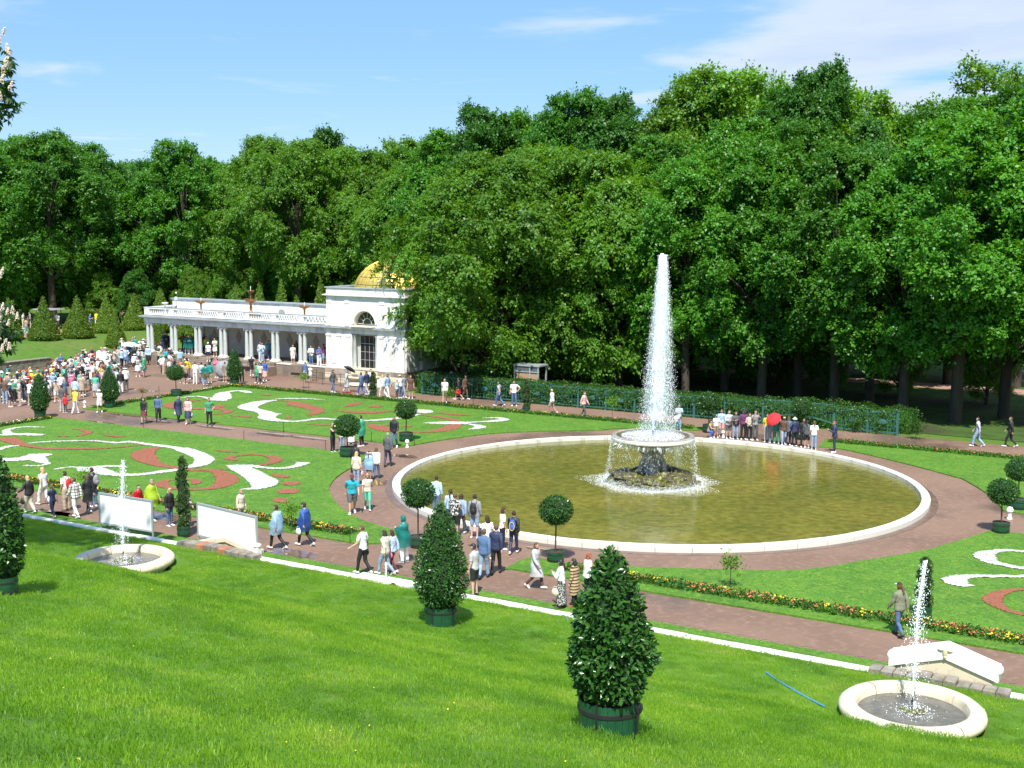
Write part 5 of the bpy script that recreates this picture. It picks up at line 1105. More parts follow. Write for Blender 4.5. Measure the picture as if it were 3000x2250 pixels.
def leaf8_mesh(name, L_=1.0, W_=.42):
    V = [(0, 0, 0), (W_ * .36, L_ * .25, .05), (0, L_ * .25, 0), (-W_ * .36, L_ * .25, .05), (W_ * .5, L_ * .55, .045), (0, L_ * .55, -.01), (-W_ * .5, L_ * .55, .045), (W_ * .3, L_ * .82, .0), (0, L_ * .82, -.04), (-W_ * .3, L_ * .82, .0), (0, L_, -.09)]
    Fq = [(0, 2, 1, 1), (0, 3, 2, 2), (1, 2, 5, 4), (2, 3, 6, 5), (4, 5, 8, 7), (5, 6, 9, 8), (7, 8, 10, 10), (8, 9, 10, 10)]
    return np.array(V), Fq
def leaf_big(p, T, No, L_, Wd):
    """detailed leaves baked into one mesh"""
    Vb, Fq = leaf8_mesh('x'); n = len(p); T = norm(T); B = norm(np.cross(T, No)); Nn = np.cross(B, T)
    V = p[:, None] + Vb[None, :, 0, None] * B[:, None] * L_[:, None, None] + Vb[None, :, 1, None] * T[:, None] * L_[:, None, None] + Vb[None, :, 2, None] * Nn[:, None] * L_[:, None, None]
    tri = [];
    for f in Fq:
        if len(set(f)) == 3: tri.append(tuple(dict.fromkeys(f)))
        else: tri += [(f[0], f[1], f[2]), (f[0], f[2], f[3])]
    tri = np.array(tri); Q = (tri[None] + (np.arange(n) * 11)[:, None, None]).reshape(-1, 3); return V.reshape(-1, 3), Q
one_leaf = None
def bay_cone(px, py, w_tub, htop, wfol, label, detail, seed, on_slope=True):
    x, y, z = hit(px, py) if on_slope else (*G(px, py, .03), .05)
    # py is where the front of the tub meets the grass
    dep = math.hypot(x, y); dpx = (y * math.cos(PT) + (H - z) * math.sin(PT)) / F; R = w_tub * dpx / 2; y += R * .9; z = Z(x, y) if on_slope else .05
    h = R * 1.28 if detail else R * 1.35; t = thing('bay_cone_tub', label, 'potted tree', (x, y, z - .02), 0, 'bay trees clipped as tall cones in green tubs')
    tub(t, R, h, detail)
    ztop = zat(x, y, htop) - z; rf = wfol * dpx / 2 * (.95 if seed == 1 else 1.0); b = h * 1.07
    prof = [(b, rf * .5), (b + (ztop - b) * .05, rf * .74), (b + (ztop - b) * .2, rf * .94), (b + (ztop - b) * .4, rf * .90), (b + (ztop - b) * .62, rf * .70), (b + (ztop - b) * .82, rf * .40), (b + (ztop - b) * .94, rf * .17), (ztop - .05, rf * .05)]
    global one_leaf
    if detail:
        n = 5200 if seed == 1 else 5600; sz = .105 if seed == 1 else .095
        p, T, No, L_, Wd = revolve_foliage(prof, n, sz, BAY, seed, .42, .10, rough=1.3, nscale=2.5, out=.7, leaf8=True)
        order = np.argsort((p @ np.array([-x, -y, 3.0])) / math.hypot(x, y) + np.random.default_rng(2).random(n) * .6 - .0)[::-1] if True else None
        # the 300 leaves that show largest are parts of their own, the rest one mass
        if one_leaf is None:
            Vb, Fq = leaf8_mesh('l'); me = bpy.data.meshes.new('leaf'); me.from_pydata([tuple(v) for v in Vb], [], [tuple(dict.fromkeys(f)) for f in Fq]); me.materials.append(BAY); me.update(); one_leaf = me
        kq = 300 if seed == 1 else 220; big = order[:kq]; rest = order[kq:]
        V, Q = leaf_big(p[rest], T[rest], No[rest], L_[rest], Wd[rest]); o = link('foliage', np_mesh('foliage', V, Q, BAY), None, t); o['kind'] = 'stuff'
        Tn = norm(T); B = norm(np.cross(Tn, No)); Nn = np.cross(B, Tn)
        for i in big:
            o = link('leaf', one_leaf, None, t); M_ = Matrix(((B[i][0], Tn[i][0], Nn[i][0]), (B[i][1], Tn[i][1], Nn[i][1]), (B[i][2], Tn[i][2], Nn[i][2]))).to_4x4(); o.matrix_basis = Matrix.Translation(p[i]) @ M_ @ Matrix.Scale(L_[i], 4)
    else:
        V, Q = revolve_foliage(prof, 3200, .10, BAY, seed, .5, .08, rough=1.2, nscale=2.5, out=.7); link('foliage', np_mesh('foliage', V, Q, BAY), None, t)
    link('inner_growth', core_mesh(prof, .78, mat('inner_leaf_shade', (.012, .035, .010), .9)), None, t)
    mb = MB(); mb.tube([(0, 0, h - .06), (.01, 0, b + .4)], [.05, .04], 7); mb.build('stem', BARK, t)
    return t
bay_cone(1320 * DS, 1592 * DS, 137 * DS, 1180 * DS, 190 * DS, 'nearest and largest clipped bay cone in a green tub on the slope', True, 1)
bay_cone(950 * DS, 1355 * DS, 70 * DS, 1085 * DS, 118 * DS, 'second clipped bay cone in a green tub, left of the nearest one', True, 2)
bay_cone(-4 * DS, 1284 * DS, 62 * DS, 975 * DS, 94 * DS, 'clipped bay cone in a tub cut off by the left photo edge', False, 3)
bay_cone(83 * DS, 904 * DS, 24 * DS, 805 * DS, 42 * DS, 'clipped bay cone at the corner of the front lawn beside the crowd', False, 4, False)
bay_cone(234 * DS, 882 * DS, 23 * DS, 794 * DS, 42 * DS, 'clipped bay cone at the corner of the rear lawn amid the crowd', False, 5, False)
bay_cone(505 * DS, 834 * DS, 20 * DS, 752 * DS, 31 * DS, 'clipped bay cone at the far lawn corner before the colonnade steps', False, 6, False)
sp_prof = [(z, math.sqrt(max(0, 1 - ((z - .5) / .5) ** 2)) * .62) for z in np.linspace(0.02, .98, 13)]
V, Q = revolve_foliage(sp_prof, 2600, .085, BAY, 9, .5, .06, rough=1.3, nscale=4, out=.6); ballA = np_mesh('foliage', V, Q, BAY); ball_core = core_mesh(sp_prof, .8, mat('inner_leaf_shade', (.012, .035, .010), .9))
def ball_tree(px, py, crown_c, crown_w, tw, label):
    x, y = G(px, py, .02); dpx = (y * math.cos(PT) + H * math.sin(PT)) / F; R = tw * dpx / 2; y += R * .9
    t = thing('ball_tree_tub', label, 'potted tree', (x, y, .05), (x * 3) % 6, 'bay trees clipped as balls on bare stems in green tubs'); h = R * 1.25; tub(t, R, h)
    zc = zat(x, y, crown_c) - .05; rc = crown_w * dpx / 2; f = rc / .62; 
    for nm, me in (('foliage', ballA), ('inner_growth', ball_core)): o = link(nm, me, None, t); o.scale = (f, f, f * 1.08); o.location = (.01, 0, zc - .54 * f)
    mb = MB(); mb.tube([(0, 0, h - .06), (.015, .01, (h + zc) / 2), (0, 0, zc)], [.035, .028, .026], 7); mb.build('stem', BARK, t)
for a in ((1200, 1218, 1102, 70, 36, 'ball shaped bay tree standing on the lawn tip between path and pool, centre'), (749, 990, 920, 54, 34, 'ball shaped bay tree among people at the end of the central path'), (876, 956, 885, 45, 30, 'ball shaped bay tree behind the man in a black jacket'), (902, 1185, 1066, 70, 36, 'ball shaped bay tree half hidden behind the second bay cone'), (378, 858, 805, 37, 23, 'ball shaped bay tree in front of the crowd left of the steps'), (2168, 1155, 1062, 62, 36, 'ball shaped bay tree at far right beside a dark shadow'), (2205, 1104, 1015, 55, 36, 'ball shaped bay tree behind the far right one, cut by the edge'), (1532, 935, 867, 45, 25, 'shaded ball shaped bay tree behind the children at the pool'), (1733, 950, 880, 45, 25, 'shaded ball shaped bay tree behind the visitor with the red umbrella')):
    ball_tree(a[0] * DS, a[1] * DS, a[2] * DS, a[3] * DS, a[4] * DS, a[5])
spp = [(0, .18), (.1, .26), (.4, .27), (1.3, .22), (1.7, .16), (1.85, .04)]; SPI = (9.5, .62)
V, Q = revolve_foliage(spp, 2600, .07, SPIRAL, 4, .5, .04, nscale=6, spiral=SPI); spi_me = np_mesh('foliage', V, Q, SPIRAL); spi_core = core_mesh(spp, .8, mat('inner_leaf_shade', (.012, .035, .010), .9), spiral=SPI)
def spiral(px, py, top, label, tw=None):
    x, y = G(px, py, .02); y += .3; t = thing('spiral_tub', label, 'potted topiary', (x, y, .04), 1, 'spiral clipped junipers in green tubs'); tub(t, .27, .42); zt = zat(x, y, top) - .04
    for nm, me in (('foliage', spi_me), ('inner_growth', spi_core)): o = link(nm, me, None, t); o.scale = (1, 1, (zt - .38) / 1.85); o.location = (0, 0, .40)
spiral(805 * DS, 862 * DS, 804 * DS, 'spiral clipped juniper in a tub before the pavilion'); spiral(1137 * DS, 893 * DS, 824 * DS, 'spiral clipped juniper in a tub in front of the trellis'); spiral(393 * DS, 1162 * DS, 988 * DS, 'spiral clipped juniper behind the walkers on the front lawn'); spiral(2000 * DS, 1343 * DS, 1205 * DS, 'spiral clipped juniper behind the slope jet at lower right')
def sapling(px, py, h, cr, label, m=FRESH, n=260, seed=1, z0=.04):
    x, y = G(px, py, .03); t = thing('sapling', label, 'sapling', (x, y, z0), 0, 'thin young standard trees'); rng = np.random.default_rng(seed)
    mb = MB(); mb.tube([(0, 0, 0), (.01, .01, h * .5), (0, .0, h)], [.016, .013, .008], 6)
    for k in range(6): a = k * 1.05; mb.tube([(0, 0, h * .62 + .03 * k), (cr * .6 * math.cos(a), cr * .6 * math.sin(a), h * .8 + .04 * k)], [.008, .004], 4)
    mb.build('stem', BARK, t); p = rng.normal(size=(n, 3)) * (cr * .5, cr * .5, cr * .36) + (0, 0, h * .9); T = rnd_unit(rng, n) + (0, 0, -.3)
    V, Q = cards(p, T, rnd_unit(rng, n) + (0, 0, .8), .09 + .06 * rng.random(n), .04 + .03 * rng.random(n)); link('foliage', np_mesh('foliage', V, Q, m), None, t)
sapling(1577 * DS, 1272 * DS, 1.1, .42, 'thin sapling on the lawn between the pool and the right flower border', seed=1); sapling(630 * DS, 1150 * DS, 1.15, .42, 'thin sapling beside the man in the blue poncho', seed=2); sapling(186 * DS, 1075 * DS, 1.15, .42, 'thin sapling behind the group of walkers at left', seed=3)
sapling(655 * DS, 838 * DS, 1.0, .35, 'thin sapling before the terrace wall near the railing', seed=4); sapling(*Z1(1538, 55), .55, .26, 'tiny reddish sapling in the west border of the rear lawn', mat('reddish_leaves', (.20, .13, .03), .6), 160, 5); sapling(*ZF_(1640, 650), 1.5, .5, 'slender sapling before the trellis left of the jet', seed=6); sapling(*ZF_(320, 500), .8, .5, 'bushy sapling beside the man in white at the trellis end', seed=7, n=400)
sapling(*ZC(755, 1150), .9, .35, 'small sapling in front of the teal poncho by the steps', mat('reddish_leaves', (.20, .13, .03), .6), 200, 8); sapling(*Z8(1335, 650), .75, .55, 'low leafy shrub at the foot of the dark trunk behind the right path', HEDGE, 500, 9); sapling(*Z8(850, 600), .6, .3, 'small weedy shrub before the right part of the trellis', HEDGE, 200, 10); sapling(*Z8(1020, 615), .7, .2, 'small shrub at the right end of the trellis', HEDGE, 160, 11)

# ------------------------------------------------------------------ trees
def crown_arrays(Hc, R, nleaf, lsz, seed, droop=.5, nblob=95, top=.55, open_=.0):
    rng = np.random.default_rng(seed)
    # clumps spread through an uneven ovoid; the crown starts at z=0
    t = rng.random(nblob) ** .85; env = np.sin(np.pi * (t * .84 + .13)) ** .62 * (1 - .25 * (t > top) * (t - top) / (1 - top)); a = rng.random(nblob) * 6.283
    q = .45 + .55 * rng.random(nblob) ** .45; lob = 1 + .20 * np.sin(a * 3 + seed) + .12 * np.sin(a * 5 + t * 9)
    c = np.c_[R * env * q * lob * np.cos(a), R * env * q * lob * np.sin(a), Hc * (t * .93 + .05)]
    br = (.50 + 1.15 * rng.random(nblob) ** 1.6) * (R / 5.5) * (1 - .38 * t)
    # every leaf sits on a short twig; twigs fan out of the clumps and break up their outline
    per = 16; nt_ = nleaf // per; w = br ** 2; i = rng.choice(nblob, nt_, p=w / w.sum()); d = rnd_unit(rng, nt_); d[:, 2] = np.where(rng.random(nt_) < .4, np.abs(d[:, 2]), d[:, 2])
    cen = np.array([0, 0, Hc * .45]); outw = norm(c[i] - cen); d = norm(d + outw * .55)
    rad = br[i] * (.35 + .75 * rng.random(nt_)); b0 = c[i] + d * rad[:, None]; td = norm(d * .7 + rnd_unit(rng, nt_) * .7 + np.array([0, 0, .35 - droop * .9])); tl = .35 + .75 * rng.random(nt_) ** 1.5
    gap = np.array([mnoise.noise(Vector((x * .8, y * .8, z * .8 + seed))) for x, y, z in b0]) > -.22 - open_; b0, td, tl, d, i = b0[gap], td[gap], tl[gap], d[gap], i[gap]; m = len(b0)
    f = rng.random((m, per)); off = rng.normal(size=(m, per, 3)) * .085
    p = (b0[:, None] + td[:, None] * (tl[:, None] * f)[..., None] + off + np.array([0, 0, -1.0])[None, None] * (f ** 2 * tl[:, None] * (.12 + .35 * droop))[..., None]).reshape(-1, 3); n = len(p); dd = np.repeat(d, per, 0); tt = np.repeat(td, per, 0)
    T = norm(tt * .6 + rnd_unit(rng, n) * .8 + np.array([0, 0, -droop * .8])); No = norm(dd * .8 + rnd_unit(rng, n) * .6 + np.array([0, 0, .55]))
    L_ = lsz * (.65 + .7 * rng.random(n)); V, Q = cards(p, T, No, L_, L_ * .66, .10); return V, Q, c, br
CROWNS = {}
def crown(kind, seed):
    k = (kind, seed)
    if k not in CROWNS:
        spec = dict(lime=(15.5, 5.6, 125000, .20, .9, 150, LIME), maple=(15.0, 5.4, 115000, .21, .3, 130, MAPLE), oak=(15.5, 5.2, 95000, .20, .35, 110, OAK), young=(13.5, 4.2, 70000, .19, .1, 110, FRESH), thin=(14.0, 4.0, 30000, .18, .0, 90, FRESH))[kind]
        V, Q, c, br = crown_arrays(spec[0], spec[1], spec[2], spec[3], seed, spec[4], spec[5])
        me = np_mesh('crown', V, Q, spec[6])
        rng = random.Random(seed); mb = MB(); tr = .34; lean = rng.uniform(-.4, .4)
        Ht = 5.2; pts = [(0, 0, -Ht - 2.0), (.03, 0, -Ht), (.1 * lean, .05, -Ht * .5), (.3 * lean, .1, .5), (.5 * lean, .1, 4.5), (.3 * lean, 0, 9.5)]
        mb.tube(pts, [tr * 1.5, tr * 1.1, tr, tr * .9, tr * .6, tr * .2], 10)
        idx = rng.sample(range(len(c)), 20)
        for j in idx:
            e = Vector(c[j]); s0 = Vector((.3 * lean, .1, max(-1.5, min(8.5, e.z * .55 - 1)))); mid = s0.lerp(e, .5) + Vector((0, 0, .3))
            mb.tube([s0, mid, e], [tr * .42 * (1 - s0.z / 14), tr * .25 * (1 - s0.z / 14), .03], 6)
        CROWNS[k] = (me, mb.mesh('trunk', BARK, True), spec)
    return CROWNS[k]
KW = dict(lime='drooping lime tree', maple='dense maple tree', oak='dark leaved tree', young='light green tree', thin='airy tall tree')
TREE_N = {}
def tree(px, depth, ptop, kind, seed, place, wid=1.0, clear=3.2, bark=None, base_z=0.0, group='tall trees of the park wood'):
    """px: D-picture column of the trunk; depth in metres; ptop: D-picture row of its top"""
    d = ray(px * DS, 660); x = d[0] / d[1] * depth; y = depth; zt = zat(x, y, ptop * DS); me, tm, spec = crown(kind, seed)
    Hc = zt - base_z - clear; s = Hc / (spec[0] * 1.045); w = (.55 * s + .45) * wid
    t = thing({'lime': 'lime_tree', 'maple': 'maple_tree', 'oak': 'oak_tree', 'young': 'young_tree', 'thin': 'airy_tree'}[kind], KW[kind] + ' ' + place, 'tree', (x, y, base_z), (seed * 1.7 + px * .013) % 6.28, group)
    o = link('crown', me, None, t, (0, 0, clear)); o.scale = (w, w, s)
    o = link('trunk', tm, None, t, (0, 0, clear)); o.scale = (w * 1.0, w * 1.0, s)
    if bark: o.material_slots[0].link = 'OBJECT'; o.material_slots[0].material = bark
    return t
ORD = ['first', 'second', 'third', 'fourth', 'fifth', 'sixth', 'seventh', 'eighth', 'ninth', 'tenth', 'eleventh', 'twelfth', 'thirteenth', 'fourteenth', 'fifteenth', 'sixteenth', 'seventeenth', 'eighteenth', 'nineteenth', 'twentieth']
def dep_of(py): return G(1500, py * DS)[1]
front = [(1006, 98, 345, 'lime', 1, 1.08, 1.8), (1068, 96, 315, 'lime', 2, 1.3, 1.4), (1172, 101, 300, 'lime', 1, 1.2, 1.6), (1268, 97, 318, 'lime', 2, 1.2, 1.8), (1345, 96, 322, 'lime', 1, 1.1, 1.6), (1420, 99, 290, 'maple', 3, 1.0, 3.0), (1490, 92, 330, 'maple', 4, .95, 3.0), (1575, 95, 250, 'maple', 3, 1.0, 3.2),
         (1655, 90, 300, 'maple', 4, 1.0, 3.4), (1735, 92, 250, 'maple', 3, 1.0, 3.5), (1815, 87, 310, 'maple', 4, 1.05, 3.0), (1895, 89, 300, 'oak', 5, 1.0, 3.2), (1968, 82, 320, 'maple', 3, 1.0, 3.8), (2085, 80, 230, 'maple', 4, 1.15, 4.2), (2190, 82, 240, 'oak', 5, 1.1, 3.6), (2300, 78, 180, 'maple', 3, 1.1, 3.5)]
for i, (px, dp, pt, kd, sd, wd, cl) in enumerate(front):
    tree(px, dp, pt, kd, sd, 'in the row behind the trellis, %s from the pavilion' % ORD[i], wd, cl)
second = [(885, 118, 345, 'lime', 2, 1, 3), (958, 116, 278, 'maple', 3, 1, 4), (1040, 115, 222, 'oak', 5, 1.0, 4), (1105, 118, 232, 'maple', 4, .95, 4), (1165, 117, 240, 'maple', 3, .95, 4), (1238, 114, 190, 'oak', 6, 1.0, 4), (1322, 114, 198, 'oak', 5, .95, 4), (1385, 118, 262, 'young', 7, 1.2, 4), (1455, 112, 205, 'young', 7, 1.1, 4), (1508, 110, 148, 'young', 7, 1.15, 4),
          (1568, 108, 138, 'young', 8, 1.2, 4), (1642, 110, 138, 'thin', 9, 1.0, 4), (1708, 104, 175, 'oak', 6, 1.0, 4), (1768, 102, 128, 'oak', 5, .9, 4), (1835, 104, 165, 'young', 8, 1.1, 4), (1905, 106, 232, 'maple', 3, 1.0, 4), (1985, 102, 225, 'maple', 4, 1.0, 4), (2065, 100, 205, 'maple', 3, 1, 4), (2128, 104, 118, 'thin', 9, 1.25, 4), (2215, 98, 170, 'oak', 6, 1.1, 4)]
for i, (px, dp, pt, kd, sd, wd, cl) in enumerate(second): tree(px, dp, pt, kd, sd, 'deeper in the wood, %s skyline tree right of the dome' % ORD[i], wd, cl)
third = [(900, 145, 320), (1000, 140, 290), (1090, 142, 262), (1190, 140, 250), (1290, 138, 235), (1400, 140, 262), (1480, 138, 230), (1600, 135, 190), (1690, 136, 205), (1800, 134, 210), (1900, 136, 235), (2000, 134, 240), (2100, 132, 200), (2200, 134, 210)]
for i, (px, dp, pt) in enumerate(third): tree(px, dp, pt, ['maple', 'oak', 'lime'][i % 3], [3, 5, 2][i % 3], 'at the back of the right wood, %s from its left end' % ORD[i], 1.15, 2.5)
west = [(-30, 137, 300, 'maple', 4, 1.1, 2.5), (45, 139, 292, 'maple', 3, 1.05, 3), (108, 135, 278, 'maple', 4, 1.2, 4.5), (172, 141, 305, 'maple', 3, 1.0, 3), (232, 149, 345, 'oak', 5, 1.0, 2), (290, 153, 345, 'maple', 4, 1.0, 2), (335, 147, 338, 'oak', 6, 1.0, 2.2), (398, 141, 300, 'maple', 3, 1.0, 2.4), (455, 149, 340, 'maple', 4, 1.0, 2), (520, 145, 338, 'lime', 1, .95, 2), (572, 139, 282, 'lime', 2, 1.0, 3), (640, 133, 292, 'lime', 1, 1.1, 5), (700, 143, 275, 'oak', 5, 1.0, 3), (752, 139, 310, 'lime', 2, 1.0, 2.4), (820, 137, 315, 'lime', 1, 1.0, 2.4), (870, 145, 300, 'young', 7, 1.1, 2.4)]
for i, (px, dp, pt, kd, sd, wd, cl) in enumerate(west): tree(px, dp, pt, kd, sd, 'behind cones and colonnade, %s from the left edge' % ORD[i], wd, cl, base_z=1.2, bark=BARK if i % 4 else None)
wback = [(0, 165, 320), (90, 168, 310), (190, 165, 335), (280, 170, 350), (370, 165, 345), (480, 168, 348), (580, 162, 320), (680, 164, 315), (790, 160, 325)]
for i, (px, dp, pt) in enumerate(wback): tree(px, dp, pt, ['oak', 'maple'][i % 2], [5, 3][i % 2], 'far behind the colonnade, %s of the rear row from the left' % ORD[i], 1.25, .6, base_z=1.2)
low = [(20, 135, 600, 'young', 8), (215, 135, 590, 'young', 7), (505, 135, 560, 'lime', 2), (728, 135, 600, 'maple', 3), (1230, 108, 640, 'young', 7), (1610, 99, 640, 'young', 8), (1690, 100, 650, 'maple', 4), (1135, 103, 650, 'young', 8), (290, 135, 580, 'oak', 5), (1960, 92, 690, 'young', 7), (1800, 96, 680, 'maple', 4), (2150, 88, 680, 'young', 8), (420, 135, 575, 'lime', 1), (600, 135, 560, 'maple', 4)]
LOWP = ['low behind the first cone', 'low behind the third and fourth cones', 'low behind the middle of the colonnade roof', 'low just left of the gilded dome', 'low behind the trellis, left of the leafy gap', 'low behind the hedge right of the jet', 'low beside the dark trunks behind the arched bay', 'low right above the glazed kiosk', 'low behind the fifth cone', 'low in the shade left of the thick trunk at right', 'low between dark trunks right of the arched bay', 'low in the shade at the far right edge', 'low behind the left roof bowl', 'low behind the tall roof bowl']
for i, (px, dp, pt, kd, sd) in enumerate(low): tree(px, dp, pt, kd, sd, 'low as undergrowth, %s of the short ones counted here and there' % ORD[i] if False else LOWP[i], .62, .4, base_z=.8 if px < 800 else 0, group='low undergrowth trees')
# the far side of the wood: one mass of leaves closing the view between the trunks
rng = np.random.default_rng(44); n = 60000; uu = rng.random(n); ang = -.50 + uu * 1.02; dist = 172 + rng.random(n) * 16; zz = rng.random(n) ** .9 * 17; x = np.tan(ang) * dist; nz_ = np.array([mnoise.noise(Vector((a * .12, b * .2, 3))) for a, b in zip(x, zz)])
k = zz < 14 + 6 * nz_; p = np.c_[x, dist + 5 * nz_, zz + .6][k]; V, Q = cards(p, rnd_unit(rng, len(p)) + (0, 0, -.4), rnd_unit(rng, len(p)) + (0, -1, .6), .9 + .6 * rng.random(len(p)), .7 + .4 * rng.random(len(p)))
tag(link('far_wood', np_mesh('far_wood', V, Q, OAK)), 'dark mass of the far wood closing the view between the trunks', kind='stuff')

# horse chestnut just outside the left edge: its flowering branch ends reach into view and it shades the slope
ch = thing('horse_chestnut', 'flowering horse chestnut whose leafy branch ends with white blossom enter at the left edge', 'tree', (-20.4, 34.6, 1.2))
cx0, cy0 = -20.4, 34.6
mb = MB(); mb.tube([(0, 0, -1), (.05, 0, 1.5), (.1, .1, 7), (.0, .0, 13), (.1, 0, 20)], [.6, .5, .42, .32, .1], 12)
rr = random.Random(6)
for k in range(26): a = rr.uniform(0, 6.28); z = rr.uniform(15, 20); r_ = 4.2; e = (r_ * math.cos(a) * CT - .4 * r_ * math.sin(a) * ST, r_ * math.cos(a) * ST + .4 * r_ * math.sin(a) * CT); mb.tube([(0, 0, z - 1), (e[0] * .5, e[1] * .5, z + 1), (e[0], e[1], z + 1.6)], [.10, .06, .02], 6)
mb.build('trunk', BARK, ch, True)
rng = np.random.default_rng(31)
def chest_leaves(centers, per, seed):
    """palmate leaves: seven long leaflets fanned from each point"""
    rn = np.random.default_rng(seed); P_, T_, N_, L_ = [], [], [], []
    for c in centers:
        for j in range(per):
            q = np.array(c) + rn.normal(size=3) * .42; ax = norm(np.array([rn.normal() * .6, rn.normal() * .6, 1.0])); u_ = norm(np.cross(ax, rn.normal(size=3))); v_ = np.cross(ax, u_)
            for m_ in range(6): a = m_ * 6.283 / 6.5 + rn.normal() * .1; P_.append(q); T_.append(u_ * math.cos(a) + v_ * math.sin(a) - ax * .55); N_.append(ax); L_.append(.20 + .07 * rn.random())
    P_, T_, N_, L_ = map(np.array, (P_, T_, N_, L_)); return cards(P_, T_, N_, L_, L_ * .42, .1)
cen = []
while len(cen) < 430:
    d = rng.normal(size=3); d /= np.linalg.norm(d); z = 20.6 + 2.2 * d[2] * rng.random() ** .3; f = 1; a = math.atan2(d[1], d[0]); r_ = (.25 + .75 * rng.random() ** .5) * math.sqrt(max(.05, 1 - d[2] ** 2)) * (1 + .12 * math.sin(3 * a + 1))
    lu, lv = 5.6 * r_ * math.cos(a), 2.0 * r_ * math.sin(a); c = (lu * CT - lv * ST, lu * ST + lv * CT, z)
    # keep the crown just short of the picture's left edge
    if (c[0] + cx0) / (c[1] + cy0) > -.425: continue
    cen.append(c)
# branch ends in view: photo pixels at about 39 m
tips = []
for (px, py) in ((6, 300), (14, 330), (22, 372), (8, 395), (26, 270), (4, 430), (20, 300), (12, 355), (30, 385), (2, 250), (10, 345), (18, 408), (5, 372), (0, 320), (24, 342), (0, 280), (3, 415), (0, 360),
                 (5, 990), (25, 1015), (45, 1040), (12, 1060), (35, 1075), (8, 1110), (22, 1090), (3, 1020), (15, 1040), (0, 1080), (0, 985), (8, 1130), (40, 1055)):
    d = ray(px + (3 if py < 500 else -8), py); t_ = 37.5 / d[1]; tips.append((d[0] * t_ - cx0, 37.5 - cy0, H + d[2] * t_ - .3))
V1, Q1 = chest_leaves(cen, 5, 1); V2, Q2 = chest_leaves([(a, b, c) for a, b, c in tips], 2, 2) if False else (None, None)
rn2 = np.random.default_rng(12); P_, T_, N_, L_ = [], [], [], []
for c in tips:
    for j in range(5):
        q = np.array(c) + rn2.normal(size=3) * .15; ax = norm(np.array([rn2.normal() * .5, rn2.normal() * .5 - .3, 1.0])); u_ = norm(np.cross(ax, rn2.normal(size=3))); v_ = np.cross(ax, u_)
        for m_ in range(6): a = m_ * 6.283 / 6.5 + rn2.normal() * .1; P_.append(q); T_.append(u_ * math.cos(a) + v_ * math.sin(a) - ax * .7); N_.append(ax); L_.append(.20 + .08 * rn2.random())
P_, T_, N_, L_ = map(np.array, (P_, T_, N_, L_)); V2, Q2 = cards(P_, T_, N_, L_, L_ * .42, .1)
CHL = leafm('chestnut_leaves', (.035, .095, .014), (.022, .06, .012))
link('crown', np_mesh('crown', np.concatenate([V1, V2]), np.concatenate([Q1, Q2 + len(V1)]), CHL), None, ch)
mb = MB()
for (zc, tp) in ((12.6, tips[:18]), (7.4, tips[18:])):
    for c in tp[::2]: mb.tube([(-.2, -.1, c[2] - .9), (c[0] * .5, c[1] * .5, c[2] - .35), c], [.06, .03, .01], 5)
mb.build('branch', BARK, ch, True)
BLS = mat('chestnut_blossom', (.78, .70, .60), .8, col2=(.72, .50, .44), vscale=14)
def panicle(c, s, seed):
    rn = random.Random(seed); mb = MB(); ax = Vector((rn.uniform(-.1, .45), rn.uniform(-.4, .1), 1)).normalized()
    for k in range(46):
        t_ = rn.random(); r_ = .075 * s * (1 - t_ * .8); d = Vector((rn.gauss(0, 1), rn.gauss(0, 1), rn.gauss(0, .4))).normalized(); q = Vector(c) + ax * t_ * .30 * s + d * r_; e = .022 * s * rn.uniform(.7, 1.3); mb.ell(q, (e, e, e), 5, 3)
    mb.build('blossom', BLS, ch)
for i, (px, py) in enumerate(((12, 185), (27, 232), (22, 262), (32, 246), (16, 300), (10, 322), (34, 342), (8, 372), (3, 210), (20, 283), (26, 1000), (55, 1012), (12, 985), (42, 995), (8, 1040), (20, 1085), (32, 1100), (10, 1105), (4, 1010), (5, 890), (8, 880), (2, 1070), (28, 1030))):
    d = ray(px - 1, py + 12); t_ = 37.1 / d[1]; panicle((d[0] * t_ - cx0, 37.1 - cy0, H + d[2] * t_ - .3), (.85 if i < 10 else .8), i)

# ------------------------------------------------------------------ grass blades on the slope
rng = np.random.default_rng(3); nb = 330; pr_ = np.sqrt(rng.random(nb)) * .34; pa = rng.random(nb) * 6.283; base = np.c_[pr_ * np.cos(pa), pr_ * np.sin(pa), np.full(nb, -.01)]
hh = .032 + .038 * rng.random(nb) ** 1.5; az = rng.random(nb) * 6.283; wv = np.c_[np.cos(az), np.sin(az), np.zeros(nb)] * (.0032 + .0028 * rng.random(nb))[:, None]; ln = rng.normal(size=(nb, 2)) * .32
tip = base + np.c_[ln * hh[:, None], hh]; mid = base + np.c_[ln * hh[:, None] * .35, hh * .55]
V = np.stack([base - wv, base + wv, mid + wv * .8, tip, mid - wv * .8], 1).reshape(-1, 3)
i5 = np.arange(nb)[:, None] * 5; Q = np.concatenate([i5 + [0, 1, 2, 4], i5 + [4, 2, 3, 3]], 0)
tri = np.concatenate([i5 + [0, 1, 2], i5 + [0, 2, 4], i5 + [4, 2, 3]], 0)
tuft_me = np_mesh('grass_tuft', V, tri, BLADE)
pts = []
u_ = -60.
rg = np.random.default_rng(7)
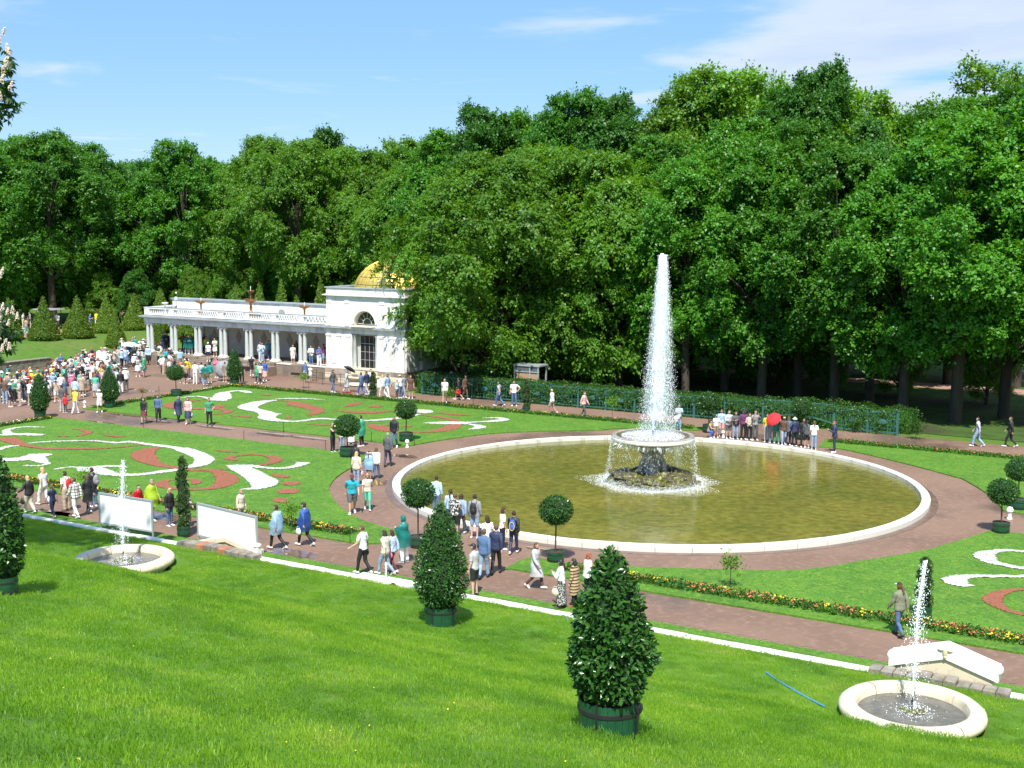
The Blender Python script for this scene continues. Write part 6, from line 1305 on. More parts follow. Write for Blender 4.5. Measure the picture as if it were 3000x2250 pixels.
for (u0, u1, v0, v1, st) in ((-60, 34, -4, 34.5, .42),):
    gu, gv = np.meshgrid(np.arange(u0, u1, st), np.arange(v0, v1, st)); gu = gu.ravel() + rg.uniform(-.2, .2, gu.size); gv = gv.ravel() + rg.uniform(-.2, .2, gv.size)
    for a, b in zip(gu, gv):
        x, y = xy(a, b)
        if y < 6 or abs(x) > .46 * y + 1.5: continue
        if b > 33.9: continue
        du, dvv = a + 6.12, b - 30.24
        if du * du + dvv * dvv < 1.95 ** 2: continue
        du, dvv = a + 33.19, b - 29.9
        if du * du + dvv * dvv < 1.95 ** 2: continue
        pts.append((x, y, slope_z(a, b)))
pm = bpy.data.meshes.new('grass_points'); pm.from_pydata(pts, [], []); go = link('grass_blades', pm); tag(go, 'short mown grass covering the slope in the foreground', kind='stuff')
tuft = bpy.data.objects.new('grass_tuft', tuft_me)      # source of the scattered tufts, itself outside the scene
ng = bpy.data.node_groups.new('scatter_grass', 'GeometryNodeTree'); ng.interface.new_socket('Geometry', in_out='INPUT', socket_type='NodeSocketGeometry'); ng.interface.new_socket('Geometry', in_out='OUTPUT', socket_type='NodeSocketGeometry')
gi = ng.nodes.new('NodeGroupInput'); gout = ng.nodes.new('NodeGroupOutput'); iop = ng.nodes.new('GeometryNodeInstanceOnPoints'); oi = ng.nodes.new('GeometryNodeObjectInfo'); oi.inputs[0].default_value = tuft
rv = ng.nodes.new('FunctionNodeRandomValue'); rv.data_type = 'FLOAT_VECTOR'; rv.inputs[0].default_value = (-.06, -.06, 0); rv.inputs[1].default_value = (.06, .06, 6.28)
rs = ng.nodes.new('FunctionNodeRandomValue'); rs.data_type = 'FLOAT'; rs.inputs[2].default_value = .75; rs.inputs[3].default_value = 1.25; rs.inputs['Seed'].default_value = 4
ng.links.new(gi.outputs[0], iop.inputs['Points']); ng.links.new(oi.outputs['Geometry'], iop.inputs['Instance']); ng.links.new(rv.outputs[0], iop.inputs['Rotation']); ng.links.new(rs.outputs[1], iop.inputs['Scale']); ng.links.new(iop.outputs[0], gout.inputs[0])
md = go.modifiers.new('scatter', 'NODES'); md.node_group = ng
# small yellow weed flowers in the grass
rng = np.random.default_rng(61); k = rng.choice(len(pts), 170, replace=False); P_ = np.array([pts[i] for i in k]) + (0, 0, .07); n = len(P_)
V, Q = cards(P_, np.c_[rng.normal(size=(n, 2)), np.zeros(n)], np.c_[rng.normal(size=(n, 2)) * .3, np.ones(n)], np.full(n, .03), np.full(n, .03)); tag(link('dandelion_heads', np_mesh('dandelion_heads', V, Q, FY)), 'tiny yellow weed flowers dotted over the slope grass', kind='stuff')

# ------------------------------------------------------------------ people
SKINS = [mat('skin_light', (.52, .31, .22), .55), mat('skin_tan', (.42, .24, .16), .55), mat('skin_pale', (.60, .38, .29), .55)]
FEAT = mat('face_features', (.05, .025, .02), .5)
CCOL = dict(white=(.78, .78, .76), cream=(.62, .56, .44), beige=(.45, .36, .27), tan=(.36, .26, .17), grey=(.26, .27, .28), lightgrey=(.45, .46, .46), darkgrey=(.09, .095, .10), black=(.018, .018, .02), navy=(.025, .035, .085), blue=(.05, .12, .42), denim=(.085, .15, .28), paledenim=(.26, .36, .50), lightblue=(.42, .58, .72), teal=(.02, .26, .24), turquoise=(.02, .33, .42), green=(.06, .28, .15), mint=(.10, .50, .34), olive=(.20, .21, .14), khaki=(.27, .24, .15), yellow=(.78, .62, .04), lime=(.45, .62, .06), red=(.55, .025, .03), pink=(.68, .16, .30), palepink=(.72, .42, .42), orange=(.75, .20, .04), brown=(.12, .07, .045), maroon=(.14, .03, .045), purple=(.13, .04, .12), blond=(.50, .36, .16), darkbrown=(.045, .025, .016), brownhair=(.12, .065, .035), ash=(.30, .27, .23), redhair=(.28, .08, .03))
CNAME = dict(lightgrey='light grey', darkgrey='dark grey', paledenim='pale denim', lightblue='light blue', palepink='pale pink', lime='lime yellow')
def cloth(c, shiny=False):
    if c in ('plaid', 'stripe', 'floral', 'chevron', 'greystripe'):
        nm = 'cloth_' + c
        if nm in MATS: return MATS[nm]
        a, b = dict(plaid=((.72, .70, .66), (.06, .06, .06)), stripe=((.50, .36, .20), (.06, .035, .03)), floral=((.03, .03, .03), (.55, .54, .52)), chevron=((.03, .03, .03), (.70, .70, .68)), greystripe=((.34, .34, .34), (.03, .03, .03)))[c]
        m = bpy.data.materials.new(nm); m.use_nodes = True; t = m.node_tree; bs = t.nodes['Principled BSDF']; bs.inputs['Roughness'].default_value = .85
        tcn = N('ShaderNodeTexCoord', t); sp = N('ShaderNodeSeparateXYZ', t); t.links.new(tcn.outputs['Object'], sp.inputs[0])
        def wave(sock, k, th):
            m1 = N('ShaderNodeMath', t, operation='MULTIPLY'); m1.inputs[1].default_value = k; t.links.new(sock, m1.inputs[0]); m2 = N('ShaderNodeMath', t, operation='FRACT'); t.links.new(m1.outputs[0], m2.inputs[0]); m3 = N('ShaderNodeMath', t, operation='LESS_THAN'); m3.inputs[1].default_value = th; t.links.new(m2.outputs[0], m3.inputs[0]); return m3.outputs[0]
        mi = N('ShaderNodeMix', t, data_type='RGBA'); mi.inputs['A'].default_value = (*a, 1); mi.inputs['B'].default_value = (*b, 1)
        if c == 'plaid':
            mxn = N('ShaderNodeMath', t, operation='MAXIMUM'); t.links.new(wave(sp.outputs[2], 8, .22), mxn.inputs[0]); t.links.new(wave(sp.outputs[0], 9, .22), mxn.inputs[1]); fac = mxn.outputs[0]
        elif c in ('stripe', 'greystripe'): fac = wave(sp.outputs[2], 9 if c == 'stripe' else 6, .42)
        else:
            nn = N('ShaderNodeTexNoise', t); nn.inputs['Scale'].default_value = 22 if c == 'floral' else 16; t.links.new(tcn.outputs['Object'], nn.inputs['Vector']); gt = N('ShaderNodeMath', t, operation='GREATER_THAN'); gt.inputs[1].default_value = .54; t.links.new(nn.outputs[0], gt.inputs[0]); fac = gt.outputs[0]
        t.links.new(fac, mi.inputs['Factor']); t.links.new(mi.outputs['Result'], bs.inputs['Base Color']); MATS[nm] = m; return m
    if shiny:
        return mat('film_' + c, CCOL[c], .25, var=.25, vscale=4, bump=.6, bscale=9, alpha=.72, transl=.3)
    return mat('cloth_' + c, CCOL[c], .82 if c not in ('black', 'navy') else .6, var=.10, vscale=5, bump=.35, bscale=12)

POSE = dict(
    stand=dict(arm=[((.05, -.02, -.28), (.07, .06, -.53))] * 2, leg=[((.02, .01, -.43), (.03, -.02, -.85))] * 2),
    walk=dict(arm=[((.05, -.13, -.25), (.06, -.14, -.50)), ((.05, .08, -.27), (.05, .25, -.46))], leg=[((.0, .20, -.40), (0, .27, -.81)), ((0, -.02, -.44), (0, -.33, -.76))], dz=-.03),
    walk2=dict(arm=[((.05, .08, -.27), (.05, .22, -.47)), ((.05, -.11, -.26), (.06, -.13, -.51))], leg=[((.01, -.02, -.43), (0, -.25, -.79)), ((.01, .13, -.42), (.01, .19, -.83))], dz=-.02),
    phone=dict(arm=[((.05, .07, -.27), (-.10, .30, -.14)), ((.05, .05, -.27), (-.08, .26, -.20))], leg=[((.02, .03, -.43), (.04, .0, -.85)), ((.02, .0, -.43), (.05, -.04, -.85))]),
    photo=dict(arm=[((.06, .20, -.12), (-.05, .36, .12)), ((.06, .20, -.12), (-.05, .34, .10))], leg=[((.02, .01, -.43), (.04, -.02, -.85))] * 2),
    hip=dict(arm=[((.20, -.08, -.21), (.03, .04, -.40)), ((.05, -.02, -.28), (.07, .08, -.52))], leg=[((.03, .04, -.43), (.07, .02, -.85)), ((.01, .0, -.43), (.03, -.03, -.85))]),
    fold=dict(arm=[((.07, .04, -.27), (-.13, .22, -.21)), ((.07, .04, -.27), (-.12, .25, -.25))], leg=[((.02, .01, -.43), (.03, -.02, -.85))] * 2),
    reach=dict(arm=[((.14, .02, -.25), (.30, .16, -.36)), ((.05, -.04, -.28), (.08, .02, -.53))], leg=[((.0, .14, -.42), (0, .20, -.82)), ((0, -.02, -.44), (0, -.26, -.79))], dz=-.02),
    crouch=dict(arm=[((.08, .18, -.20), (.0, .38, -.22)), ((.08, .16, -.22), (-.02, .36, -.25))], leg=[((.09, .36, .02), (.08, .22, -.36)), ((.07, .34, -.02), (.07, .16, -.36))], pel=.45, lean=.12),
)
BODY = {}
def cone_seg(mb, a, b, ra, rb): mb.tube([a, b], [ra, rb], 12); mb.ell(a, (ra, ra, ra), 12, 8); mb.ell(b, (rb, rb, rb), 12, 8)
def body(pose):
    if pose in BODY: return BODY[pose]
    pz = POSE[pose]; hip = pz.get('pel', .92 + pz.get('dz', 0)); ln = pz.get('lean', .02); up = hip - .92
    mb = MB(); segs = []
    def seg(a, b, ra, rb, lab): a, b = Vector(a), Vector(b); cone_seg(mb, a, b, ra, rb); segs.append((a, b, (ra + rb) / 2, lab))
    pel, che, nek = Vector((0, 0, hip + .04)), Vector((0, ln * .8, 1.32 + up)), Vector((0, ln, 1.47 + up)); hd = Vector((0, ln + .03, 1.635 + up))
    # trunk as stacked ovals
    rows = [(hip - .07, .13, .10, 0), (hip + .0, .165, .115, 0), (hip + .10, .155, .105, .1), (hip + .20, .135, .095, .3), (hip + .32, .155, .105, .7), (hip + .43, .172, .108, 1), (hip + .50, .165, .09, 1), (hip + .545, .10, .07, 1), (hip + .58, .055, .055, 1)]
    vs = []; n = 16
    for z, rx, ry, k in rows:
        for i in range(n): a = 6.2832 * i / n; vs.append((rx * math.cos(a), ry * math.sin(a) + ln * k, z))
    fs = [(j * n + i, j * n + (i + 1) % n, (j + 1) * n + (i + 1) % n, (j + 1) * n + i) for j in range(len(rows) - 1) for i in range(n)] + [tuple(range(n - 1, -1, -1)), tuple((len(rows) - 1) * n + i for i in range(n))]
    mb.add(vs, fs); segs.append((pel, Vector((0, 0, hip + .12)), .15, 3)); segs.append((Vector((0, ln * .3, hip + .22)), che + Vector((0, 0, .06)), .14, 2))
    seg(nek, nek + Vector((0, .01, .08)), .052, .05, 1); mb.ell(hd, (.073, .092, .112), 16, 12); segs.append((hd, hd + Vector((0, 0, .03)), .09, 0)); mb.ell(hd + Vector((0, .035, -.06)), (.05, .06, .055), 12, 8)
    mb.ell(hd + Vector((0, .098, -.018)), (.012, .02, .022), 8, 6)
    for s_ in (-1, 1): mb.ell(hd + Vector((s_ * .075, -.005, -.01)), (.012, .022, .032), 8, 6)
    hands = []
    for s_, k in ((-1, 0), (1, 1)):
        sh = Vector((s_ * .175, ln, 1.41 + up)); e, w_ = pz['arm'][k]; el = sh + Vector((s_ * e[0], e[1], e[2])); wr = sh + Vector((s_ * w_[0], w_[1], w_[2]))
        seg(sh, el, .052, .04, 4); seg(el, wr, .039, .026, 5); d = (wr - el).normalized(); pa = wr + d * .075; mb.tube([wr, wr + d * .03, pa], [.024, .032, .030], 10); mb.ell(pa, (.03, .03, .03), 8, 6); segs.append((wr + d * .02, pa, .03, 6)); hands.append((wr, pa, d, s_))
        hp = Vector((s_ * .085, 0, hip)); kn, an = pz['leg'][k]; kn = hp + Vector((s_ * kn[0], kn[1], kn[2])); an = hp + Vector((s_ * an[0], an[1], an[2])); seg(hp, kn, .088, .055, 7); seg(kn, an, .054, .035, 8)
        sd_ = (kn - an); tilt = -.55 if (an.y < -.2 and an.z > .1) else (.12 if an.y > .22 and pose in ('walk', 'reach') else 0)
        toe = an + Vector((s_ * .02, .15, -.05 + .15 * tilt)); heel = an + Vector((0, -.045, -.04)); mb.tube([heel, an + Vector((0, .04, -.03)), toe], [.034, .042, .032], 10); mb.ell(toe, (.036, .04, .026), 8, 6); mb.ell(heel, (.034, .034, .034), 8, 6); segs.append((heel, toe, .04, 9))
    me = mb.mesh('body'); o = bpy.data.objects.new('body_tmp', me); COL.objects.link(o); md = o.modifiers.new('r', 'REMESH'); md.mode = 'VOXEL'; md.voxel_size = .0195; md.use_smooth_shade = True
    sm_ = o.modifiers.new('s', 'SMOOTH'); sm_.factor = .5; sm_.iterations = 2
    dg = bpy.context.evaluated_depsgraph_get(); ev = o.evaluated_get(dg); me2 = bpy.data.meshes.new_from_object(ev, depsgraph=dg); bpy.data.objects.remove(o); bpy.data.meshes.remove(me)
    V = np.array([v.co for v in me2.vertices]); Fc = [tuple(p.vertices) for p in me2.polygons]; bpy.data.meshes.remove(me2)
    minz = V[:, 2].min(); V[:, 2] -= minz
    D_ = []; Tt = []
    for a, b, r, lab in segs:
        a = np.array(a) - (0, 0, minz); b = np.array(b) - (0, 0, minz); ab = b - a; t = np.clip(((V - a) @ ab) / (ab @ ab), 0, 1); D_.append(np.linalg.norm(V - a - t[:, None] * ab, axis=1) - r); Tt.append(((V - a) @ ab) / (ab @ ab))
    D_ = np.array(D_); k = D_.argmin(0); lab = np.array([s[3] for s in segs])[k]; tt = np.array(Tt)[k, np.arange(len(V))]
    tmp = bpy.data.meshes.new('t'); tmp.from_pydata(V.tolist(), [], Fc); tmp.update(); Nr = np.array([n_.vector for n_ in tmp.vertex_normals]) if hasattr(tmp, 'vertex_normals') else np.array([v.normal for v in tmp.vertices]); bpy.data.meshes.remove(tmp)
    hd = np.array(hd) - (0, 0, minz)
    # body mesh: skin plus fingers, eyes, mouth
    fb_ = MB(); fb_.add(V.tolist(), Fc)
    for wr, pa, d, s_ in hands:
        wr = wr - Vector((0, 0, minz)); pa = pa - Vector((0, 0, minz)); side = Vector((0, 1, 0)); side = (side - d * side.dot(d)).normalized() if abs(d.y) < .9 else Vector((0, 0, 1)); nrm = d.cross(side); inn = Vector((-s_, 0, 0)); curl = (inn - d * inn.dot(d)).normalized()
        for j, (off, L_) in enumerate(((-.027, .055), (-.009, .068), (.010, .074), (.028, .066))):
            b0 = pa + side * off; fb_.tube([b0 - d * .01, b0 + d * L_ * .5 + curl * .006, b0 + d * L_ * .85 + curl * .022], [.009, .0085, .006], 5)
        fb_.tube([wr + d * .02 + side * .022, wr + d * .055 + side * .05 + curl * .01, wr + d * .085 + side * .056 + curl * .02], [.011, .010, .007], 5)
    fb_.cm = 1
    for s_ in (-1, 1): fb_.ell((hd[0] + s_ * .028, hd[1] + .086, hd[2] + .012), (.011, .008, .007), 6, 4); fb_.box(hd[0] + s_ * .028 - .016, hd[0] + s_ * .028 + .016, hd[1] + .082, hd[1] + .092, hd[2] + .03, hd[2] + .036)
    fb_.ell((hd[0], hd[1] + .094, hd[2] - .062), (.022, .006, .006), 6, 4)
    me = fb_.mesh('body', [SKINS[0], FEAT]); me.shade_smooth()
    B = dict(V=V, F=Fc, lab=lab, t=tt, N=Nr, hd=hd, me=me, hip=hip - minz, g={}); BODY[pose] = B; return B
def extract(B, mask, off, name, drape=0):
    fs = [f for f in B['F'] if all(mask[i] for i in f)]; used = sorted({i for f in fs for i in f}); mp_ = {i: j for j, i in enumerate(used)}; V = B['V'][used] + B['N'][used] * (off[used][:, None] if isinstance(off, np.ndarray) else off)
    # folds
    nz_ = np.array([mnoise.noise(Vector((x * 6, y * 6, z * 9))) for x, y, z in V]); V = V + B['N'][used] * (nz_ * .010)[:, None]
    me = bpy.data.meshes.new(name); me.from_pydata(V.tolist(), [], [tuple(mp_[i] for i in f) for f in fs]); me.shade_smooth(); me.update(); return me
def loft(B, z1, z0, labs, marg, flare, name, amp=.03, nf=7, topk=1.0):
    m = np.isin(B['lab'], labs); P_ = B['V'][m]; rows = []; px_ = py_ = 0; cy = 0; n = 22
    for i in range(9):
        z = z1 + (z0 - z1) * i / 8; q = P_[np.abs(P_[:, 2] - z) < .05]
        if len(q): hx = (q[:, 0].max() - q[:, 0].min()) / 2 + marg; hy = (q[:, 1].max() - q[:, 1].min()) / 2 + marg; cx = (q[:, 0].max() + q[:, 0].min()) / 2; cy = (q[:, 1].max() + q[:, 1].min()) / 2
        else: hx, hy, cx = px_, py_, 0
        hx = max(hx, px_ * .97) + flare * i / 8; hy = max(hy, py_ * .97) + flare * i / 8
        px_, py_ = (hx - flare * i / 8), (hy - flare * i / 8); rows.append((cx * .4, cy, z, hx, hy))
    mb = MB(); vs = []
    for i, (cx, cy, z, hx, hy) in enumerate(rows):
        for k in range(n): a = 6.2832 * k / n; r = 1 + amp * math.sin(a * nf + i * .25) * i / 8; vs.append((cx + hx * r * math.cos(a), cy + hy * r * math.sin(a), z + .015 * math.sin(a * 3) * i / 8))
    mb.add(vs, [(i * n + k, i * n + (k + 1) % n, (i + 1) * n + (k + 1) % n, (i + 1) * n + k)[::-1] for i in range(len(rows) - 1) for k in range(n)]); return mb
def garment(pose, kind):
    B = body(pose)
    if kind in B['g']: return B['g'][kind]
    l, t, V, hip, hd = B['lab'], B['t'], B['V'], B['hip'], B['hd']; z = V[:, 2]; tor = (l == 2) | ((l == 3) & (z > hip - .02)); r = None; neck = (l == 1) & (z < hd[2] - .17)
    if kind == 'tee': r = extract(B, tor | ((l == 4) & (t < .72)) | neck * 0 > 0, .020, 'shirt')
    elif kind == 'vest': r = extract(B, tor, .018, 'vest')
    elif kind == 'shirt': r = extract(B, tor | (l == 4) | ((l == 5) & (t < .93)), .022, 'shirt')
    elif kind == 'jacket': r = extract(B, tor | ((l == 3) | ((l == 7) & (t < .12))) | (l == 4) | ((l == 5) & (t < .97)) | neck, np.where(np.isin(l, (2, 3, 7)), .040, .026), 'jacket')
    elif kind in ('trousers', 'loose_trousers'): o_ = .016 if kind == 'trousers' else .034; r = extract(B, ((l == 3) & (z < hip + .12)) | (l == 7) | ((l == 8) & (t < .95)), o_, 'trousers')
    elif kind == 'shorts': r = extract(B, ((l == 3) & (z < hip + .12)) | ((l == 7) & (t < .92)), np.where(l == 7, .028, .018), 'shorts')
    elif kind == 'shoes': r = extract(B, (l == 9) | ((l == 8) & (t > .97)), .010, 'shoes')
    elif kind == 'leggings': r = extract(B, ((l == 3) & (z < hip + .1)) | (l == 7) | ((l == 8) & (t < .98)), .006, 'leggings')
    elif kind in ('skirt', 'longskirt', 'coat_tail', 'dress_skirt', 'short_dress_skirt'):
        z1, z0, fl, mg = dict(skirt=(hip + .1, hip - .38, .05, .02), longskirt=(hip + .1, .16, .07, .02), coat_tail=(hip + .08, hip - .42, .04, .045), dress_skirt=(hip + .1, hip - .52, .06, .02), short_dress_skirt=(hip + .1, hip - .28, .04, .02))[kind]
        mb = loft(B, z1, z0, (3, 7, 8), mg, fl, kind, .05 if kind != 'coat_tail' else .02); r = mb.mesh(kind, smooth=False); r.shade_smooth()
    elif kind == 'poncho':
        mb = loft(B, hip + .46, hip - .30, (2, 3, 4, 5, 7), .02, .03, 'poncho', .06, 9); r = mb.mesh('poncho'); r.shade_smooth()
    elif kind == 'hood': r = extract(B, ((l == 0) & ~((V[:, 1] > hd[1] + .035) & (z < hd[2] + .075))) | (l == 1), .035, 'hood')
    elif kind == 'hijab': r = extract(B, ((l == 0) & ~((V[:, 1] > hd[1] + .05) & (z < hd[2] + .06))) | (l == 1) | ((l == 2) & (z > hip + .42)), .030, 'headscarf')
    elif kind == 'short': r = extract(B, (l == 0) & ((z > hd[2] + .045) | ((V[:, 1] < hd[1] - .005) & (z > hd[2] - .06))) & ~((V[:, 1] > hd[1] + .06) & (z < hd[2] + .065)), .014, 'hair')
    elif kind in ('bob', 'long', 'tail'):
        mb = MB(); base = extract(B, (l == 0) & ((z > hd[2] + .04) | (V[:, 1] < hd[1] + .015)) & ~((V[:, 1] > hd[1] + .055) & (z < hd[2] + .065)), .022, 'hair')
        mb.add([tuple(v.co) for v in base.vertices], [tuple(p.vertices) for p in base.polygons]); c = tuple(hd)
        if kind == 'bob': mb.ell((c[0], c[1] - .045, c[2] - .07), (.10, .075, .10), 12, 8)
        if kind == 'long': mb.ell((c[0], c[1] - .065, c[2] - .16), (.105, .06, .24), 12, 9)
        if kind == 'tail': mb.tube([(c[0], c[1] - .09, c[2] + .03), (c[0], c[1] - .15, c[2] - .02), (c[0] + .02, c[1] - .16, c[2] - .22), (c[0] + .03, c[1] - .13, c[2] - .38)], [.03, .042, .035, .012], 8)
        r = mb.mesh('hair'); r.shade_smooth()
    elif kind in ('cap', 'hat'):
        mb = MB(); base = extract(B, (l == 0) & (z > hd[2] + (.035 if kind == 'cap' else .03)), .022, 'cap'); mb.add([tuple(v.co) for v in base.vertices], [tuple(p.vertices) for p in base.polygons]); c = tuple(hd)
        if kind == 'cap': mb.ell((c[0], c[1] + .125, c[2] + .045), (.07, .075, .012), 12, 6)
        else: mb.lathe([(.09, c[2] + .05), (.15, c[2] + .02), (.155, c[2] + .012), (.09, c[2] + .035)], 18, c[0], c[1], close=False)
        r = mb.mesh('cap'); r.shade_smooth()
    r.materials.clear(); r.materials.append(FEAT); B['g'][kind] = r; return r
def setmat(o, m, slot=0): o.material_slots[slot].link = 'OBJECT'; o.material_slots[slot].material = m
def wear(p, pose, kind, m, name): o = link(name, garment(pose, kind), None, p); setmat(o, m); return o
PCOUNT = [0]
def person(x, y, z, hd_deg, pose, top, bot, hair, label, ht=1.72, slim=1.0, hat=None, group=None, shoes='white', skin=None):
    B = body(pose); PCOUNT[0] += 1; k = ht / 1.745
    p = thing('person', label, 'person', (x, y, z), math.radians(hd_deg - 90), group); p.scale = (k * slim, k * slim, k)
    b = link('body', B['me'], None, p); setmat(b, SKINS[PCOUNT[0] % 3 if skin is None else skin])
    tk, tc_ = top; bk, bc = bot; m = cloth(tc_)
    if bk == 'dress': wear(p, pose, 'dress_skirt', cloth(bc), 'dress_skirt')
    elif bk == 'minidress': wear(p, pose, 'short_dress_skirt', cloth(bc), 'dress_skirt')
    elif bk: wear(p, pose, bk, cloth(bc), {'loose_trousers': 'trousers', 'longskirt': 'skirt'}.get(bk, bk))
    if tk == 'coat': wear(p, pose, 'jacket', m, 'coat'); wear(p, pose, 'coat_tail', m, 'coat_tail')
    elif tk == 'poncho':
        mp2 = cloth(tc_, True); wear(p, pose, 'tee', cloth('white' if tc_ != 'yellow' else 'beige'), 'shirt'); wear(p, pose, 'poncho', mp2, 'poncho'); wear(p, pose, 'jacket', mp2, 'poncho_sleeves')
        if hat == 'hood': wear(p, pose, 'hood', mp2, 'hood')
    else: wear(p, pose, tk, m, {'tee': 'shirt', 'vest': 'vest'}.get(tk, tk))
    hk, hc = hair
    if hk == 'hijab': wear(p, pose, 'hijab', cloth(hc), 'headscarf')
    elif hk: wear(p, pose, hk, cloth(hc), 'hair')
    if hat and hat != 'hood': wear(p, pose, hat[0], cloth(hat[1]), 'cap' if hat[0] == 'cap' else 'sun_hat')
    wear(p, pose, 'shoes', cloth(shoes), 'shoes'); return p
def pack(p, col, label, small=.9):
    """backpack resting on a wearer's back"""
    m = cloth(col); r = p.rotation_euler.z; s = p.scale.z * small; t = thing('backpack', label, 'backpack', tuple(p.location + Matrix.Rotation(r, 3, 'Z') @ Vector((0, -.0, 0)) * 0), r); t.scale = (s, s, p.scale.z)
    mb = MB(); mb.ell((0, -.215, 1.23), (.155, .095, .235), 14, 10); mb.build('pack_body', m, t, True); mb = MB(); mb.ell((0, -.29, 1.14), (.11, .05, .11), 12, 8); mb.build('front_pocket', m, t, True)
    for s_ in (-1, 1): mb = MB(); mb.tube([(s_ * .10, -.15, 1.42), (s_ * .11, -.02, 1.505), (s_ * .12, .13, 1.40), (s_ * .14, .15, 1.22), (s_ * .16, -.08, 1.10)], .018, 6); mb.build('strap', m, t)
def bag(p, col, label, side=1, hand=True):
    r = p.rotation_euler.z; k = p.scale.z; q = Vector((side * (.27 if hand else .20), .12 if hand else .02, .72 if hand else .88)) * k; t = thing('handbag', label, 'bag', tuple(p.location + Matrix.Rotation(r, 3, 'Z') @ q), r)
    mb = MB(); mb.ell((0, 0, -.1), (.06, .13, .14), 12, 8); mb.build('bag_body', cloth(col), t, True); mb = MB(); mb.tube([(0, -.08, .0), (0, -.05, .1), (0, .05, .1), (0, .08, .0)] if hand else [(0, -.08, .0), (-side * .12, -.18, .45), (-side * .22, -.05, .66), (-side * .12, .13, .45), (0, .08, 0)], .009, 5); mb.build('handle', cloth(col), t)
def umbrella(x, y, z, col, label, tilt, rz, R=.55):
    t = thing('umbrella', label, 'umbrella', (x, y, z), rz); t.rotation_euler = (tilt[0], tilt[1], rz); n = 8
    for i in range(n):
        a0, a1 = 6.2832 * i / n, 6.2832 * (i + 1) / n - .01; mb = MB(); vs = []
        for j in range(5):
            f = j / 4; rr_ = R * math.sin(f * 1.35) / math.sin(1.35); zz = R * .42 * (math.cos(f * 1.35) - 1) / (1 - math.cos(1.35)) 
            for q in (0, .5, 1): a = a0 + (a1 - a0) * q; s2 = 1 - .06 * f * (q == .5); vs.append((rr_ * s2 * math.cos(a), rr_ * s2 * math.sin(a), zz))
        mb.add(vs, [(3 * j + q, 3 * j + 3 + q, 3 * j + 4 + q, 3 * j + 1 + q) for j in range(4) for q in range(2)]); mb.build('canopy_panel', cloth(col), t, True)
        mb = MB(); mb.tube([(0, 0, 0), (R * .6 * math.cos(a0), R * .6 * math.sin(a0), -.08), (R * 1.0 * math.cos(a0), R * math.sin(a0), -R * .42)], .006, 4); mb.build('rib', IRON, t)
    mb = MB(); mb.tube([(0, 0, .06), (0, 0, -.82)], .01, 6); mb.build('shaft', IRON, t)
DIR = dict(R=-30, L=150, A=75, T=-95, AR=20, AL=120, TR=-60, TL=-150)
def pp(q, dr, pose, top, bot, hair, label, z=None, **kw):
    zz = 0 if z is None else z; x, y = G(q[0], q[1], zz + .03); u, v = uv(x, y)
    if z is None:
        # stand on turf, kerb strip or gravel
        if 34.6 < v < 35.5: zz = .05
    return person(x, y, zz, DIR.get(dr, dr) if isinstance(dr, str) else dr, pose, top, bot, hair, label, **kw)
Z33 = src((0, 1150, 2.212))
a = pp(Z1(320, 1312), 'L', 'reach', ('jacket', 'black'), ('loose_trousers', 'cream'), ('bob', 'blond'), 'blond woman in a black leather jacket and cream trousers walking at far left', ht=1.64); bag(a, 'black', 'black handbag held by the blond woman in black leather and cream trousers', -1)
pp(Z1(480, 1212), 'L', 'walk', ('tee', 'white'), ('loose_trousers', 'white'), ('long', 'blond'), 'long haired blond woman all in white, striding along the front path', ht=1.74)
pp(Z1(575, 1358), 'L', 'walk2', ('tee', 'navy'), ('trousers', 'navy'), ('tail', 'brownhair'), 'girl in a navy top and patterned navy trousers beside a puddle', ht=1.42, shoes='beige')
a = pp(Z1(722, 1272), 'L', 'stand', ('tee', 'white'), ('loose_trousers', 'beige'), ('short', 'darkbrown'), 'man in white t-shirt and beige trousers carrying a red backpack', ht=1.78, shoes='brown'); pack(a, 'red', 'red backpack on the man in white t-shirt and beige trousers')
pp(Z1(822, 1352), 'L', 'walk2', ('jacket', 'plaid'), ('trousers', 'white'), ('short', 'brownhair'), 'person in a black and white plaid overshirt and white trousers', ht=1.78)
pp(Z1(958, 1290), 'L', 'walk2', ('coat', 'black'), ('leggings', 'black'), ('bob', 'brownhair'), 'woman with brown bob in a long shiny black coat', ht=1.66, shoes='lightgrey')
a = pp(Z1(1012, 1228), 'L', 'stand', ('jacket', 'black'), ('trousers', 'denim'), ('short', 'darkbrown'), 'man in black jacket and jeans carrying a grey backpack', ht=1.78); pack(a, 'grey', 'grey backpack on the man in black jacket and jeans', 1)
pp(Z1(1500, 1345), 'R', 'stand', ('poncho', 'red'), ('trousers', 'navy'), ('short', 'darkbrown'), 'person in a red rain poncho half hidden behind the left white board', ht=1.45)
a = pp(Z1(1640, 1380), 'R', 'walk2', ('poncho', 'lime'), ('trousers', 'black'), ('short', 'ash'), 'grey haired man in a yellow rain poncho behind the left white board', ht=1.80); bag(a, 'lightgrey', 'grey carrier bag held by the man in the yellow poncho', 1)
a = pp(Z1(1835, 1435), 'R', 'stand', ('jacket', 'black'), ('trousers', 'denim'), ('bob', 'blond'), 'blond woman in black hooded jacket and blue jeans between the boards', ht=1.62)
pp(Z1(2000, 1445), 'R', 'walk2', ('coat', 'greystripe'), ('leggings', 'black'), ('bob', 'black'), 'dark haired woman in a grey and black striped long cardigan', ht=1.64, shoes='black')
pp(Z2(760, 1440), 'R', 'stand', ('jacket', 'cream'), ('trousers', 'grey'), ('bob', 'ash'), 'woman in a pale jacket seen above the right white board', ht=1.60)
pp(Z33(1800, 1012), 'L', 'walk', ('poncho', 'lightblue'), ('trousers', 'black'), ('short', 'darkbrown'), 'man in a pale blue rain poncho over a light shirt, left of a sapling', ht=1.78)
